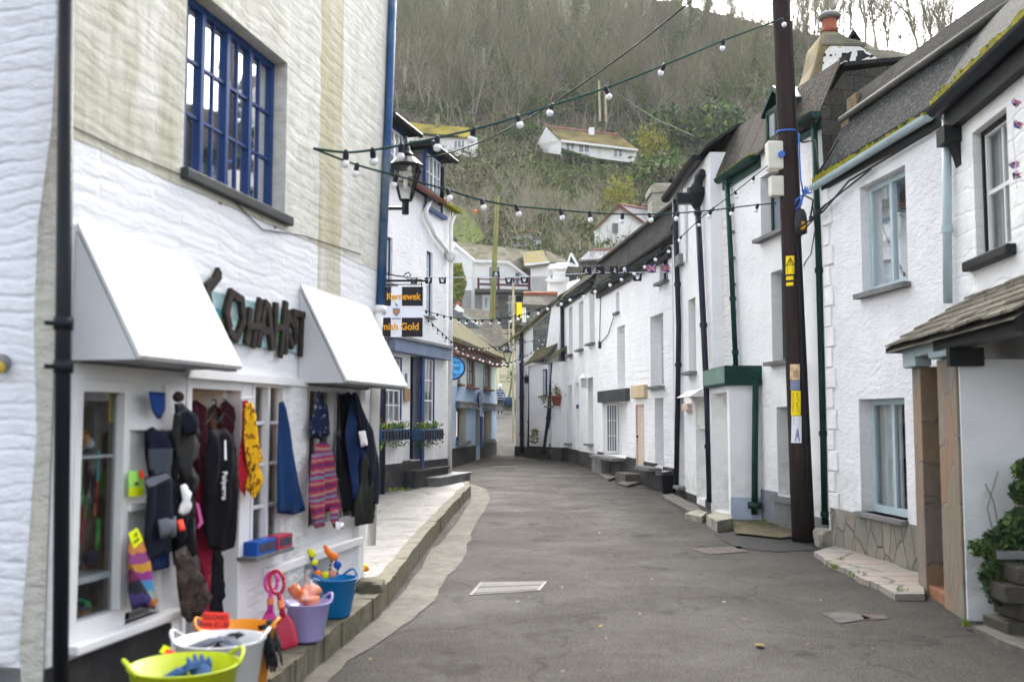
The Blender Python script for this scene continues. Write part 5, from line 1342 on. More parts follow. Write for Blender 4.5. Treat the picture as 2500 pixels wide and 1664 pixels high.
cloth('navy_coat', 'long navy coat with a sharp hood, outermost of the coats under the far hood', 'coat', [(862, 962), (872, 958), (886, 1000), (912, 1055), (922, 1110), (928, 1190), (924, 1230), (904, 1230), (900, 1120), (880, 1050)], 'navy_dark', .22, .05, .02)
cloth('olive_shawl', 'fringed olive shawl hanging lowest among the coats under the far hood', 'shawl', [(884, 1110), (904, 1090), (916, 1230), (912, 1276), (866, 1284), (866, 1230), (880, 1180)], 'olive_cloth', .2, .04, .02, 20)
cloth('swing_tag', 'white paper tag on the blue raincoat', 'tag', [(875, 1053), (892, 1050), (898, 1086), (882, 1092)], 'white_cloth', .26, .004, .001)
cloth('size_tag', 'white and blue paper label hanging below the striped child jacket', 'tag', [(820, 1272), (840, 1276), (838, 1290), (818, 1292)], 'white_cloth', .18, .004, .001)
RB = thing('rainbow_hat', 'long rainbow knitted sock hat hanging above the white sill', 'hat', FS.hit(345, 1310, .1))
cloth('knit', '', '', [(312, 1330), (330, 1305), (352, 1310), (362, 1350), (372, 1400), (376, 1440), (386, 1465), (378, 1486), (356, 1480), (330, 1430), (313, 1380)], 'rainbow', .09, .05, .012, T=RB)
cloth('lining', '', '', [(314, 1370), (330, 1395), (352, 1430), (370, 1460), (366, 1484), (345, 1482), (322, 1490), (312, 1440)], 'rainbow_dark', .12, .04, .012, T=RB)
def card(label, pts, m, off, text=None, size=.05, name='price_card'):
    P2 = [FS.sz(x, y, off) for x, y in pts]
    T = thing(name, label, 'price card', FS.P(*P2[0], off))
    mb = MB(); mb.prism([FS.P(a, z, off) for a, z in P2], FS.n * .004); mb.build('card', m, T)
    c = FS.P(sum(p[0] for p in P2) / 4, sum(p[1] for p in P2) / 4, off + .006)
    up_ = (FS.P(*P2[0]) - FS.P(*P2[3])).normalized()
    rt_ = (FS.P(*P2[1]) - FS.P(*P2[0])).normalized(); up_ = (up_ - rt_ * up_.dot(rt_)).normalized()
    for i, t in enumerate(text or []):
        lettering('handwriting', t, size, c + up_ * size * (.55 * (len(text) - 1) - 1.05 * i), rt_, up_, 'ink', T, .001)
    return T
card('yellow green fluorescent card pair on the boarded bay', [(313, 1148), (350, 1150), (350, 1208), (314, 1212)], 'neon_green', .05, ['sale'], .03)
card('fluorescent yellow strip at the bottom of the green card', [(314, 1190), (350, 1188), (350, 1209), (314, 1212)], 'neon_yellow', .06)
card('tilted fluorescent yellow price card on the rainbow hat', [(312, 1302), (334, 1288), (348, 1318), (326, 1338)], 'neon_yellow', .16, ['£5', 'each'], .028)
card('small red tag by the green fluorescent card', [(338, 1150), (346, 1147), (352, 1164), (344, 1170)], 'neon_red', .065)
# stock crowding the doorway and window bays
for lab, kind, pts, m_, off, th in (
    ('dark maroon coat hanging deepest in the doorway behind the black hoodie', 'coat', [(452, 985), (478, 975), (500, 990), (505, 1180), (480, 1230), (456, 1150)], mat('maroon_cloth', (.06, .012, .02), .9, .3).name, -.12, .05),
    ('brown patterned dress hanging in the doorway under the left coat hanger', 'dress', [(506, 1000), (522, 985), (540, 1000), (548, 1100), (536, 1250), (504, 1230)], splotch('brown_print', [(.05, .025, .02), (.16, .06, .03), (.03, .03, .04), (.2, .1, .05)], 22).name, -.1, .04),
    ('dark burgundy jersey hanging under the right coat hanger in the doorway', 'top', [(538, 985), (552, 975), (566, 990), (572, 1090), (560, 1180), (536, 1180)], 'maroon_cloth', -.06, .04),
    ('black skirt hanging low in the doorway below the black hoodie', 'skirt', [(500, 1320), (540, 1335), (545, 1450), (540, 1500), (505, 1500), (498, 1400)], 'black_cloth', -.05, .04),
    ('dark wool hat bundle hanging left of the doorway above the charcoal scarves', 'hat', [(440, 1008), (462, 1000), (478, 1030), (474, 1062), (452, 1060)], 'navy_dark', .17, .045),
    ('black quilted jacket hanging behind the navy jacket beside the boarded bay', 'jacket', [(408, 1100), (440, 1080), (468, 1140), (474, 1300), (460, 1370), (424, 1380), (410, 1250)], 'black_cloth', .09, .06),
    ('dark grey jumper hanging behind the striped jumper', 'jumper', [(352, 1052), (372, 1040), (400, 1060), (398, 1180), (368, 1190), (354, 1120)], 'navy_dark', .05, .05),
    ('navy fleece hanging behind the blue raincoat under the far hood', 'fleece', [(828, 965), (852, 955), (868, 1000), (872, 1150), (846, 1190), (832, 1060)], 'navy_dark', .06, .05),
    ('charcoal coat hanging between the black coat and the blue raincoat', 'coat', [(846, 1040), (868, 1020), (884, 1100), (890, 1250), (858, 1262), (850, 1150)], 'charcoal_knit', .12, .05)):
    cloth({'top': 'burgundy_jersey'}.get(kind, 'hanging_' + kind), lab, kind, pts, m_, off, th, .022, 18)
# toy boxes on a shelf under the middle window
p = FS.hit(655, 1345, .12)
mb = MB(); q = FS.rect(612, 1340, 705, 1352, .1); FS.box(mb, q[0], q[1], q[2] - .01, q[2] + .015, 0, .14); tag(mb.build('shelf', 'slate_sill', loc=p), 'narrow grey shelf holding toy boxes under the middle shop window', 'shelf')
zb2 = q[2] + .015
for a0_, a1_, c_, l in ((622, 668, 'stock_blue', 'dark blue toy car box standing at the left on the narrow shelf'), (672, 708, 'stock_crimson', 'red toy car box standing at the right on the narrow shelf')):
    mat(c_, (.02, .09, .4) if c_ == 'stock_blue' else (.45, .03, .07), .4, .3, vs=14)
    s0, s1_ = FS.sz(a0_, 1320, .1)[0], FS.sz(a1_, 1320, .1)[0]
    T = thing('toy_box', l, 'toy box', FS.P(s0, zb2, .07))
    mb = MB(); FS.box(mb, s0, s1_, zb2, zb2 + .095, .02, .12); mb.build('carton', c_, T, bevel=.004)
    mb = MB(); FS.box(mb, s0 + .03, s1_ - .02, zb2 + .02, zb2 + .075, .12, .122); mb.build('picture', 'stock_dark', T)
# ================================================================== TUBS ON THE PAVEMENT
def tub(name, label, base, r0, r1, h, m, handles=True, ha=.4):
    T = thing(name, label, 'tub', base)
    mb = MB(); mb.lathe([(r0 * .92, 0), (r0, .012), (r1, h), (r1 + .01, h + .004), (r1 - .004, h + .006), (r0 - .008, .02)], base, 36); mb.build('body', m, T, smooth=True)
    if handles:
        for s_ in (0, math.pi):
            mb = MB(); b = Vector(base)
            pts = []
            for k in range(11):
                t = k / 10; aa = ha + s_ + (t - .5) * .9
                rr = r1 + .005 + .018 * math.sin(t * math.pi)
                pts.append(b + Vector((rr * math.cos(aa), rr * math.sin(aa), h - .002 + .05 * math.sin(t * math.pi))))
            mb.tube(pts, .009, 8); mb.build('handle', m, T, smooth=True)
    return T
for n_, c_ in (('tub_blue', (.0, .16, .42)), ('tub_lilac', (.4, .36, .68)), ('tub_white', (.68, .69, .7)), ('tub_orange', (.7, .25, .01)), ('tub_lime', (.42, .5, .005)), ('tub_yellow', (.8, .5, .01))): mat(n_, c_, .45, .06, bump=.05, spec=.35)
def pbase(px, py):
    p = pz(px, py); return Vector((p.x, p.y, PZ(p.y) + .004))
def sized(px0, px1, Y): return (px1 - px0) / F * Y / 2
def tub_at(cx, cy, w, Y, label, m, ha, taper=.75, wall=None):
    c = atY(cx, cy, Y); r_ = w / F * Y / 2; zb_ = PZ(Y) + .004
    b = Vector((c.x, c.y, zb_)); h_ = c.z - zb_
    return b, r_, h_, tub('flexi_tub', label, b, r_ * taper, r_, h_, m, ha=ha)
b1, r, hb, tb = tub_at(816, 1411, 108, 7.75, 'blue rubber tub filled with ball and rope dog toys', 'tub_blue', .9)
b2, r2, hl, tl = tub_at(748, 1470, 112, 6.95, 'lilac rubber tub holding an orange bagged beach set', 'tub_lilac', .6)
b4, r4, ho, to = tub_at(579, 1530, 180, 5.62, 'orange rubber tub of gloves behind the white tub', 'tub_orange', .0)
b3, r3, hw, tw = tub_at(538, 1560, 206, 5.1, 'white rubber tub full of patterned gloves', 'tub_white', .1)
b5, r5, h5, ty = tub_at(450, 1622, 250, 4.6, 'lime green rubber tub with blue gloves, nearest to the camera', 'tub_lime', .5)
def heap(name, label, cat, c, r, m, n=5, s=.05, seed=1):
    rr = random.Random(seed); mb = MB()
    for k in range(n):
        a = rr.uniform(0, 6.28); q = r * math.sqrt(rr.random())
        mb.ball(Vector(c) + Vector((q * math.cos(a), q * math.sin(a), rr.uniform(-.2, .6) * s)), s, 12, (rr.uniform(.8, 1.4), rr.uniform(.6, 1.2), rr.uniform(.35, .6)), k % (len(m) if isinstance(m, list) else 1), .5)
    return tag(mb.build(name, m, smooth=True, loc=c), label, cat)
top = lambda b, h: b + Vector((0, 0, h))
GLV = ['grey_wool', 'black_cloth', 'navy_dark', 'charcoal_knit']
def glove(c, ang, m, label, tilt=.25, s=1.0):
    """a knitted glove lying on the heap: palm, cuff, four fingers of different lengths and a thumb"""
    T = thing('glove', label, 'glove', c, 'gloves heaped in the tubs')
    u = Vector((math.cos(ang), math.sin(ang), tilt)).normalized(); v = u.cross(Vector((0, 0, 1))).normalized(); nn = v.cross(u)
    mb = MB(); n = 0
    P = lambda a, b, h=0: Vector(c) + (u * a + v * b + nn * h) * s
    mb.tube([P(-.1, 0), P(-.06, 0), P(-.02, 0), P(.03, 0), P(.05, 0)], [x * s for x in (.034, .03, .036, .038, .03)], 10)
    for b, L in ((-.028, .06), (-.009, .075), (.01, .07), (.028, .052)):
        mb.tube([P(.03, b), P(.05 + L * .4, b * 1.15, .004), P(.05 + L, b * 1.25, -.012)], [.011 * s, .011 * s, .007 * s], 8)
    mb.tube([P(-.02, -.03), P(.01, -.052), P(.04, -.06)], [.013 * s, .012 * s, .008 * s], 8)
    for w_ in mb.v:
        h = (w_ - Vector(c)).dot(nn); w_ -= nn * h * .45
    mb.build('knit', m, T, smooth=True); return T
heap('glove_heap', 'bed of dark knitted gloves filling the white tub', 'gloves', top(b3, hw * .72), r3 * .55, GLV, 16, .07, 3)
for k, (dx, dy, a, m_, l) in enumerate([(-.1, 0, .3, 'grey_wool', 'grey knitted glove lying at the left on the white tub heap'), (.02, .04, 1.2, 'black_cloth', 'black glove on top of the white tub heap'), (.1, -.02, 2.4, 'grey_wool', 'pale grey glove lying at the right on the white tub heap')]):
    glove(top(b3, hw * .9) + Vector((dx * .8, dy, .02)), a, m_, l)
for k, (a, m_, l) in enumerate([(-.4, 'black_cloth', 'black glove hanging over the near rim of the orange tub'), (.25, 'charcoal_knit', 'dark fringed glove hanging over the right rim of the orange tub')]):
    p = top(b4, ho * .78) + Vector((r4 * 1.0 * math.cos(a), r4 * 1.0 * math.sin(a), 0)); glove(p, a, m_, l, tilt=-3.0, s=1.15)
heap('glove_heap', 'dark gloves filling the orange tub behind the white one', 'gloves', top(b4, ho * .8) + Vector((-.02, .06, 0)), r4 * .5, GLV, 10, .05, 9)
for k, (dx, dy, a, l, s_) in enumerate([(-.06, .0, .5, 'blue fleece glove lying flat at the left in the lime tub', 1.2), (.07, .03, 2.0, 'blue fleece glove standing up at the right in the lime tub', 1.3)]):
    glove(top(b5, h5 * .86) + Vector((dx, dy, .0)), a, 'denim', l, tilt=.5, s=s_)
heap('glove_heap', 'blue fleece gloves filling the lime green tub', 'gloves', top(b5, h5 * .7), r5 * .5, ['denim'], 10, .06, 4)
def sign_at(label, c, wd, ht, m, text, tilt=.3, yaw=0.0, roll=0, name='price_card', size=.05):
    T = thing(name, label, 'price card', c)
    rt = Vector((math.cos(yaw), math.sin(yaw), roll)).normalized(); up_ = Vector((-math.sin(yaw) * tilt, math.cos(yaw) * tilt, 1)); up_ = (up_ - rt * up_.dot(rt)).normalized(); nn = rt.cross(up_)
    mb = MB(); c = Vector(c); mb.prism([c - rt * wd - up_ * ht * .9, c + rt * wd * .92 - up_ * ht, c + rt * wd - up_ * -ht * .2 + up_ * .0, c + rt * wd * .85 + up_ * ht, c - rt * wd * .85 + up_ * ht * .95], nn * -.004); mb.build('card', m, T)
    for i, t in enumerate(text): lettering('handwriting', t, size, c + nn * .004 + up_ * size * (.5 * (len(text) - 1) - 1.0 * i), rt, up_, 'ink', T, .001)
    return T
sg = atY(525, 1515, b4.y - .17); sign_at('bright red card reading GLOVES standing in the orange tub', sg, .078, .048, 'neon_red', ['GLOVES', 'from £1.50'], .3, .05, -.06, size=.036)
sg = atY(412, 1606, b5.y + .2); sign_at('red and yellow card tucked into the lime tub handle', sg, .035, .04, 'neon_red', ['£2'], .5, .2, -.5, size=.035)
sg = atY(404, 1586, b5.y + .21); sign_at('small yellow card above the red one on the lime tub', sg, .022, .02, 'neon_yellow', [], .5, .2, -.5)
# beach set in the lilac tub
mat('orange_plastic', (.85, .22, .06), .35, .1, bump=0, spec=.5)
T = thing('beach_set', 'orange bucket and moulds in a clear bag in the lilac tub', 'beach toys', top(b2, hl * .9))
mb = MB(); rr = random.Random(5)
for k in range(5): mb.ball(top(b2, hl + .02) + Vector((rr.uniform(-.08, .05), rr.uniform(-.05, .05), rr.uniform(-.02, .06))), .05, 10, (1, .8, .9), 0, .6)
mb.build('moulds', 'orange_plastic', T, smooth=True)
mb = MB(); mb.lathe([(.035, -.02), (.05, .05), (.045, .05)], top(b2, hl) + Vector((.05, -.06, 0)), 14); mb.build('small_bucket', 'orange_plastic', T, smooth=True)
g_ = G('film'); tr = g_.n('BsdfTransparent', {0: (.97, .97, .97)}); gl = g_.n('BsdfGlossy', {0: (.9, .9, .9), 'Roughness': .15}); g_.set(g_.out.inputs['Surface'], g_.n('MixShader', {0: .16, 1: tr, 2: gl}))
mb = MB(); mb.lathe([(.12, -.02), (.13, .04), (.1, .1), (.04, .16), (.02, .19), (.035, .22)], top(b2, hl), 12); mb.build('bag', 'film', T, smooth=True)
# spades
def spade(label, px, base_px, Y, m, lean, L=.62, yaw=0.0):
    hd_ = atY(px[0], px[1], Y + .1); bt = atY(base_px[0], base_px[1], Y - .02)
    T = thing('toy_spade', label, 'spade', bt)
    ax = (hd_ - bt).normalized(); Lr = (hd_ - bt).length; rt = Vector((1, 0, 0)); rt = (rt - ax * rt.dot(ax)).normalized(); nn = rt.cross(ax)
    mb = MB()
    prof = [(-.055, 0), (-.08, .02), (-.085, .12), (-.07, .2), (-.03, .27), (.03, .27), (.07, .2), (.085, .12), (.08, .02), (.055, 0)]
    k_ = Lr / .62
    pf = puff([(a * k_, z * k_) for a, z in prof], lambda a, z, o: bt + rt * a + ax * z + nn * (-o + .35 * abs(a) ** 1.3 * .6), .012, 0, res=.02)
    pf.build('blade', m, T, smooth=True)
    mb.tube([bt + ax * Lr * t for t in (.4, .6, .72)], [.02, .016, .018], 10)
    loop = [bt + ax * (Lr * .86 + Lr * .15 * math.sin(t)) + rt * Lr * .095 * math.cos(t) for t in [math.pi * 2 * k / 18 for k in range(19)]]
    mb.tube(loop, .013, 8); mb.build('handle', m, T, smooth=True)
    mb = MB(); mb.tube([bt + ax * Lr * .52, bt + ax * Lr * .62], .023, 10); mb.build('label_band', 'orange_plastic', T)
    mb = MB(); mb.box(bt + ax * Lr * .47 - nn * .02, (.05, .006, .05)); mb.build('price_sticker', 'white_cloth', T)
    return T
mat('pink_plastic', (.75, .04, .32), .35, .08, bump=0, spec=.5); mat('red_plastic', (.5, .01, .05), .35, .08, bump=0, spec=.5)
ys = b2.y - .3
spade('red toy spade leaning in front of the lilac tub', (671, 1395), (706, 1582), ys, 'red_plastic', 0)
spade('bright pink toy spade leaning behind the red one', (664, 1398), (655, 1560), ys + .2, 'pink_plastic', 0)
# dog toys in the blue tub
mat('toy_yellow', (.75, .75, .03), .7, .1, bump=.3); mat('toy_orange', (.85, .2, .03), .7, .1, bump=.3); mat('toy_blue', (.02, .08, .4), .7, .1); mat('toy_pink', (.75, .3, .25), .7, .1)
TC = ['toy_yellow', 'toy_orange', 'toy_blue', 'toy_pink']
for k, (x, y, m_, l) in enumerate([(795, 1403, 0, 'yellow ball among dog toys at the front left of the blue tub'), (812, 1400, 3, 'pinkish ball in the middle of the blue tub'), (775, 1400, 1, 'orange ball at the left rim of the blue tub'), (824, 1378, 2, 'blue ball on a rope above the blue tub'), (816, 1358, 1, 'orange ball higher on the rope above the blue tub')]):
    p = atY(x, y, b1.y - .02); mb = MB(); mb.ball(p, .031, 14); tag(mb.build('toy_ball', TC[m_], smooth=True, loc=p), l, 'ball', 'ball toys in the blue tub')
T = thing('rope_toy', 'knotted yellow and blue rope toy at the left of the blue tub', 'rope toy', atY(770, 1405, b1.y))
mb = MB(); pp = [atY(x, y, b1.y) for x, y in [(782, 1410), (768, 1385), (762, 1365), (756, 1340)]]
mb.tube(pp, .014, 8); mb.build('rope', 'toy_blue', T, smooth=True)
mb = MB()
for x, y in ((758, 1346), (763, 1352), (768, 1372)): mb.ball(atY(x, y, b1.y - .01), .026, 10, wob=.3)
mb.build('knots', 'toy_yellow', T, smooth=True)
T = thing('rope_toy', 'black and white rope toy with orange head at the right of the blue tub', 'rope toy', atY(815, 1405, b1.y))
stripes('rope_bw', [(.02, .02, .02), (.6, .6, .6)], .03, 'z', wob=.01)
mb = MB(); mb.tube([atY(x, y, b1.y + .02) for x, y in [(806, 1405), (806, 1380), (812, 1362), (820, 1362), (826, 1385), (822, 1405)]], .009, 8); mb.build('rope', 'rope_bw', T, smooth=True)
mb = MB(); mb.tube([atY(x, y, b1.y + .02) for x, y in [(812, 1362), (800, 1345), (792, 1330)]], [.02, .025, .012], 8); mb.build('head', 'toy_orange', T, smooth=True)
# ball hanging on a cord over the pavement edge
p = atY(889, 1385, 9.0); T = thing('hanging_ball_toy', 'yellow and red ball toy on a red cord beyond the blue tub', 'ball', p)
mb = MB(); mb.ball(p, .035, 14); mb.build('ball', 'toy_yellow', T, smooth=True)
mb = MB(); mb.ball(p + Vector((.018, -.008, -.006)), .026, 12); mb.build('red_half', 'toy_orange', T, smooth=True)
mb = MB(); mb.tube([p, p + Vector((-.08, 0, -.01)), FS.P(FS.sz(870, 1390)[0], p.z + .02, .05)], .003, 5); mb.build('cord', 'scarlet', T)
# ================================================================== LEFT: THE BLUE-DOOR HOUSE
H = thing('blue_door_house', 'white cottage with royal blue door, sash windows, dormers and black base', 'house', F2.P(0, 0))
pvz = .29
zsl = F2.sz(1062, 1030)[1]
wa = F2.rect(925, 868, 981, 1036); wb = F2.rect(1029, 872, 1061, 1036)
F2.window(H, (wa[0], wa[1], wa[2], wa[3]), .07, 1, 4, 4, 'white_wood', 'clear_glass', None, px=False, fw=.06, through=True, curtain='curtain', casing='blue_wood', sash=True)
F2.window(H, (wb[0], wb[1], wb[2], wb[3]), .07, 1, 3, 3, 'white_wood', 'clear_glass', None, px=False, fw=.06, through=True, curtain='curtain', casing='blue_wood', sash=True)
dd = F2.rect(1001, 868, 1027, 1122)
F2.door(H, (dd[0], dd[1], dd[2], dd[3]), .22, 'deep_blue', px=False)
u1 = F2.window(H, (928, 575, 958, 690), .12, 1, 2, 3, 'white_wood', 'pane_pale', 'slate_sill', casing='blue_wood', sash=True)
u2 = F2.window(H, (1041, 614, 1056, 772), .12, 1, 2, 4, 'white_wood', 'pane_pale', 'slate_sill', casing='blue_wood', sash=True)
zev = F2.sz(1020, 470)[1]
F2.wall(H, G0, zev, mats=['rough_white', 'smooth_side'], back=6)
segs = [(0, dd[0], pvz + .55), (dd[0], dd[1], dd[2] - .02), (dd[1], F2.L, pvz + .5)]
F2.plinth(H, segs, .8, o=.02)
mb = MB(); q = F2.sz(945, 838), F2.sz(1086, 868); F2.box(mb, q[0][0], q[1][0], (q[0][1] + q[1][1]) / 2 - .13, (q[0][1] + q[1][1]) / 2 + .13, 0, .16); mb.build('lintel_board', 'blue_lintel', H, bevel=.01)
mb = MB(); F2.box(mb, q[0][0] - .1, q[1][0] + .05, (q[0][1] + q[1][1]) / 2 + .13, (q[0][1] + q[1][1]) / 2 + .19, 0, .2); mb.build('lead_flashing', 'pot_grey', H)
# boarded panels below the windows, blue reveal
for w_ in (wa, wb):
    mb = MB(); N = 5
    for k in range(N):
        a, b = w_[0] + (w_[1] - w_[0]) * k / N + .006, w_[0] + (w_[1] - w_[0]) * (k + 1) / N - .006
        F2.box(mb, a, b, pvz + .52, w_[2] - .14, .0, .025)
    mb.build('boarded_panel', 'white_wood', H)
    mb = MB(); F2.box(mb, w_[0] - .03, w_[1] + .03, w_[2] - .12, w_[2], -.02, .05); mb.build('sill', 'blue_wood', H)
mb = MB(); F2.box(mb, dd[1], dd[1] + .16, dd[2] - .2, dd[3], -.2, .03); mb.build('door_casing', 'blue_wood', H)
mb = MB(); F2.box(mb, dd[0] - .25, dd[1] + 1.2, pvz - .05, pvz + .3, 0, .22); F2.box(mb, dd[0] - .3, dd[1] + 1.25, pvz + .3, pvz + .35, 0, .25); mb.build('upper_step', 'black_plinth', H)
mb = MB(); F2.box(mb, dd[0] + .45, F2.L + .05, pvz - .05, pvz + .13, 0, .48); F2.box(mb, dd[0] + .4, F2.L + .1, pvz + .13, pvz + .18, 0, .51); mb.build('lower_step', 'slate_sill', H)
mb = MB(); q = F2.rect(989, 948, 1002, 979, .05); F2.box(mb, q[0], q[1], q[2], q[3], 0, .05); mb.build('wooden_plaque', 'old_timber', H)
mb = MB(); q = F2.rect(992, 911, 996, 937, .03); F2.box(mb, q[0], q[1], q[2], q[3], 0, .02); mb.build('notice', 'blue_lintel', H)
# roof, gutter, dormers
F2.roof(H, -.2, F2.L + .25, [(.2, zev), (-2.6, zev + 2.6), (-5.5, zev + .2)], 'slate_dark')
F2.gutter(H, F2.sz(958, 430)[0] if False else .3, F2.L - 1.2, zev, .24, .07, 'brown_wood')
mb = MB()
for k in range(26): a = F2.L - 1.2 + 1.3 * k / 26; F2.box(mb, a, a + .06, zev, zev + .07 * R.random() + .02, .08, .24)
mb.build('eaves_moss', 'moss', H)
def dormer(x0, x1, yt, yb, o, label=None):
    a0, a1 = F2.sz(x0, (yt + yb) / 2, o)[0], F2.sz(x1, (yt + yb) / 2, o)[0]
    xm = (x0 + x1) / 2; z0, z1 = F2.sz(xm, yb, o)[1], F2.sz(xm, yt, o)[1]
    mb = MB(); F2.box(mb, a0 - .08, a1 + .1, z0 - .1, z1 + .05, -2.2, o - .05); dr = mb.build('dormer', 'slate_hung_side', H)
    mb = MB(); F2.box(mb, a0 - .08, a0, z0, z1, o - .05, o + .02); F2.box(mb, a1, a1 + .1, z0, z1, o - .05, o + .02); F2.box(mb, a0, a1, z1, z1 + .08, o - .05, o + .02); F2.box(mb, a0 - .15, a1 + .2, z0 - .08, z0, o - .05, o + .1); mb.build('dormer_trim', 'blue_wood', dr)
    mb = MB(); D = o - .04
    cols, rows = 4, 3
    for k in range(cols + 1): x = a0 + (a1 - a0) * k / cols; wd = .05 if k in (0, cols) else (.045 if k == 2 else .018); F2.box(mb, x - wd / 2, x + wd / 2, z0, z1, D, o)
    for k in range(rows + 1): z = z0 + (z1 - z0) * k / rows; wd = .05 if k in (0, rows) else .018; F2.box(mb, a0, a1, z - wd / 2, z + wd / 2, D + .002, o - .003)
    mb.build('window', 'white_wood', dr)
    mb = MB(); F2.box(mb, a0, a1, z0, z1, o - .05, o - .03); mb.build('pane', 'pane_mid', dr)
    mb = MB(); F2.box(mb, a0 - .25, a1 + .35, z1 + .08, z1 + .2, -2.4, o + .2); mb.build('dormer_roof', 'slate_dark', dr)
    mb = MB(); mb.tube([F2.P(a0 - .25, z1 + .1, o + .26), F2.P(a1 + .35, z1 + .1, o + .26)], .055, 8); mb.build('dormer_gutter', 'black_iron', dr)
dormer(1040, 1076, 385, 515, .0)
dormer(942, 984, 318, 410, .0)
# pipes
F2.pipe(H, [(1052, 488), (1041, 510), (1040, 530), (1062, 575), (1092, 612)], .1, .05, 'white_pipe', name='overflow_pipe')
mb = MB(); mb.tube([F2.hit(x, y, .1) for x, y in [(1112, 520), (1105, 535), (1101, 550), (1100, 800), (1098, 1165)]], .05, 12); mb.lathe([(.06, 0), (.12, .1), (.14, .22), (.14, .24)], F2.hit(1100, 640, .12), 10); mb.build('downpipe', 'white_pipe', H, smooth=True)
mb = MB(); mb.tube([F2.P(-.12, 0, .1), F2.P(-.12, F2.sz(930, 940)[1], .1), F2.P(-.12, zev - .2, .1)], .06, 12); mb.build('black_downpipe', 'purple_pipe', H, smooth=True)
mb = MB(); mb.tube([F2.hit(1081, 408, .3), F2.hit(1080, 470, .3), F2.hit(1076, 500, .2)], .05, 8); mb.build('dormer_pipe', 'black_iron', H)
# window boxes with flowers
def leaves(mb, c, r, n, s, rr, up=0.3, mi=(0,), dz=0):
    for k in range(n):
        d = Vector((rr.gauss(0, 1), rr.gauss(0, 1), rr.gauss(0, 1))).normalized() * rr.random() ** .4
        p = Vector(c) + Vector((d.x * r[0], d.y * r[1], d.z * r[2] + dz))
        a = Vector((rr.gauss(0, 1), rr.gauss(0, 1), rr.gauss(0, 1) + up)).normalized(); b = a.orthogonal().normalized()
        b = (Matrix.Rotation(rr.uniform(0, 6.28), 3, a) @ b)
        t = a.cross(b); q = s * rr.uniform(.6, 1.4)
        mb.face([p - b * q, p + t * q * .45, p + b * q, p - t * q * .45], rr.choice(mi))
def leafmat(name, c, var=.45):
    g = G(name); rnd = g.n('NewGeometry').outputs['Random Per Island']
    g.done(g.ramp(rnd, [(0, sh(c, 1 - var)), (1, sh(c, 1 + var))]), .7, None, .2); g.m.use_backface_culling = False
for n_, c_ in (('leaf_green', (.085, .17, .03)), ('leaf_dark', (.03, .06, .022)), ('leaf_lime', (.26, .3, .04)), ('leaf_olive', (.15, .18, .05)), ('leaf_rust', (.17, .15, .06)), ('petal_red', (.5, .03, .05)), ('petal_white', (.7, .7, .65)), ('ivy', (.1, .155, .035)), ('leaf_yellow', (.4, .3, .035)), ('twig', (.18, .172, .09)), ('twig_pale', (.34, .31, .23)), ('twig_purple', (.19, .165, .12)), ('bark', (.24, .23, .17)), ('bark_pale', (.33, .3, .24))): leafmat(n_, c_, .35)
for (x0, x1, yt, l) in ((931, 1001, 1048, 'dark blue ironwork window box with red and white flowers left of the blue door'), (1029, 1082, 1047, 'dark blue ironwork window box with trailing leaves right of the blue door')):
    q = F2.rect(x0, yt, x1, yt + 26, .25)
    T = thing('window_box', l, 'window box', F2.P(q[0], q[2], .15))
    mb = MB(); F2.box(mb, q[0], q[1], q[2], q[3], .04, .26); mb.build('trough', 'lead_blue', T, bevel=.01)
    mb = MB(); n_ = 9
    for k in range(n_):
        a = q[0] + (q[1] - q[0]) * (k + .5) / n_; F2.box(mb, a - .025, a + .025, q[2] + .02, q[3] - .02, .26, .272); F2.box(mb, a - .05, a + .05, q[2] + .08, q[2] + .13, .272, .28)
    mb.build('ironwork', 'black_iron', T)
    rr = random.Random(x0); mb = MB(); c = F2.P((q[0] + q[1]) / 2, q[3] + .04, .15)
    for k in range(260):
        a = rr.uniform(q[0], q[1]); leaves(mb, F2.P(a, q[3] + .02 + rr.random() * .1, rr.uniform(.05, .26)), (.03, .03, .05), 1, .03, rr, mi=(0, 0, 0, 1))
        if rr.random() < .35: a = rr.uniform(q[0], q[1]); leaves(mb, F2.P(a, q[2] - rr.random() * .14, rr.uniform(.1, .27)), (.03, .03, .05), 1, .03, rr, mi=(0,))
    if x0 < 1000:
        for k in range(40): a = rr.uniform(q[0], q[1]); leaves(mb, F2.P(a, q[3] + .1 + rr.random() * .1, rr.uniform(.05, .25)), (.02, .02, .02), 1, .022, rr, mi=(2, 3))
    mb.build('foliage', ['leaf_green', 'leaf_lime', 'petal_red', 'petal_white'], T)
# ---- sign on iron bracket
sy = 18.55
SGN = thing('hanging_sign', 'black and white cross flag sign with gold Cornish lettering on an iron bracket', 'sign', atY(968, 700, sy))
sc = atY(968, 761, sy); px_ = sy / F; X, Z_ = Vector((1, 0, 0)), Vector((0, 0, 1))
mb = MB(); mb.box(sc, (132 * px_, .03, 124 * px_)); mb.build('board', 'sign_white', SGN)
for sx in (-1, 1):
    for sz_ in (-1, 1):
        mb = MB(); mb.box(sc + Vector((sx * 39 * px_, -.018, sz_ * 38 * px_)), (51 * px_, .008, 47 * px_)); mb.build('quarter', 'sign_black', SGN)
lettering('lettering', 'Owr Kernewek', 24 * px_, sc + Vector((-4 * px_, -.026, 37 * px_)), X, Z_, 'gold', SGN, .004, bold=.004, width=128 * px_)
lettering('lettering', 'Cornish Gold', 24 * px_, sc + Vector((-6 * px_, -.026, -37 * px_)), X, Z_, 'gold', SGN, .004, bold=.004, width=122 * px_)
mat('crest_blue', (.2, .22, .38), .6, 0, bump=0); mat('crest_brown', (.35, .14, .02), .6, 0, bump=0)
mb = MB(); y0 = -.02
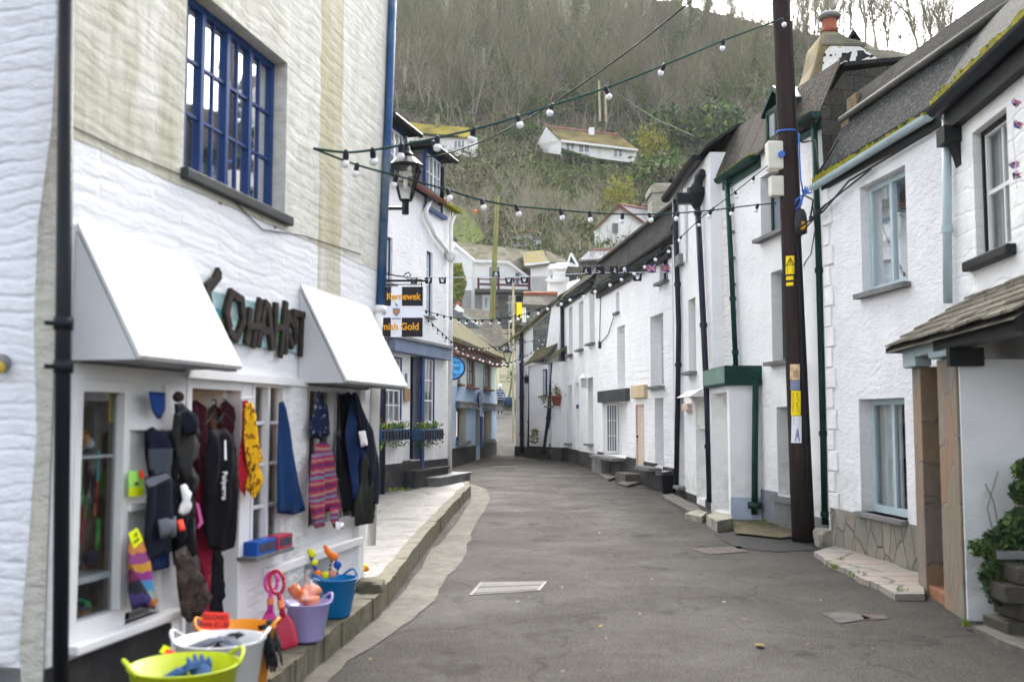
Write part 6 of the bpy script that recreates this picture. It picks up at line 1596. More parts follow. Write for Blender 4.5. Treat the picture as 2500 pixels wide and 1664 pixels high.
shd = lambda s_, dz: [sc + Vector((a * s_ * px_, y0, (b * s_ + dz) * px_)) for a, b in [(-9, 8), (9, 8), (9, -1), (6, -8), (0, -13), (-6, -8), (-9, -1)]]
mb.prism(shd(1, 1), (0, -.004, 0)); mb.build('shield', 'crest_blue', SGN)
y0 = -.025; mb = MB(); mb.prism([sc + Vector((a * px_, y0, (b + 1) * px_)) for a, b in [(-6, 5), (6, 5), (5, -3), (0, -9), (-5, -3)]], (0, -.004, 0)); mb.build('shield_field', 'crest_brown', SGN)
mb = MB()
for k in range(4):
    for j in range(4 - k): mb.box(sc + Vector(((j - (3 - k) / 2) * 2.6 * px_, -.03, (4 - k * 2.8) * px_)), (1.7 * px_, .004, 1.7 * px_))
mb.build('coins', 'gold', SGN)
mb = MB(); mb.prism([sc + Vector((a * px_, -.02, b * px_)) for a, b in [(-4, 25), (-1, 20), (3, 18), (6, 14), (3, 15), (1, 11), (0, 11), (0, 14), (-3, 16), (-4, 21)]], (0, -.004, 0)); mb.build('bird', 'crest_blue', SGN)
mb = MB(); mb.box(sc + Vector((0, -.02, -17 * px_)), (22 * px_, .004, 3 * px_)); mb.build('motto_scroll', 'blue_lintel', SGN)
mb = MB()
bz = atY(968, 685, sy).z
mb.tube([Vector((F2.P(0, 0).x - .4, sy, bz)), Vector((atY(1043, 683, sy).x, sy, bz))], .022, 8)
mb.tube([Vector((F2.P(0, 0).x - .4, sy, bz - .075)), Vector((atY(1032, 690, sy).x, sy, bz - .07))], .01, 6)
mb.tube([Vector((F2.P(0, 0).x - .4, sy, bz)), Vector((F2.P(0, 0).x - .4, 19.4, bz))], .022, 8)
for x in (920, 1029): mb.tube([Vector((atY(x, 690, sy).x, sy, bz)), Vector((atY(x, 700, sy).x, sy, sc.z + 60 * px_))], .008, 6)
mb.tube([atY(x, y, sy) for x, y in [(930, 664), (962, 672), (985, 675), (990, 668), (998, 665), (1003, 671), (998, 678), (992, 674)]], .012, 6)
mb.tube([atY(x, y, sy) for x, y in [(985, 675), (1000, 683), (1030, 682)]], .01, 6)
mb.build('bracket', 'black_iron', SGN, smooth=True)
# ---- street lantern on the end of the shop
def street_lantern(label, c, px_, wallp, base_h=1):
    """c: foot of lantern body; sizes in photo pixels scaled by px_"""
    T = thing('street_lantern', label, 'lantern', c)
    mb = MB(); prof = [(9, -34), (9, -4), (14, 0), (17, 2)]
    mb.lathe([(r * px_, z * px_) for r, z in prof], c, 8, rot=.39)
    t0, t1, h = 17 * px_, 42 * px_, 80 * px_
    for sx in (-1, 1):
        for sy_ in (-1, 1): mb.tube([c + Vector((sx * t0 * .75, sy_ * t0 * .75, 2 * px_)), c + Vector((sx * t1 * .75, sy_ * t1 * .75, h))], 2.6 * px_, 6)
    r4_ = math.sqrt(2) * .75
    mb.lathe([(t1 * r4_ * 1.12, h), (t1 * r4_ * 1.15, h + 7 * px_), (t1 * r4_ * 1.0, h + 9 * px_)], c, 4, rot=math.pi / 4)
    mb.build('frame', 'black_iron', T)
    mb = MB(); mb.lathe([(t1 * r4_, h + 8 * px_), (t1 * .62, h + 26 * px_), (t1 * .42, h + 30 * px_), (t1 * .45, h + 36 * px_), (t1 * .3, h + 44 * px_), (t1 * .2, h + 58 * px_), (t1 * .24, h + 62 * px_), (t1 * .1, h + 72 * px_), (t1 * .03, h + 84 * px_)], c, 4 if False else 14); mb.build('hood', 'black_iron', T)
    mb = MB(); mb.lathe([(t0 * r4_ * .95, 3 * px_), (t1 * r4_ * .95, h)], c, 4, rot=math.pi / 4); mb.build('panes', 'lamp_glass', T)
    mb = MB(); mb.box(c + Vector((0, 0, h - 12 * px_)), (30 * px_, 30 * px_, 5 * px_)); mb.tube([c + Vector((0, 0, 30 * px_)), c + Vector((0, 0, h - 12 * px_))], 5 * px_, 8); mb.build('lamp', 'curtain', T)
    mb = MB(); mb.tube([c + Vector((0, 0, -19 * px_)), Vector(wallp)], 4.5 * px_, 8); mb.build('arm', 'black_iron', T)
    return T
glass('lamp_glass', tint=(.95, .95, .92), alpha=.12)
c = atY(990, 490, 9.75); wp = Vector((FS.hit(945, 515, 0).x - .05, 9.75, c.z - 19 * 9.75 / F))
street_lantern('large black four sided street lantern on an arm from the corner of the shop', c, 9.75 / F, wp)
# ================================================================== LEFT: THE PALE BLUE SHOP
H = thing('pale_blue_shop', 'pale blue and mint shop with brown upstairs casements and mossy roof at the far bend', 'shop', F3.P(0, 0))
for r in ((1117, 858, 1124, 938), (1139, 867, 1160, 945), (1180, 875, 1198, 950)):
    F3.window(H, r, .12, 1, 3, 2, 'brown_wood', 'pane_pale', 'brown_wood', fw=.09, bar=.05, sillw=.15)
sh1 = F3.rect(1114, 996, 1138, 1076); sh2 = F3.rect(1180, 1003, 1200, 1072)
F3.window(H, sh1, .3, 1, 1, 1, 'blue_wood', 'pane_glow', None, px=False, fw=.1)
F3.window(H, sh2, .3, 2, 1, 1, 'blue_wood', 'pane_glow', None, px=False, fw=.1)
d3_ = F3.rect(1161, 998, 1172, 1088); F3.door(H, d3_, .4, 'pale_blue_wall', px=False, panels=False)
zmid = F3.sz(1165, 950)[1]; ze3 = 4.05
mb = MB()
F3.wall(H, G0, zmid, mats=['pale_blue_wall', 'pale_blue_wall'], back=5)
F3.wall(H, zmid + .0, ze3, mats=['mint_wall', 'mint_wall'], back=5, name='upper_wall')
F3.plinth(H, [(0, d3_[0], .75), (d3_[1], F3.L, .78)], .75, o=.02)
for r in ((1112, 980, 1159, 996), (1176, 985, 1219, 1001)):
    mb = MB(); q = F3.rect(*r); F3.box(mb, q[0], q[1], q[2], q[3], -.02, .12); mb.build('lintel_board', 'slate_hung_side', H)
for q in (sh1, sh2): mb = MB(); F3.box(mb, q[0] - .1, q[1] + .3, q[2] - .12, q[2], -.3, .12); mb.build('sill', 'slate_sill', H)
mb = MB(); q = F3.rect(1172, 1016, 1177, 1090); F3.box(mb, q[0], q[1], q[2], q[3], -.3, .06); mb.build('open_door_edge', 'blue_wood', H)
mb = MB(); F3.box(mb, -.2, F3.L + .1, ze3 - .35, ze3, 0, .2); mb.build('fascia', 'fascia_brown', H)
F3.roof(H, -.5, F3.L + .35, [(.35, ze3 - .02), (-1.6, ze3 + 1.55), (-4, ze3 + .2)], 'roof_mossy_green', thick=.12, dz=-.1)
def disc(name, label, cat, c, r, nvec, m, rim=None, sq=1.0, thick=.04):
    T = thing(name, label, cat, c); n_ = Vector(nvec).normalized(); u = Vector((0, 0, 1)).cross(n_).normalized(); v = n_.cross(u)
    mb = MB(); P_ = [Vector(c) + u * r * math.cos(2 * math.pi * k / 32) + v * r * sq * math.sin(2 * math.pi * k / 32) for k in range(32)]
    mb.prism(P_, n_ * thick); mb.build('disc', m, T)
    if rim: mb = MB(); mb.tube([p + n_ * thick / 2 for p in P_] + [P_[0] + n_ * thick / 2], thick * .8, 6, False); mb.build('rim', rim, T)
    return T, u, v, n_
c = F3.hit(1169, 976, .1)
T, u, v, n_ = disc('round_sign', 'round dark blue emblem sign with gold figure over the pale blue shop doorway', 'sign', c, 17.5 / F * 36, F3.n, 'blue_lintel', 'deep_blue')
mb = MB(); mb.prism([c + n_ * .045 + u * a * .1 + v * b * .1 for a, b in [(-.5, 1.5), (.5, 1.5), (.9, .3), (.4, -.2), (.7, -1.6), (-.7, -1.6), (-.4, -.2), (-.9, .3)]], n_ * .004); mb.build('emblem', mat('tan_emblem', (.4, .3, .2), .6).name, T)
c = atY(1104, 898, 27.5); k_ = 27.5 / F
T, u, v, n_ = disc('oval_sign', 'bright blue oval hanging sign with dark handwritten lettering', 'sign', c, 30 * k_, (0, -1, 0), 'sky_sign', 'deep_blue', sq=.9)
for i, t in enumerate(('Two', 'Old', 'Oars')): lettering('lettering', t, 15 * k_, c + Vector((6 * k_, -.048, (14 - 15 * i) * k_)), X, Z_, 'deep_blue', T, .003, shear=.25)
mb = MB(); mb.tube([c + Vector((-45 * k_, .02, 30 * k_)), c + Vector((20 * k_, .02, 30 * k_))], .02, 6); mb.tube([c + Vector((10 * k_, .02, 30 * k_)), c + Vector((10 * k_, .02, 25 * k_))], .012, 6); mb.tube([c + Vector((-45 * k_, .02, 30 * k_)), c + Vector((-45 * k_, 4.0, 30 * k_))], .02, 6); mb.build('bracket', 'black_iron', T)
# wall lantern at the far corner of the pale blue shop
c = atY(1239, 886, 38.9); street_lantern('distant black street lantern on the corner of the pale blue shop', c, 38.9 / F * .33, (F3.P(F3.L, 0).x, 38.9, c.z - 6 * 38.9 / F))
# ================================================================== MID-DISTANCE BUILDINGS
YK = 1
def slab(name, pts, Y, depth, m, T, **k):
    mb = MB(); mb.prism([atY(x, y, Y) for x, y in pts], (0, depth, 0)); return mb.build(name, m, T, **k)
def skin(name, pts, m, T, th=.15):
    P_ = [atY(*p) for p in pts]; n_ = (P_[1] - P_[0]).cross(P_[2] - P_[0]).normalized()
    mb = MB(); mb.prism(P_, n_ * th if n_.z < 0 else n_ * -th); return mb.build(name, m, T)
def flatwin(T, x0, y0, x1, y1, Y, fm='white_wood', pm='pane_mid', lights=1, fw=.07, d=.06):
    fw *= YK; a, b = atY(x0, y1, Y), atY(x1, y0, Y); mb = MB()
    w_, h_ = b.x - a.x, b.z - a.z
    for (xa, xb, za, zb) in ((0, w_, 0, fw), (0, w_, h_ - fw, h_), (0, fw, fw, h_ - fw), (w_ - fw, w_, fw, h_ - fw)) + tuple((w_ * k / lights - fw / 2, w_ * k / lights + fw / 2, fw, h_ - fw) for k in range(1, lights)):
        mb.box((a.x + (xa + xb) / 2, a.y - d / 2, a.z + (za + zb) / 2), (xb - xa, d, zb - za))
    o = mb.build('window', fm, T)
    mb = MB(); mb.box((a.x + w_ / 2, a.y - .01, a.z + h_ / 2), (w_ - fw, .03, h_ - fw)); mb.build('pane', pm, o)
    return o
# B1: big mossy roofed house with balcony
_at = atY
YK = 1.62
def atY(px, py, Y): return _at(px, py, Y * YK)
B = thing('balcony_house', 'large white house with mossy tiled roof and maroon balcony rail above the lane', 'house', atY(1210, 900, 51))
slab('wall', [(1159, 638), (1240, 640), (1287, 676), (1290, 712), (1159, 712)], 50, 6, 'far_white', B)
slab('lower_wall', [(1128, 708), (1300, 708), (1300, 830), (1128, 830)], 50.3, 6, 'grey_render', B)
skin('side_wall', [(1159, 638, 50.1), (1104, 595, 56), (1104, 830, 56), (1159, 830, 50.1)], 'smooth_side', B, .2)
skin('roof', [(1156, 636, 49.8), (1242, 640, 49.8), (1290, 680, 49.8), (1330, 672, 50.5), (1306, 612, 54), (1104, 588, 55)], 'roof_moss', B)
skin('verge', [(1104, 594, 55), (1159, 640, 49.7), (1159, 633, 49.7), (1104, 588, 55)], 'white_wood', B, .1)
slab('bargeboard', [(1156, 633), (1242, 637), (1242, 642), (1156, 640)], 49.6, .15, 'white_wood', B)
slab('bargeboard', [(1242, 637), (1290, 673), (1290, 681), (1242, 643)], 49.6, .15, 'white_wood', B)
flatwin(B, 1191, 648, 1223, 702, 49.95, 'white_wood', 'pane_mid', 2)
flatwin(B, 1258, 666, 1267, 694, 49.95, 'blue_lintel', 'pane_dark')
slab('balcony_floor', [(1159, 704), (1300, 707), (1300, 714), (1159, 712)], 48.6, 1.7, 'concrete', B)
mb = MB()
for x in (1168, 1217, 1254, 1291): p = atY(x, 704, 48.7); mb.box(p + Vector((0, 0, .42)), (.18, .12, .95))
p, q = atY(1168, 693, 48.7), atY(1291, 697, 48.7); mb.tube([p, q], .09, 6); p, q = atY(1168, 681, 48.7), atY(1291, 683, 48.7); mb.tube([p, q], .05, 6)
mb.build('balcony_rail', mat('maroon', (.1, .03, .05), .5, .2).name, B)
slab('stone_pier', [(1216, 708), (1241, 710), (1241, 800), (1216, 800)], 49.9, .6, 'slate_hung_side', B)
flatwin(B, 1177, 720, 1197, 759, 50.25, 'white_wood', 'pane_blue', 1, .15)
flatwin(B, 1240, 721, 1262, 772, 50.25, 'white_wood', 'pane_blue', 2, .12)
slab('shade_slab', [(1259, 722), (1276, 722), (1276, 772), (1259, 772)], 50.2, .2, 'opening_shade', B)  # near-black slab on the wall, painted as the shade of an opening
# extension with yellow lichen roof
skin('extension_roof', [(1280, 647, 49), (1340, 640, 49), (1326, 610, 52), (1276, 616, 52)], 'roof_lemon', B)
skin('extension_hip', [(1340, 640, 49), (1385, 640, 50.5), (1378, 630, 52), (1330, 610, 52)], 'roof_moss', B)
slab('extension_wall', [(1296, 648), (1345, 642), (1345, 730), (1296, 730)], 49.3, 3, 'far_white', B)
slab('extension_gutter', [(1280, 643), (1342, 637), (1342, 642), (1280, 649)], 48.8, .2, 'white_wood', B)
skin('lower_wing', [(1297, 676, 48.5), (1335, 676, 48.5), (1335, 760, 48.5), (1297, 760, 48.5)], 'grey_render', B)
# B2: slate house with red ridge
YK = 1.45
B = thing('slate_gable_house', 'grey slate hung house with red ridge tiles and a white dormer window', 'house', atY(1270, 760, 68))
slab('gable', [(1290, 612), (1290, 592), (1312, 569), (1334, 607), (1334, 700), (1290, 700)], 66, 5, mat('slate_blue', (.17, .19, .22), .8, .2, vs=8).name, B)
skin('roof', [(1258, 604, 65.8), (1290, 602, 65.8), (1312, 568, 67), (1222, 570, 69)], 'roof_grey', B)
skin('roof', [(1222, 570, 69), (1258, 604, 65.8), (1200, 606, 67), (1190, 585, 69)], 'roof_moss', B)
mb = MB(); mb.tube([atY(1222, 569, 69), atY(1312, 567, 67)], .22, 8); mb.build('ridge', 'ridge_red', B)
skin('verge', [(1312, 566, 65.9), (1335, 605, 65.9), (1333, 609, 65.9), (1311, 572, 65.9)], 'slate_dark', B, .2)
flatwin(B, 1302, 588, 1320, 610, 65.95, 'white_wood', 'pane_dark', 2, .14)
slab('chimney', [(1277, 569), (1277, 560), (1291, 560), (1291, 569)], 68, .8, 'ridge_red', B)
YK = 1.42
B = thing('low_slate_house', 'small slate roof with red ridge half hidden behind the wooden pole', 'house', atY(1190, 640, 70))
skin('roof', [(1169, 595, 68), (1210, 598, 68), (1206, 577, 70), (1178, 580, 70)], 'roof_grey', B)
mb = MB(); mb.tube([atY(1178, 579, 70), atY(1206, 576, 70)], .2, 8); mb.build('ridge', 'ridge_red', B)
slab('wall', [(1172, 596), (1210, 598), (1210, 700), (1172, 700)], 68.5, 3, 'grey_render', B)
# slate-hung block with red ridge on the bend house roof
YK = 1
B = thing('slate_hung_block', 'slate hung roof block with terracotta ridge behind the bend cottage', 'roof block', atY(1320, 790, 43))
slab('wall', [(1283, 740), (1335, 742), (1345, 760), (1345, 860), (1283, 860)], 42.5, 4, 'slate_hung', B)
skin('roof', [(1276, 742, 42.2), (1352, 745, 42.2), (1360, 720, 44), (1279, 719, 44)], 'roof_scatter', B)
mb = MB(); mb.tube([atY(1278, 717, 44), atY(1361, 717, 44)], .1, 8); mb.build('ridge', 'terracotta', B)
flatwin(B, 1275, 750, 1284, 786, 42.45, 'white_wood', 'pane_pale', 1, .06)
# white-painted chimney group
CH = thing('white_chimney', 'broad whitewashed stepped chimney behind the terraced roofs', 'chimney', atY(1370, 735, 45))
slab('shaft', [(1336, 735), (1342, 682), (1352, 678), (1352, 660), (1342, 655), (1342, 648), (1362, 640), (1395, 640), (1410, 648), (1410, 735)], 45, 1.6, 'far_white', CH, bevel=.08)
slab('ledge', [(1330, 683), (1336, 678), (1375, 680), (1376, 688), (1340, 688)], 44.8, .3, 'far_white', CH)
slab('ledge', [(1338, 650), (1345, 643), (1412, 646), (1413, 656), (1340, 656)], 44.8, .3, 'far_white', CH)
mb = MB(); mb.prism([atY(1382, 646, 44.9), atY(1392, 617, 44.9), atY(1397, 617, 44.9), atY(1413, 646, 44.9), atY(1407, 646, 44.9), atY(1394, 624, 44.9), atY(1389, 646, 44.9)], (0, 1, 0)); mb.build('gablet', 'far_white', CH)
slab('gablet_back', [(1388, 645), (1394, 624), (1407, 645)], 45.2, .3, 'slate_hung_side', CH)
CH = thing('chimney_stack', 'low slate capped chimney with a black throat beside the white chimney', 'chimney', atY(1400, 700, 43.5))
slab('cap', [(1382, 663), (1386, 650), (1418, 652), (1420, 660), (1412, 668), (1384, 668)], 43.5, 1, 'roof_scatter', CH)
slab('throat', [(1392, 668), (1409, 668), (1408, 690), (1392, 690)], 43.6, .8, 'dark_slate', CH)
slab('base', [(1386, 688), (1416, 680), (1420, 760), (1380, 760)], 43.5, 1.2, 'rough_white', CH)
YK = 1.7
B = thing('stone_outbuilding', 'small grey stone outbuilding with pale slate roof and red ridge behind the terraced roofs', 'outbuilding', atY(1450, 700, 52))
slab('wall', [(1414, 635), (1490, 632), (1490, 720), (1414, 720)], 52, 4, 'slate_hung', B)
skin('roof', [(1414, 634, 51.6), (1485, 630, 51.6), (1495, 611, 54), (1438, 612, 54)], 'roof_grey', B)
mb = MB(); mb.tube([atY(1438, 611, 54), atY(1495, 610, 54)], .14, 8); mb.build('ridge', 'ridge_red', B)
YK = 1.57
B = thing('wooden_fence', 'weathered board fence on the bank behind the grey stone outbuilding', 'fence', atY(1400, 640, 60))
mb = MB()
for k in range(30):
    x = 1361 + k * 3.6; y = 598 + abs(k - 8) * .45; a = atY(x, y, 60); mb.box((a.x, a.y, a.z - .9), (.14, .03, 2))
mb.build('boards', mat('fence_grey', (.2, .18, .15), .9, .3).name, B)
for x in (1361, 1388, 1415, 1440): a = atY(x, 597, 59.95); mb = MB(); mb.box((a.x, a.y, a.z - .9), (.16, .1, 2.4)); mb.build('post', 'pole_wood', B)
# B3: white gabled cottage
YK = 1.55
B = thing('gabled_cottage', 'white gabled cottage with grey roof and red ridge on the wooded slope', 'house', atY(1515, 620, 64))
slab('wall', [(1452, 558), (1511, 503), (1582, 550), (1582, 660), (1452, 660)], 62, 6, 'far_white', B)
skin('roof', [(1511, 499, 61.8), (1590, 513, 68), (1640, 560, 68), (1583, 549, 61.8)], 'roof_grey', B)
skin('roof', [(1511, 499, 61.8), (1590, 513, 68), (1560, 540, 68), (1448, 560, 61.8)], 'roof_grey', B)
mb = MB(); mb.tube([atY(1511, 499, 61.8), atY(1590, 512, 68)], .16, 8); mb.build('ridge', 'ridge_red', B)
skin('bargeboard', [(1511, 498, 61.7), (1583, 548, 61.7), (1581, 554, 61.7), (1511, 505, 61.7)], 'brown_wood', B, .1)
skin('bargeboard', [(1511, 498, 61.7), (1448, 559, 61.7), (1450, 564, 61.7), (1511, 505, 61.7)], 'brown_wood', B, .1)
flatwin(B, 1495, 545, 1509, 568, 61.95, 'pot_grey', 'pane_dark', 1, .08)
# mossy scantle roofs beyond the blue shop
YK = 1
B = thing('scantle_roof_cottage', 'low cottage with a rough mossy slate roof behind the wooden pole', 'house', atY(1180, 860, 46))
skin('roof', [(1112, 800, 44), (1215, 850, 44), (1245, 830, 45), (1200, 760, 48), (1110, 745, 48)], 'roof_scatter', B)
skin('roof', [(1104, 752, 43), (1108, 800, 43), (1174, 800, 43), (1150, 775, 44)], 'slate_hung', B)
skin('gable', [(1108, 760, 43.5), (1117, 744, 43.5), (1132, 757, 43.5), (1132, 764, 43.5)], 'far_white', B, .3)
slab('wall', [(1165, 812), (1215, 845), (1215, 950), (1165, 950)], 44.5, 2, 'cream_wall', B)
slab('chimney_pot', [(1112, 746), (1112, 737), (1124, 736), (1126, 744)], 45, .4, 'terracotta', B)
B = thing('cream_house', 'cream rendered house closing the far end of the lane', 'house', atY(1240, 990, 72))
slab('wall', [(1195, 850), (1290, 850), (1290, 1040), (1195, 1040)], 72, 6, 'cream_wall', B)
skin('roof', [(1190, 850, 71.6), (1295, 850, 71.6), (1295, 838, 75), (1190, 838, 75)], 'roof_scatter', B)
slab('dark_base', [(1218, 984), (1265, 974), (1265, 996), (1218, 998)], 71.8, .2, 'dark_slate', B)
mb = MB()
for k in range(6):
    p = atY(1240, 915 + k * 2.6 + (4 if k > 3 else 0), 70.5); mb.box(p, (1.15 * 1.0, .04, .05))
mb.build('slatted_rail', 'pole_wood', B)
YS = thing('yellow_sign', 'bright yellow hanging banner on a post beyond the bend cottage', 'banner', atY(1268, 775, 41.5))
slab('banner', [(1261, 739), (1274, 738), (1275, 770), (1272, 777), (1266, 772), (1261, 776)], 41.5, .04, 'yellow_sign', YS)
mb = MB(); mb.tube([atY(1253, 690, 41.6), atY(1253, 880, 41.6), atY(1253, 1080, 41.6)], .05, 8); mb.tube([atY(1236, 739, 41.6), atY(1275, 739, 41.6)], .03, 6); mb.build('post', 'pole_wood', YS)
AE = thing('roof_aerial', 'slatted television aerial and thin poles beside the bend cottage', 'aerial', atY(1243, 835, 41))
mb = MB(); mb.tube([atY(1243, 780, 41), atY(1243, 920, 41)], .03, 6)
for k in range(4): p = atY(1238, 805 + k * 5 + (4 if k > 1 else 0), 41); mb.box(p, (.42 - .05 * k, .04, .05))
mb.build('mast', 'pole_wood', AE)
# planting bed and palm at the end of the lane
mb = MB(); rr = random.Random(4)
for k in range(500): p = atY(rr.uniform(1222, 1262), rr.uniform(980, 992), 66 + rr.random() * 3); leaves(mb, p, (.1, .1, .1), 1, .12, rr, mi=(0, 1))
tag(mb.build('planting', ['leaf_olive', 'leaf_green']), 'low planting along the foot of the cream house', 'plants', kind='stuff')
PB = atY(1242, 980, 64)
PT = thing('plant_tub', 'blue tub under the small palm by the cream house', 'planter', PB)
mb = MB(); mb.lathe([(.3, -.3), (.36, 0), (.4, .28), (.36, .28)], PB, 14); mb.build('tub', 'lead_blue', PT, smooth=True)
PM = thing('palm_tree', 'small spiky palm growing before the cream house at the lane end', 'palm', PB)
mb = MB(); mb.tube([PB + Vector((0, 0, .2)), PB + Vector((.15, 0, .9)), PB + Vector((.3, 0, 1.6))], [.07, .055, .05], 8); mb.build('trunk', 'bark', PM, smooth=True)
mb = MB(); hp = PB + Vector((.3, 0, 1.6))
for k in range(70):
    d = Vector((rr.gauss(0, 1), rr.gauss(0, 1), rr.gauss(.25, .6))).normalized(); L = rr.uniform(.7, 1.15); sd = d.cross(Vector((0, 0, 1))).normalized() * .03
    m_ = hp + d * L * .6; e = hp + d * L + Vector((0, 0, -.2)); mb.face([hp - sd, hp + sd, m_ + sd, m_ - sd]); mb.face([m_ - sd, m_ + sd, e])
mb.build('crown', 'leaf_green', PM)
# ---- the walker
def person():
    Y = 61.0; f = atY(1221, 1010, Y); s = 1.0
    T = thing('person', 'walker in a white hat and striped top seen from behind on the lane', 'person', f)
    me = bpy.data.meshes.new('body'); J = {}
    pts = [('pel', (0, 0, .92), .13), ('spine', (0, .02, 1.15), .135), ('chest', (0, .03, 1.34), .15), ('neck', (0, .02, 1.48), .06), ('head', (0, .03, 1.58), .085), ('top', (0, .03, 1.68), .085),
           ('hipl', (-.09, 0, .86), .1), ('kneel', (-.1, .1, .48), .068), ('anl', (-.1, .0, .09), .048), ('toel', (-.1, .14, .045), .042), ('hipr', (.09, 0, .86), .1), ('kner', (.1, -.04, .48), .068), ('anr', (.1, -.2, .12), .048), ('toer', (.1, -.1, .045), .042),
           ('shl', (-.19, .02, 1.38), .07), ('ell', (-.26, -.05, 1.12), .05), ('wrl', (-.25, .06, .9), .036), ('hal', (-.245, .1, .81), .034), ('shr', (.19, .02, 1.38), .07), ('elr', (.27, .02, 1.12), .05), ('wrr', (.26, -.06, .9), .036), ('har', (.255, -.09, .81), .034)]
    for i, (n_, c_, r_) in enumerate(pts): J[n_] = i
    ed = [('pel', 'spine'), ('spine', 'chest'), ('chest', 'neck'), ('neck', 'head'), ('head', 'top'), ('pel', 'hipl'), ('hipl', 'kneel'), ('kneel', 'anl'), ('anl', 'toel'), ('pel', 'hipr'), ('hipr', 'kner'), ('kner', 'anr'), ('anr', 'toer'), ('chest', 'shl'), ('shl', 'ell'), ('ell', 'wrl'), ('wrl', 'hal'), ('chest', 'shr'), ('shr', 'elr'), ('elr', 'wrr'), ('wrr', 'har')]
    me.from_pydata([Vector(c_) for _, c_, _ in pts], [(J[a], J[b]) for a, b in ed], [])
    o = bpy.data.objects.new('body', me); C.objects.link(o); o.parent = T
    sk = o.modifiers.new('skin', 'SKIN')
    for i, (_, _, r_) in enumerate(pts): me.skin_vertices[0].data[i].radius = (r_, r_)
    me.skin_vertices[0].data[0].use_root = True
    o.modifiers.new('sub', 'SUBSURF').levels = 2
    g = G('walker'); tc = g.n('TexCoord').outputs['Object']; z = g.n('SeparateXYZ', {0: tc}).outputs[2]
    stp = g.math('GREATER_THAN', g.math('FRACT', g.math('MULTIPLY', z, 6.5)), .62)
    top_ = g.mix(stp, (.02, .025, .07), (.4, .45, .55))
    c = g.mix(g.math('GREATER_THAN', z, .88), (.015, .016, .03), top_); c = g.mix(g.math('GREATER_THAN', z, 1.5), c, (.5, .3, .22))
    g.done(c, .85); me.materials.append(g.m)
    mb = MB(); mb.lathe([(.11, 1.56), (.125, 1.62), (.125, 1.72), (.1, 1.79), (.05, 1.83), (.01, 1.84)], f + Vector((0, .03, 0)), 14); mb.build('hat', 'white_cloth', T, smooth=True)
person()
# ================================================================== WOODED HILL
def hz(y): return 3 + .63 * (y - 72)
def kcrest(px): return max(.16, .4185 - .0000934 * (px - 1782) + max(0, px - 2000) * .00001)
def hp(px, Y):
    """point on the hill in the column px at forward distance Y"""
    k = kcrest(px); Yc = 44.1 / (.63 - k)
    x = (px - CX) / F * Y * 1.0
    z = hz(min(Y, Yc)) - max(0, Y - Yc) * .25
    n_ = noise.noise(Vector((x * .03, Y * .03, 1))) * 3 * min(1, (Y - 72) / 20) * (1 if Y < Yc - 10 else .3)
    return Vector((x, Y, z + n_ * .5))
mat('hill_ground', (.085, .08, .042), .95, .45, vs=.25, bump=.8, bs=2, dist=.3, dirt=.6, dirtcol=(.1, .08, .055))
cols_ = list(range(-1400, 3900, 60)); rows_ = [71, 73, 76] + list(range(80, 330, 5))
mb = MB()
for Y in rows_:
    for px in cols_: mb.v.append(hp(px, Y) if Y > 71 else Vector(((px - CX) / F * Y, Y, 1.0)))
n = len(cols_)
for j in range(len(rows_) - 1):
    for i in range(n - 1): a = j * n + i; mb.f.append((a, a + 1, a + n + 1, a + n)); mb.mi.append(0)
tag(mb.build('hillside', 'hill_ground', smooth=True), kind='structure')
# grass terrace, left
mat('grass_bank', (.13, .17, .04), .95, .4, vs=2, bump=.8, bs=12, dirt=.4, dirtcol=(.18, .15, .06))
def bank(name, pts, Y0, m):
    mb = MB(); q = []
    for x, y in pts:
        k = (1020 - y) / F; Y = (44.1) / (.63 - k); q.append(atY(x, y, Y - 1.0))
    mb.face(q); return tag(mb.build(name, m), kind='structure')
bank('grass', [(1095, 590), (1150, 600), (1185, 580), (1160, 540), (1130, 505), (1108, 500)], 85, 'grass_bank')
# ---- bare trees
def tree_mesh(seed, h, spread, levels=5, trunk_r=.13, up=.55, multi=1, twig='twig', bark='bark', leafy=0, leafm=('ivy',)):
    rr = random.Random(seed); tb, cb, lb = MB(), MB(), MB()
    def grow(p, d, L, r, lv, main):
        segs = 3; pts = [p]; rs = [r]; dd = d
        for k in range(segs):
            dd = (dd + Vector((rr.gauss(0, .12), rr.gauss(0, .12), rr.gauss(.05, .06)))).normalized()
            pts.append(pts[-1] + dd * L / segs); rs.append(r * (1 - .38 * (k + 1) / segs))
        (tb if lv == levels else cb).tube(pts, rs, 6 if lv == levels else (4 if lv > levels - 2 else 3), False)
        if leafy and lv >= levels - 1:
            for q in pts: leaves(lb, q, (.5 * leafy, .5 * leafy, .7), int(26 * leafy), .16, rr)
        if lv == 0: return
        nb = 2 if lv > 2 else 3
        if lv == levels: nb = 4
        for k in range(nb + (1 if rr.random() < .5 else 0)):
            t = rr.uniform(.35, 1.0) if lv < levels else rr.uniform(.4, 1)
            i = min(segs - 1, int(t * segs)); q = pts[i].lerp(pts[i + 1], t * segs - i)
            a = rr.uniform(0, 6.283); o = Vector((math.cos(a), math.sin(a), 0))
            nd = (dd * (.75 if lv < levels else .8) + o * spread * rr.uniform(.5, 1.1) + Vector((0, 0, up * .35))).normalized()
            grow(q, nd, L * rr.uniform(.5, .78), rs[i] * .6, lv - 1, False)
        grow(pts[-1], dd, L * .72, rs[-1] * .95, lv - 1, main)
    for m in range(multi):
        a = m * 2.4 + rr.random(); off = Vector((math.cos(a), math.sin(a), 0)) * (.25 if multi > 1 else 0)
        d = (Vector((0, 0, 1)) + off * 1.2).normalized()
        grow(off, d, h * .36, trunk_r, levels, True)
    return tb, cb, lb
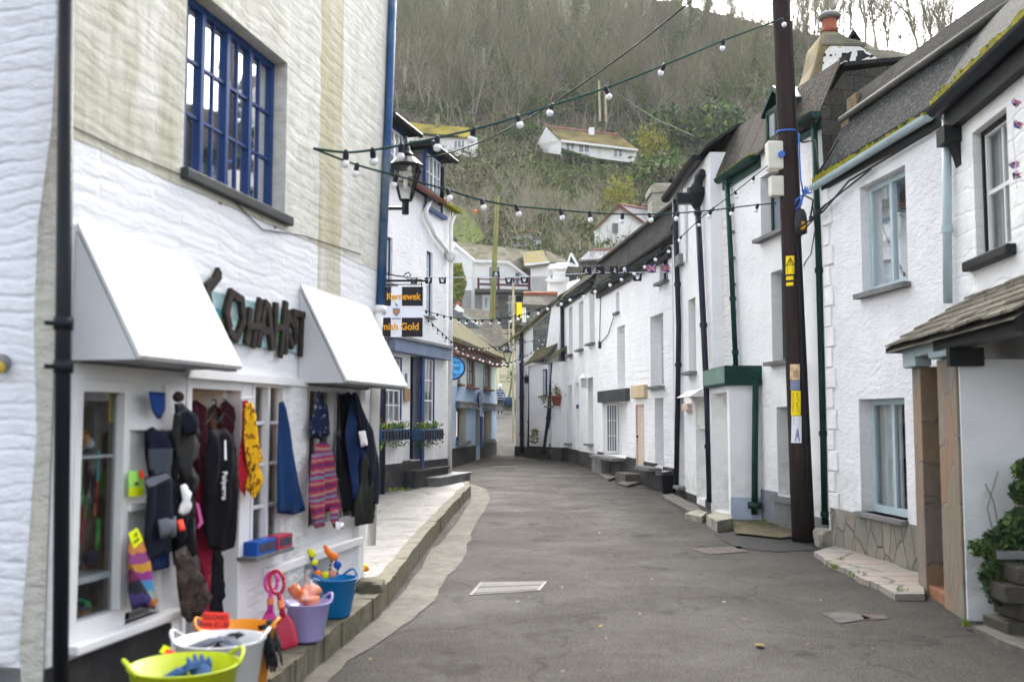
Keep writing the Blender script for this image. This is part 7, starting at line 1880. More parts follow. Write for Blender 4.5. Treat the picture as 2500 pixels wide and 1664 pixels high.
def tree_proto(name, label, seed, twig, bark, group, **k):
    T = thing(name, label, 'tree', (0, 0, 0), group)
    leafm = k.pop('leafm', 'ivy')
    tb, cb, lb = tree_mesh(seed, **k)
    tb.build('trunk', bark, T, smooth=True); cr = cb.build('crown', twig, T, smooth=True)
    if lb.f: lb.build('foliage', leafm, T)
    return T
GR = 'bare winter trees on the wooded hillside'
L_bare = 'leafless brown grey winter tree standing in the wood on the hillside'
L_pale = 'leafless tree with pale ashen branches spreading over the hillside scrub'
L_ivy = 'leafless tree clad in dull green ivy standing in the hillside wood'
protos = []
for i in range(4): protos.append(tree_proto('bare_tree', L_bare, 10 + i, 'twig' if i % 2 else 'twig_purple', 'bark', GR, h=13 + i, spread=.75, levels=5, trunk_r=.15))
ivy = [tree_proto('ivy_tree', L_ivy, 30 + i, 'twig', 'bark', 'ivy clad trees on the wooded hillside', h=13 + i, spread=.45, levels=5, trunk_r=.18, leafy=1.0) for i in range(2)]
pale = [tree_proto('pale_tree', L_pale, 50 + i, 'twig_pale', 'bark_pale', 'pale bushy trees on the hillside', h=9 + i, spread=.7, levels=4, trunk_r=.1, multi=3) for i in range(2)]
tall = [tree_proto('tall_pale_tree', 'tall slender tree with a pale straight trunk standing in the hillside wood', 70 + i, 'twig', 'bark_pale', 'tall pale trunked trees on the hillside', h=19 + i, spread=.5, levels=4, trunk_r=.24) for i in range(2)]
used = set()
def put(lst, px, Y, s=1.0, rr=R, sink=.3):
    o = rr.choice(lst)
    p = hp(px, Y); p.z -= sink
    if o.name in used: o = copy_tree(o)
    used.add(o.name)
    o.location = p; o.rotation_euler = (0, 0, rr.uniform(0, 6.28)); o.scale = (s, s, s * rr.uniform(.9, 1.15))
    return o
# keep the trees off the bungalows and their gardens
def clear(px, Y):
    b = proj_y(px, Y)
    top = b - 14 * F / Y
    for (x0, x1, y0, y1, Yh) in ((960, 1190, 285, 400, 121), (1300, 1575, 300, 410, 117), (1440, 1610, 495, 640, 97), (1160, 1345, 555, 640, 96), (1100, 1400, 580, 800, 82)):
        if x0 - 40 < px < x1 + 40 and Y < Yh + 6 and top < y1 and b > y0: return False
    return True
def proj_y(px, Y): return 1020 - (hp(px, Y).z - 1.7) / Y * F
R2_ = random.Random(21)
nb = 0; tries = 0
while nb < 200 and tries < 4000:
    tries += 1
    px = R2_.uniform(880, 2060); Y = R2_.uniform(128, 215)
    if px > 1560: Y = R2_.uniform(118, 205)
    k = kcrest(px); Yc = 44.1 / (.63 - k)
    if Y > Yc + 3 or not clear(px, Y): continue
    if px > 1950 and Y < 150: continue
    put(ivy if (R2_.random() < (.6 if 1250 < px < 1850 else .4)) else protos, px, Y, R2_.uniform(.75, 1.15), R2_); nb += 1
# crest trees against the sky
for px in list(range(1620, 2030, 24)) + list(range(2030, 2380, 11)):
    k = kcrest(px); Yc = 44.1 / (.63 - k)
    put(protos if R2_.random() < .7 else tall, px + R2_.uniform(-9, 9), Yc + R2_.uniform(-6, 4), R2_.uniform(.55, .8) if px < 1900 else R2_.uniform(.8, 1.2), R2_)
for px, Y, s in ((1150, 134, 1.2), (1290, 100, .62), (1275, 97, .66), (1320, 101, .5), (1255, 132, 1.0), (1390, 99, .55), (1430, 101, .5), (1130, 98, .42), (1180, 100, .5), (1215, 104, .5), (1350, 103, .5), (1650, 130, 1.0), (1580, 136, 1.0), (1700, 122, .8), (1450, 104, .45), (1380, 93, .45), (1110, 104, .4), (1240, 108, .5), (1090, 134, 1.1), (1040, 140, 1.2), (1330, 140, 1.1), (1560, 140, 1.0), (1480, 97, .4)):
    put(pale, px, Y, s, R2_)
for px, Y, s in ((1232, 146, 1.1), (1062, 140, 1.0), (985, 150, 1.1), (1100, 152, .9), (1330, 160, 1.0), (1405, 150, .9), (1180, 160, 1.0), (1500, 165, .9), (1600, 150, .8), (1020, 165, 1.0), (1290, 175, .9), (1700, 150, .7)): put(tall, px, Y, s, R2_)
# ---- bushes
def bush_proto(name, label, seed, r, n, mats, size, group=None, cone=0):
    T = thing(name, label, 'bush', (0, 0, 0), group)
    rr = random.Random(seed); mb = MB()
    cl = [(Vector((rr.gauss(0, .5), rr.gauss(0, .5), rr.uniform(.25, 1.0))), rr.uniform(.3, .6)) for _ in range(14)]
    for k in range(n):
        c, q = rr.choice(cl); d = Vector((rr.gauss(0, 1), rr.gauss(0, 1), rr.gauss(0, 1))).normalized() * q * rr.random() ** .33
        p = c + d; s_ = 1 - cone * max(0, p.z) * .6
        p = Vector((p.x * r * s_, p.y * r * s_, max(.02, p.z) * r * (1.0 + cone)))
        leaves(mb, p, (.02, .02, .02), 1, size * rr.uniform(.7, 1.3), rr, mi=range(len(mats)))
    mb.build('foliage', mats, T)
    st = MB()
    for k in range(5): c = cl[k][0]; st.tube([Vector((0, 0, -.3)), Vector((c.x * r * .5, c.y * r * .5, c.z * r * .5)), Vector((c.x * r, c.y * r, c.z * r))], [.06 * r, .04 * r, .015 * r], 5)
    st.build('stems', 'bark', T)
    return T
bp = {
 'dark': bush_proto('evergreen_bush', 'dark evergreen bush growing on the hillside scrub', 1, 2.4, 1500, ['leaf_dark', 'ivy'], .2, 'dark evergreen bushes on the hillside'),
 'green': bush_proto('green_bush', 'mid green leafy bush growing on the hillside scrub', 2, 2.2, 1400, ['leaf_olive', 'leaf_green', 'ivy'], .2, 'green bushes on the hillside'),
 'rust': bush_proto('rusty_bush', 'rusty brown thicket growing on the hillside scrub', 3, 2.2, 1100, ['leaf_rust', 'twig_purple', 'leaf_olive', 'twig'], .17, 'brown thickets on the hillside'),
 'lime': bush_proto('yellow_bush', 'pointed yellow green bush standing left of the white gabled cottage', 4, 2.6, 1500, ['leaf_lime', 'leaf_yellow', 'leaf_lime'], .17, None, .5)}
def bush(kind, px, Y, s, label=None):
    o = bp[kind]
    if o.name in used: o = copy_tree(o)
    used.add(o.name)
    p = hp(px, Y); p.z -= .3; o.location = p; o.rotation_euler = (0, 0, R2_.uniform(0, 6.28)); o.scale = (s, s, s * R2_.uniform(.85, 1.1))
    if label:
        o['label'] = label
        if 'group' in o: del o['group']
    return o
bush('lime', 1522, 104, .95)
for k in range(210):
    for _ in range(30):
        px = R2_.uniform(930, 2000); Y = R2_.uniform(86, 128) if R2_.random() < .7 else R2_.uniform(128, 170)
        b = proj_y(px, Y)
        if clear(px, Y) and not (960 < px < 1200 and 280 < b < 372) and not (1300 < px < 1570 and 290 < b < 400) and not (1100 < px < 1180 and 490 < b < 610): break
    bush(R2_.choices(['dark', 'green', 'rust'], [3, 4, 3])[0], px, Y, R2_.uniform(.45, 1.0))
bush('dark', 1700, 124, 2.0, 'broad dark evergreen tree on the slope right of the right hand bungalow')
bush('dark', 1745, 122, 1.5, 'dark evergreen bush just right of the broad evergreen on the slope')
bush('green', 1780, 128, 1.9, 'ivy green tree clump beside the telegraph pole on the slope')
bush('green', 1600, 112, 1.6, 'round olive bush right of the end of the right hand bungalow')
bush('rust', 1640, 110, 1.5, 'yellowing bush behind the roof of the leaning house')
bush('lime', 1590, 119, 1.0, 'yellow green shrub at the right end of the right hand bungalow')
# undergrowth: a leafy mat over the slope
mb = MB(); rr = random.Random(77)
for k in range(52000):
    px = rr.uniform(880, 2120); Y = rr.uniform(80, 205) if rr.random() < .6 else rr.uniform(80, 130)
    if Y > 44.1 / (.63 - kcrest(px)): continue
    p = hp(px, Y); b = 1020 - (p.z - 1.7) / Y * F
    if 1095 < px < 1180 and 495 < b < 605: continue
    nz = noise.noise(Vector((p.x * .07, p.y * .07, 3)))
    p.z += rr.random() ** 2 * 1.5
    mi = (0, 0, 3) if nz > .12 else ((1, 2, 2) if nz < -.1 else (0, 1, 2, 3))
    leaves(mb, p, (.1, .1, .1), 1, .3, rr, up=.8, mi=mi)
tag(mb.build('undergrowth', ['leaf_olive', 'leaf_rust', 'twig_purple', 'ivy']), 'brown and green undergrowth matting the wooded hillside', 'undergrowth', kind='stuff')
# twiggy scrub
mb = MB()
for k in range(9000):
    px = rr.uniform(880, 2120); Y = rr.uniform(84, 200)
    if Y > 44.1 / (.63 - kcrest(px)): continue
    p = hp(px, Y); h = rr.uniform(1.2, 3.4); t = Vector((rr.gauss(0, .35), rr.gauss(0, .35), 1)).normalized()
    b = 1020 - (p.z - 1.7) / Y * F
    if (1000 < px < 1170 and 290 < b < 380 and Y < 121) or (1320 < px < 1560 and 300 < b < 420 and Y < 118 and b < 395) or (1095 < px < 1180 and 495 < b < 605): h *= .25
    q = p + t * h; s_ = Vector((.028, 0, 0))
    mb.face([p - s_, p + s_, q], k % 3)
    for j in range(3):
        u = p.lerp(q, rr.uniform(.3, .8)); e = u + (t + Vector((rr.gauss(0, .7), rr.gauss(0, .7), .2))).normalized() * h * .45
        mb.face([u - s_ * .7, u + s_ * .7, e], k % 3)
tag(mb.build('scrub', ['twig', 'twig_pale', 'twig_purple']), 'leafless twiggy scrub between the trees on the hillside', 'scrub', kind='stuff')
# ---- bungalows on the hill
YK = 1
B = thing('bungalow', 'left hand white bungalow on the hill with a bright mossy roof and grey chimney', 'bungalow', atY(1080, 370, 121))
slab('wall', [(1010, 330), (1165, 336), (1166, 385), (1010, 385)], 121, 6, 'far_white', B)
slab('stone_wing', [(986, 312), (1012, 335), (1012, 385), (986, 385)], 121.2, 5, 'far_white', B)
skin('roof', [(1008, 326, 120.6), (1150, 336, 120.6), (1145, 312, 124), (988, 298, 124)], mat('roof_bright_moss', (.27, .22, .02), .95, .6, vs=.6, bump=.6, bs=6, dirt=.6, dirtcol=(.14, .12, .08)).name, B)
slab('gutter', [(1006, 323), (1120, 331), (1120, 334), (1006, 326)], 120.4, .2, 'green_paint', B)
slab('chimney', [(1061, 311), (1063, 285), (1060, 283), (1060, 279), (1073, 279), (1073, 285), (1071, 312)], 123, 1, 'cement', B)
flatwin(B, 1107, 341, 1136, 363, 120.95, 'white_wood', 'pane_mid', 3, .14)
flatwin(B, 1044, 336, 1056, 352, 120.95, 'white_wood', 'pane_mid', 1, .12)
B = thing('bungalow', 'right hand white bungalow on the hill with long moss edged roof and picture windows', 'bungalow', atY(1440, 395, 117))
slab('wall', [(1374, 340), (1556, 362), (1551, 398), (1374, 375)], 117, 6, 'far_white', B)
skin('gable', [(1374, 342, 117.1), (1336, 312, 121), (1314, 352, 124), (1330, 372, 123), (1374, 378, 117.1)], 'far_white', B, .2)
skin('roof', [(1370, 343, 116.5), (1558, 365, 116.5), (1512, 332, 120.5), (1336, 310, 120.5)], mat('roof_brown_moss', (.16, .13, .04), .95, .6, vs=.5, bump=.6, bs=6, dirt=.7, dirtcol=(.09, .07, .05)).name, B)
mb = MB(); mb.tube([atY(1336, 309, 120.5), atY(1512, 331, 120.5)], .16, 6); mb.build('ridge', 'ridge_red', B)
slab('gutter', [(1370, 341), (1558, 364), (1558, 368), (1370, 346)], 116.3, .2, 'white_wood', B)
slab('chimney', [(1438, 329), (1438, 311), (1451, 311), (1451, 330)], 119.5, 1, 'far_white', B)
for x0, x1, y0, y1 in ((1411, 1440, 352, 374), (1496, 1521, 363, 385), (1458, 1468, 357, 380), (1380, 1404, 348, 368)): flatwin(B, x0, y0, x1, y1, 116.95, 'white_wood', 'pane_mid', 2, .13)
HG = thing('hedge', 'clipped dark hedge rising along the front of the right hand bungalow', 'hedge', atY(1420, 395, 115.5))
mb = MB(); rr = random.Random(8)
for k in range(1500):
    t = rr.random(); x = 1372 + 84 * t; y = 366 + 26 * t + rr.uniform(-3, 10); leaves(mb, atY(x, y, 115.6 + rr.random()), (.2, .2, .2), 1, .14, rr, mi=(0, 1))
mb.build('foliage', ['leaf_dark', 'ivy'], HG)
mb = MB()
for k in range(800):
    t = rr.random(); row = rr.randrange(2); x = 1120 + 520 * t; y = 396 + 14 * t + row * 14 + rr.uniform(-4, 5); leaves(mb, atY(x, y, 110.5 - row * 2 + rr.random()), (.2, .2, .2), 1, .15, rr, mi=(0, 1))
HG2 = thing('hedge', 'long low terraced hedge on the slope below the right hand bungalow', 'hedge', atY(1380, 410, 110)); mb.build('foliage', ['leaf_olive', 'ivy'], HG2)
SR = thing('shed', 'tiny pale shed roof among the trees above the left hand bungalow', 'shed', atY(1145, 285, 136))
skin('roof', [(1131, 276, 135), (1158, 276, 135), (1150, 270, 137), (1138, 270, 137)], 'roof_grey', SR); slab('wall', [(1135, 276), (1156, 276), (1156, 290), (1135, 290)], 135.2, 1.5, 'pole_wood', SR)
# pots / buoys hung in the garden
p = atY(1161, 516, 93); mb = MB(); mb.ball(p, .17, 10); tag(mb.build('garden_buoy', 'toy_orange', smooth=True, loc=p), 'orange buoy hanging in the garden above the blue door house', 'buoy')
# hedge bush climbing beside balcony house
BB = thing('climbing_bush', 'yellow green climbing bush on the wall left of the balcony house', 'bush', atY(1120, 740, 78))
mb = MB()
for k in range(1500):
    y = rr.uniform(645, 730); x = 1105 + rr.random() ** .8 * (34 - abs(y - 690) * .3); leaves(mb, atY(x, y, 78 + rr.random() * 2), (.1, .1, .1), 1, .13, rr, mi=(0, 0, 1, 2))
mb.build('foliage', ['leaf_green', 'leaf_lime', 'leaf_yellow'], BB)
# ================================================================== POLES AND WIRES
PB_ = ground(1962, 1322); py_ = PB_.y
TP = thing('telegraph_pole', 'tall dark brown telegraph pole with notices, green trim house behind it', 'pole', PB_)
def pole_pt(y, dx=0.0, dy=0.0):
    t = (y - 0) / 1322; cx = 1907 + (1962 - 1907) * t
    p = _at(cx, y, py_); return p + Vector((dx, dy, 0))
ys_ = [1330, 1100, 800, 500, 200, 0, -120]
mb = MB(); mb.tube([pole_pt(y) for y in ys_], [(27.5 - (1330 - y) / 1330 * 6) / F * py_ * (1 if True else 1) for y in ys_], 20); mb.build('shaft', 'timber_pole', TP, smooth=True)
rad = lambda y: (27.5 - (1330 - y) / 1330 * 6) / F * py_
def on_pole(px, y, out=.0):
    """point on the pole's camera-side surface"""
    c = pole_pt(y); x = (px - (1907 + 55 * y / 1322)) / F * py_; r_ = rad(y) + out
    return Vector((c.x + x, c.y - math.sqrt(max(0, r_ * r_ - x * x)), c.z))
def wrap(name, pts_y0, y1, x0, x1, m, out=.004, n=8):
    mb = MB()
    for k in range(n):
        a, b = x0 + (x1 - x0) * k / n, x0 + (x1 - x0) * (k + 1) / n
        mb.face([on_pole(a, y1, out), on_pole(b, y1, out), on_pole(b, pts_y0, out), on_pole(a, pts_y0, out)])
    return mb.build(name, m, TP)
mb = MB(); cx0 = [(1945, 600), (1950, 800), (1958, 1000), (1968, 1200), (1972, 1315)]
mb.tube([on_pole(1940 + (y - 600) * .045, y, .012) for y in range(600, 1316, 60)], .022, 8); mb.tube([on_pole(1948 + (y - 600) * .045, y, .008) for y in range(600, 1316, 60)], .018, 8); mb.build('cable_guard', 'black_iron', TP, smooth=True)
mb = MB(); c = on_pole(1948, 545, .04); mb.lathe([(.04, -.19), (.085, -.17), (.095, 0), (.08, .1), (.05, .17)], c, 14, sq=(1, .7)); mb.build('cable_head', mat('grey_box', (.035, .038, .04), .5, .1).name, TP, smooth=True)
mb = MB(); mb.box(c + Vector((.012, -.075, -.1)), (.075, .006, .06)); mb.box(c + Vector((.012, -.07, -.045)), (.04, .006, .06)); mb.build('orange_label', 'gold', TP)
# electricity boxes on the left of the pole
q = pole_pt(380); bx = _at(1890, 382, py_ - .02)
mb = MB(); mb.box(bx, (38 / F * py_, .2, 70 / F * py_)); eb = mb.build('meter_box', 'cream_box', TP, bevel=.02)
mb = MB(); mb.tube([bx + Vector((.07, -.1, .0)), bx + Vector((.07, -.15, 0))], .045, 12); mb.build('socket', 'rope_blue', eb)
bx2 = _at(1895, 456, py_ - .02); mb = MB(); mb.box(bx2, (32 / F * py_, .16, 50 / F * py_)); mb.build('junction_box', 'cream_box', TP, bevel=.015)
mb = MB(); mb.tube([bx2 + Vector((.06, 0, -.13)), bx2 + Vector((.08, 0, -.28)), bx2 + Vector((.12, -.02, -.35)), bx2 + Vector((.1, -.02, -.1))], .012, 6); mb.build('loop_cable', 'wire', TP)
# notices
w1_ = wrap('warning_sign', 628, 672, 1914, 1932, 'yellow_sign')
mb = MB()
tri = lambda s_: [on_pole(1923 + a * s_, 645 + b * s_, .007) for a, b in [(0, -12), (8, 6), (-8, 6)]]
for a, b in ((0, 1), (1, 2), (2, 0)): t_ = tri(1.0); mb.tube([t_[a], t_[b]], .007, 5)
mb.tube([on_pole(1924, 639, .008), on_pole(1921, 645, .008), on_pole(1925, 645, .008), on_pole(1922, 650, .008)], .006, 5); mb.build('lightning_symbol', 'sign_black', w1_)
for k in range(3): mb = MB(); a = 656 + k * 5; mb.face([on_pole(1916, a + 2.5, .007), on_pole(1930, a + 2.5, .007), on_pole(1930, a, .007), on_pole(1916, a, .007)]); mb.build('text_line', 'sign_black', w1_)
for y0, y1 in ((677, 686), (692, 700)):
    o = wrap('number_plate', y0, y1, 1915, 1930, 'yellow_sign')
pa_ = wrap('poster', 890, 928, 1924, 1945, mat('poster_tan', (.6, .42, .25), .7, .5, vs=14, bump=0).name); wrap('poster', 929, 953, 1925, 1945, 'blue_lintel')
pb_ = wrap('yellow_notice', 954, 1014, 1927, 1947, 'yellow_sign')
for k in range(8): mb = MB(); a = 960 + k * 6; mb.face([on_pole(1929, a + 2.5, .007), on_pole(1940 + (k * 5) % 4, a + 2.5, .007), on_pole(1940 + (k * 5) % 4, a, .007), on_pole(1929, a, .007)]); mb.build('text_line', 'sign_black', pb_)
pc_ = wrap('white_notice', 1015, 1080, 1928, 1949, 'sign_white')
mb = MB()
for k in range(4): a = 1019 + k * 5; mb.face([on_pole(1931, a + 2, .007), on_pole(1946, a + 2, .007), on_pole(1946, a, .007), on_pole(1931, a, .007)])
mb.build('text_line', 'crest_blue', pc_)
mb = MB(); mb.face([on_pole(1934, 1076, .007), on_pole(1946, 1076, .007), on_pole(1941, 1045, .007), on_pole(1939, 1045, .007)]); mb.build('tower_picture', 'crest_blue', pc_)
# blue rope
RP = thing('blue_rope', 'bright blue rope tied and looped in a bow on the telegraph pole', 'rope', on_pole(1940, 480))
mb = MB(); c = pole_pt(322); mb.tube([c + Vector((rad(322) * 1.08 * math.cos(t), rad(322) * 1.08 * math.sin(t), .01 * math.sin(t))) for t in [k * .35 for k in range(19)]], .012, 6)
kx = _at(1962, 474, py_ - .1)
for pts in ([(1962, 474), (1940, 490), (1934, 505), (1942, 512), (1956, 500), (1962, 474)], [(1962, 474), (1945, 488), (1937, 508), (1948, 508), (1962, 474)], [(1962, 474), (1972, 458), (1966, 455), (1962, 474)], [(1962, 474), (1980, 460), (1982, 470), (1962, 474)], [(1962, 474), (1955, 440), (1952, 380), (1950, 325)], [(1962, 474), (1975, 470), (1968, 462), (1958, 465), (1962, 474)]): mb.tube([_at(x, y, py_ - .12) for x, y in pts], .011, 6)
mb.build('rope', 'rope_blue', RP, smooth=True)
BL = _at(1979, 528, py_ - .05); CL = thing('blue_capped_bulb', 'small blue plug hanging by a wire right of the telegraph pole', 'plug', BL)
mb = MB(); mb.tube([BL, BL + Vector((0, 0, -.07))], .025, 8); mb.build('plug', 'rope_blue', CL); mb = MB(); mb.tube([BL, BL + Vector((0, 0, .08))], .012, 6); mb.build('cap', 'white_wire', CL)
def wire(name, label, pts, m='wire', r=.012, cat='wire', loc=None):
    mb = MB(); mb.tube(pts, r, 6); return tag(mb.build(name, m, smooth=True, loc=loc or pts[0]), label, cat)
def catline(px, Y0, Y1, n=14):
    """3D points for a wire through photograph points, hung in the vertical plane between its two ends"""
    out = []
    x0, x1 = px[0][0], px[-1][0]
    for (xa, ya), (xb, yb) in zip(px, px[1:]):
        m = max(1, int(abs(xb - xa) / 12))
        for k in range(m):
            t = k / m; x = xa + (xb - xa) * t; y = ya + (yb - ya) * t
            w_ = (x - x0) / (x1 - x0); out.append(_at(x, y, 1 / ((1 - w_) / Y0 + w_ / Y1)))
    out.append(_at(*px[-1], Y1)); return out
def smoothpts(px, n=10):
    out = []; P_ = [px[0]] + list(px) + [px[-1]]
    for i in range(1, len(P_) - 2):
        for k in range(n):
            t = k / n; q = []
            for c in (0, 1):
                a, b, c_, d = P_[i - 1][c], P_[i][c], P_[i + 1][c], P_[i + 2][c]
                q.append(.5 * (2 * b + (c_ - a) * t + (2 * a - 5 * b + 4 * c_ - d) * t * t + (3 * b - a - 3 * c_ + d) * t ** 3))
            out.append(tuple(q))
    out.append(px[-1]); return out
wire('telephone_wire', 'thin dark wire sweeping from the blue door house up to the top right', catline(smoothpts([(1000, 388), (1090, 375), (1200, 335), (1330, 265), (1450, 185), (1580, 90), (1690, 0), (1760, -60)]), 22, 13), r=.013)
wire('pole_cable', 'black cable running down the right side of the telegraph pole', [on_pole(1928 + (y - 60) * .045, y, .02) for y in range(60, 590, 40)], r=.012)
wire('service_cable', 'black cable looping from the pole to the eaves of the roughcast house', [pole_pt(330, .1, -.05), _at(1960, 348, py_), _at(1990, 342, 13.3), FR1.P(.1, 4.98, .1), FR1.P(.5, 5.3, .0)], r=.012)
wire('service_cable', 'dark double cable drooping from the blue rope to the fascia of the roughcast house', [_at(1962, 476, py_ - .1), _at(1985, 488, 13.2), FR1.P(-.1, 4.38, .15), FR1.P(.3, 4.5, .1)], r=.012)
wire('loose_wires', 'thin slack wires hanging between the telegraph pole and green pipe', [_at(1984, 500, 13.6), _at(1990, 560, 13.7), _at(1980, 620, 13.7), _at(1966, 640, 13.5), _at(1962, 650, 13.4)], r=.008)
wire('hill_wire', 'faint wire crossing the wooded slope from the hill posts', catline([(1497, 222), (1600, 290), (1700, 335)], 125, 60), r=.012, m='twig')
# wooden pole in the middle distance
Yp = 47.0; gp = _at(1198, 830, Yp); zt_ = _at(1214, 478, Yp)
WP = thing('wooden_pole', 'slim mossy green wooden pole rising in front of the balcony house', 'pole', gp)
mb = MB(); mb.tube([_at(1190, 1000, Yp), _at(1199, 830, Yp), _at(1207, 650, Yp), _at(1214, 480, Yp), _at(1214, 478, Yp)], [.16, .145, .125, .1, .02], 12); mb.build('shaft', 'green_pole', WP, smooth=True)
mb = MB()
for y in (515, 535, 590): p = _at(1212 - (y - 515) * .04, y, Yp); mb.tube([p - Vector((.17, .05, 0)), p + Vector((.17, -.05, .02))], .018, 6)
p = _at(1215, 484, Yp); mb.tube([p, p + Vector((.02, 0, .25))], .03, 6); mb.build('fittings', 'pot_grey', WP)
for x, y0, y1, l in ((1462, 197, 296, 'taller of two bare posts standing above the right hand bungalow'), (1477, 209, 298, 'shorter of two bare posts standing above the right hand bungalow')):
    mb = MB(); a, b = _at(x + 3, y1, 124), _at(x, y0, 124); mb.tube([a, b], [.16, .12], 8); tag(mb.build('hill_post', 'pole_wood', loc=a), l, 'post')
# ================================================================== FESTOON LIGHTS
def festoon(label, px, Y0, Y1, bulbs, size, wire_r=.014, wm='green_wire', hang=1.0):
    sp_ = smoothpts(px); pts = catline(sp_, Y0, Y1)
    T = thing('string_lights', label, 'string lights', pts[0])
    mb = MB(); mb.tube(pts, wire_r, 7); mb.build('cable', wm, T, smooth=True)
    proto = None; x0, x1 = px[0][0], px[-1][0]
    rr = random.Random(len(bulbs))
    for b in bulbs:
        x, dark = (b, False) if not isinstance(b, tuple) else (b[0], True)
        for (xa, ya), (xb, yb) in zip(sp_, sp_[1:]):
            if min(xa, xb) <= x <= max(xa, xb) and xa != xb:
                y = ya + (yb - ya) * (x - xa) / (xb - xa); break
        else: continue
        w_ = (x - x0) / (x1 - x0); p = _at(x, y, 1 / ((1 - w_) / Y0 + w_ / Y1))
        if proto is None:
            m1 = MB(); m1.lathe([(size * .32, -size * 1.0), (size * .36, -size * .3), (size * .28, size * .15), (size * .15, size * .3)], (0, 0, 0), 10)
            h = m1.build('bulb_holder', 'holder'); h.parent = T; proto = h
            m2 = MB(); m2.ball((0, 0, -size * 1.35), size * .5, 12); bl = m2.build('bulb', 'bulb_white', smooth=True); bl.parent = h
        else:
            h = proto.copy(); C.objects.link(h); bl = proto.children[0].copy(); C.objects.link(bl); bl.parent = h
        h.location = p - T.location; h.rotation_euler = (rr.uniform(-.3, .3), rr.uniform(-.45, .45), 0)
    return T
wallp_ = FS.hit(766, 363, .05).y
A_ = [(766, 363), (845, 372), (912, 366), (990, 353), (1070, 336), (1157, 316), (1255, 288), (1345, 258), (1480, 215), (1620, 160), (1765, 100), (1850, 68), (1912, 45)]
festoon('nearest string of white festoon bulbs from the shop wall up to the telegraph pole top', A_, wallp_, py_ - .25, [845, 910, 980, 1068, 1157, 1265, 1348, 1478, 1622, (1766,), 1918 - 12], .072, .011)
B_ = [(766, 363), (870, 402), (990, 435), (1090, 463), (1175, 488), (1260, 503), (1370, 513), (1440, 519), (1540, 523), (1640, 521), (1740, 513), (1830, 502), (1895, 496)]
festoon('second string of festoon bulbs sagging from shop wall to the white pole box', B_, wallp_, py_ - .2, [872, 968, 1093, 1176, 1260, 1368, 1440, 1520, 1585, 1656, 1736, 1790, 1850], .06, .009)
D_ = [(1033, 757), (1100, 774), (1165, 781), (1240, 775), (1300, 760), (1380, 728), (1450, 702), (1520, 672), (1600, 625), (1660, 580), (1720, 525), (1780, 480), (1830, 440), (1878, 402)]
festoon('long string of festoon bulbs from the cornish sign rising along the terrace to the pole', D_, 18.6, py_ - .1, [1040, 1068, 1084, 1101, 1120, 1142, 1160, 1178, 1201, 1220, 1243, 1268, 1292, 1316, 1341, 1370, 1395, 1422, 1450, 1492, 1520, 1548, 1575, 1604, 1633, 1663, 1707, 1742, 1795, 1840], .055, .007)
E_ = [(1033, 768), (1065, 800), (1098, 830), (1120, 850), (1160, 866), (1200, 880), (1235, 884), (1262, 879), (1300, 858), (1322, 836), (1338, 812)]
festoon('low string of small festoon bulbs looping before the pale blue shop to the bend cottage', E_, 18.6, 36.0, [1046, 1056, 1069, 1080, 1090, 1101, 1111, 1122, 1134, 1145, 1158, 1170, 1181, 1193, 1204, 1214, 1224, 1236, 1248, 1258, 1268, 1278, 1287, 1296, 1305, 1314, 1322, 1330], .055, .008)
G_ = [(1104, 862), (1118, 849), (1150, 846), (1180, 849), (1215, 846), (1245, 842), (1270, 836), (1300, 832), (1336, 818)]
festoon('small string of festoon bulbs under the eaves of the pale blue shop', G_, 31.0, 36.5, [1108, 1118, 1132, 1144, 1154, 1168, 1180, 1194, 1206, 1216, 1226, 1238, 1252, 1266, 1282, 1300, 1318], .055, .008)
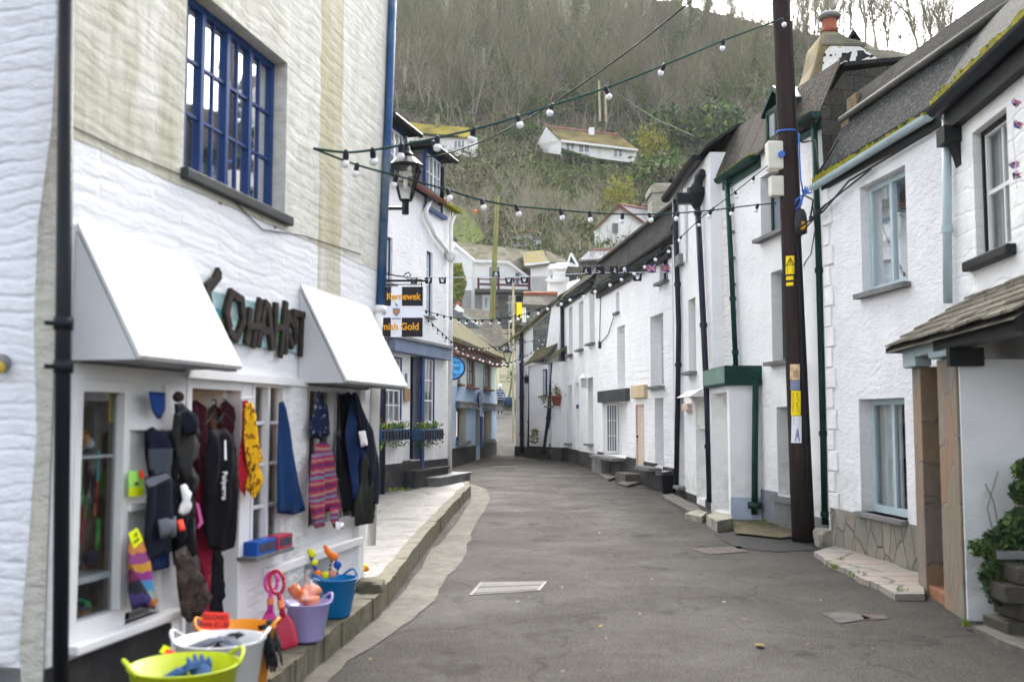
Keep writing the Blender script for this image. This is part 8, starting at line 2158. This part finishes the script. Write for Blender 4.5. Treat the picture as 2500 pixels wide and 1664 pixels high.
# ---- bunting across the street
ln = catline([(935, 676), (1000, 677), (1250, 677), (1450, 666), (1660, 664)], 18.7, 22.0)
BN = thing('bunting', 'white line of small skull and union flags strung across the street', 'bunting', ln[0])
mb = MB(); mb.tube(ln, .008, 5); mb.build('line', 'white_wire', BN)
mat('union_red', (.55, .02, .06), .8, .1, bump=0); mat('union_blue', (.02, .04, .25), .8, .1, bump=0)
def pennant(x, y, kind, Yq, up=1, s=1.0, T=BN, tilt=0.0):
    k = Yq / F; c = _at(x, y, Yq); q = lambda a, b, o=0: c + Vector(((a * math.cos(tilt) - b * math.sin(tilt)) * k * s, o + .03 * math.sin(a * .3 + x), (a * math.sin(tilt) + b * math.cos(tilt)) * k * s * up))
    mb = MB(); mb.prism([q(-12, 0), q(12, 0), q(10, 19), q(-9, 19)], (0, .006, 0)); o = mb.build('flag', 'sign_black' if kind == 'skull' else 'union_blue', T)
    if kind == 'skull':
        mb = MB()
        mb.prism([q(3 * math.cos(t) * 1.3, 12 + 4 * math.sin(t), -.012) for t in [j * .7 for j in range(9)]], (0, -.004, 0)); mb.prism([q(-7, 3, -.012), q(-6, 2, -.012), q(7, 9, -.012), q(6, 10, -.012)], (0, -.004, 0)); mb.prism([q(7, 3, -.012), q(6, 2, -.012), q(-7, 9, -.012), q(-6, 10, -.012)], (0, -.004, 0)); mb.build('skull_and_bones', 'sign_white', o)
    else:
        mb = MB()
        for a, b, w_ in (((-12, 0), (10, 19), 2.4), ((12, 0), (-9, 19), 2.4), ((-11, 9.5), (11, 9.5), 4), ((0, 0), (0, 19), 4)):
            d = Vector((b[0] - a[0], b[1] - a[1])).normalized(); n_ = Vector((-d.y, d.x)) * w_ / 2
            mb.prism([q(a[0] + n_.x, a[1] + n_.y, -.012 - w_ * .001), q(b[0] + n_.x, b[1] + n_.y, -.012 - w_ * .001), q(b[0] - n_.x, b[1] - n_.y, -.012 - w_ * .001), q(a[0] - n_.x, a[1] - n_.y, -.012 - w_ * .001)], (0, -.002, 0))
        mb.build('white_cross', 'sign_white', o); mb = MB()
        for a, b, w_ in (((-12, 9.5), (12, 9.5), 2.4), ((0, 0), (0, 19), 2.4), ((-12, 0), (10, 19), .9), ((12, 0), (-9, 19), .9)):
            d = Vector((b[0] - a[0], b[1] - a[1])).normalized(); n_ = Vector((-d.y, d.x)) * w_ / 2
            mb.prism([q(a[0] + n_.x, a[1] + n_.y, -.022 - w_ * .001), q(b[0] + n_.x, b[1] + n_.y, -.022 - w_ * .001), q(b[0] - n_.x, b[1] - n_.y, -.022 - w_ * .001), q(a[0] - n_.x, a[1] - n_.y, -.022 - w_ * .001)], (0, -.002, 0))
        mb.build('red_cross', 'union_red', o)
for x, kind, up in ((1010, 'skull', -1), (1046, 'skull', -1), (1080, 'skull', -1), (1211, 'skull', 1), (1242, 'skull', -1), (1280, 'skull', -1), (1433, 'skull', 1), (1465, 'skull', 1), (1498, 'skull', 1), (1524, 'skull', 1), (1556, 'skull', -1), (1590, 'union', 1), (1627, 'union', 1), (1653, 'union', -1)):
    w_ = (x - 935) / 725; Yq = 1 / ((1 - w_) / 18.7 + w_ / 22.0)
    y = 677 if x < 1250 else 677 - (x - 1250) * .033
    pennant(x, y, kind, Yq - .02, up, .8 if x < 1300 else (1.0 if x < 1640 else 1.5))
BN2 = thing('bunting', 'tangle of faded union flags hanging beside the sash at the right edge', 'bunting', FR0.hit(2480, 250, .3))
Yb = FR0.hit(2480, 300, .3).y
mb = MB(); mb.tube([_at(x, y, Yb) for x, y in [(2490, 225), (2475, 280), (2473, 340), (2480, 400), (2482, 460)]], .004, 5); mb.build('line', 'white_wire', BN2)
for x, y, t_ in ((2482, 245, .5), (2483, 300, .3), (2475, 395, -.4), (2488, 425, 1.2)): pennant(x, y, 'union', Yb - .02 + y * .0001, -1, .85, BN2, t_)
# ---- ivy plant in the planter at the right edge
pl = thing('ivy_plant', 'dark leafy ivy climbing from the stone trough at the right edge', 'ivy', (4.3, 8.1, .6))
mb = MB(); rr = random.Random(12)
for (x, y, r_) in ((2440, 1330, 42), (2480, 1360, 50), (2490, 1280, 40), (2420, 1340, 26), (2495, 1200, 28), (2495, 1145, 20), (2385, 1335, 16), (2455, 1390, 34), (2500, 1400, 55), (2470, 1300, 34), (2440, 1385, 36), (2500, 1300, 45), (2470, 1430, 40), (2420, 1400, 30), (2440, 1440, 34), (2500, 1450, 40)):
    for k in range(int(r_ * 15)):
        a = rr.uniform(0, 6.28); q = r_ * math.sqrt(rr.random()); p = _at(x + q * math.cos(a), y + q * math.sin(a), 8.2 + rr.uniform(-.22, .15))
        leaves(mb, p, (.01, .01, .01), 1, .036, rr, mi=(0, 0, 0, 1))
mb.build('foliage', ['leaf_dark', 'ivy'], pl)
mb = MB()
for pts in ([(2460, 1400), (2440, 1300), (2425, 1220), (2405, 1180)], [(2425, 1300), (2410, 1240), (2436, 1150)], [(2470, 1400), (2480, 1280), (2496, 1150)]): mb.tube([_at(x, y, 8.36) for x, y in pts], .006, 5)
mb.build('stems', 'bark', pl)
# grass tufts at wall feet
mb = MB()
for (x, y, n_, sp_) in ((1465, 1150, 50, 8), (1870, 1275, 60, 18), (1905, 1283, 40, 12), (2055, 1372, 30, 6), (2040, 1385, 30, 10), (2358, 1526, 40, 8), (2085, 1405, 25, 14), (1285, 1121, 60, 30), (1500, 1168, 30, 16), (905, 1182, 80, 30), (2200, 1448, 30, 16), (1735, 1268, 30, 12), (975, 1196, 60, 30)):
    for k in range(n_):
        p = ground(x + rr.uniform(-sp_, sp_), y + rr.uniform(-3, 3), .03 if x > 1200 else .29); d = Vector((rr.gauss(0, .5), rr.gauss(0, .5), 1)).normalized() * rr.uniform(.03, .09); s_ = Vector((.005, 0, 0)); mb.face([p - s_, p + s_, p + d], k % 2)
tag(mb.build('weeds', ['leaf_lime', 'leaf_green']), 'tufts of grass and moss at the feet of the walls', 'weeds', kind='stuff')
PT2 = thing('potted_plant', 'straggly potted plant at the foot of the bend cottage', 'plant', FR6.P(1.2, .3, .6))
mb = MB()
for (x, y, r_) in ((1303, 1070, 12), (1306, 1055, 9), (1350, 1085, 9), (1350, 1100, 8)):
    for k in range(90): a = rr.uniform(0, 6.28); q = r_ * math.sqrt(rr.random()); leaves(mb, _at(x + q * math.cos(a), y + q * math.sin(a), 35.6 + rr.uniform(-.2, .2)), (.02, .02, .02), 1, .05, rr, mi=(0, 1))
mb.build('foliage', ['leaf_olive', 'leaf_rust'], PT2)
mb = MB()
for k in range(160): leaves(mb, FP.location + Vector((rr.gauss(0, .14), rr.gauss(0, .1), .45 + rr.gauss(0, .12))), (.02, .02, .02), 1, .05, rr, mi=(0, 1))
for k in range(60): leaves(mb, FP.location + Vector((-.4 + rr.gauss(0, .12), rr.gauss(0, .1), .2 + rr.gauss(0, .08))), (.02, .02, .02), 1, .05, rr, mi=(1,))
mb.build('plant', ['leaf_olive', 'leaf_rust'], FP)
# bin by the coursed house
p = ground(1637, 1204); BI = thing('rubbish_bin', 'small black bin standing at the corner of the coursed house', 'bin', p)
mb = MB(); mb.lathe([(.17, 0), (.2, .38), (.22, .38), (.22, .42)], p, 14); mb.build('body', 'black_iron', BI, smooth=True); mb = MB(); mb.lathe([(.22, .42), (.2, .47), (.05, .5)], p, 14); mb.build('lid', 'black_iron', BI, smooth=True)

# ================================================================== HAZE
mb = MB(); mb.box((0, 150, 92), (860, 560, 190))
hz_ = bpy.data.materials.new('haze'); hz_.use_nodes = True; nt = hz_.node_tree
nt.nodes.remove(nt.nodes['Principled BSDF'])
pv = nt.nodes.new('ShaderNodeVolumePrincipled'); pv.inputs['Color'].default_value = (.93, .95, 1, 1); pv.inputs['Density'].default_value = .0003; pv.inputs['Anisotropy'].default_value = 0.0
nt.links.new(pv.outputs[0], nt.nodes['Material Output'].inputs['Volume'])
MATS['haze'] = hz_
tag(mb.build('haze', 'haze'), kind='stuff')
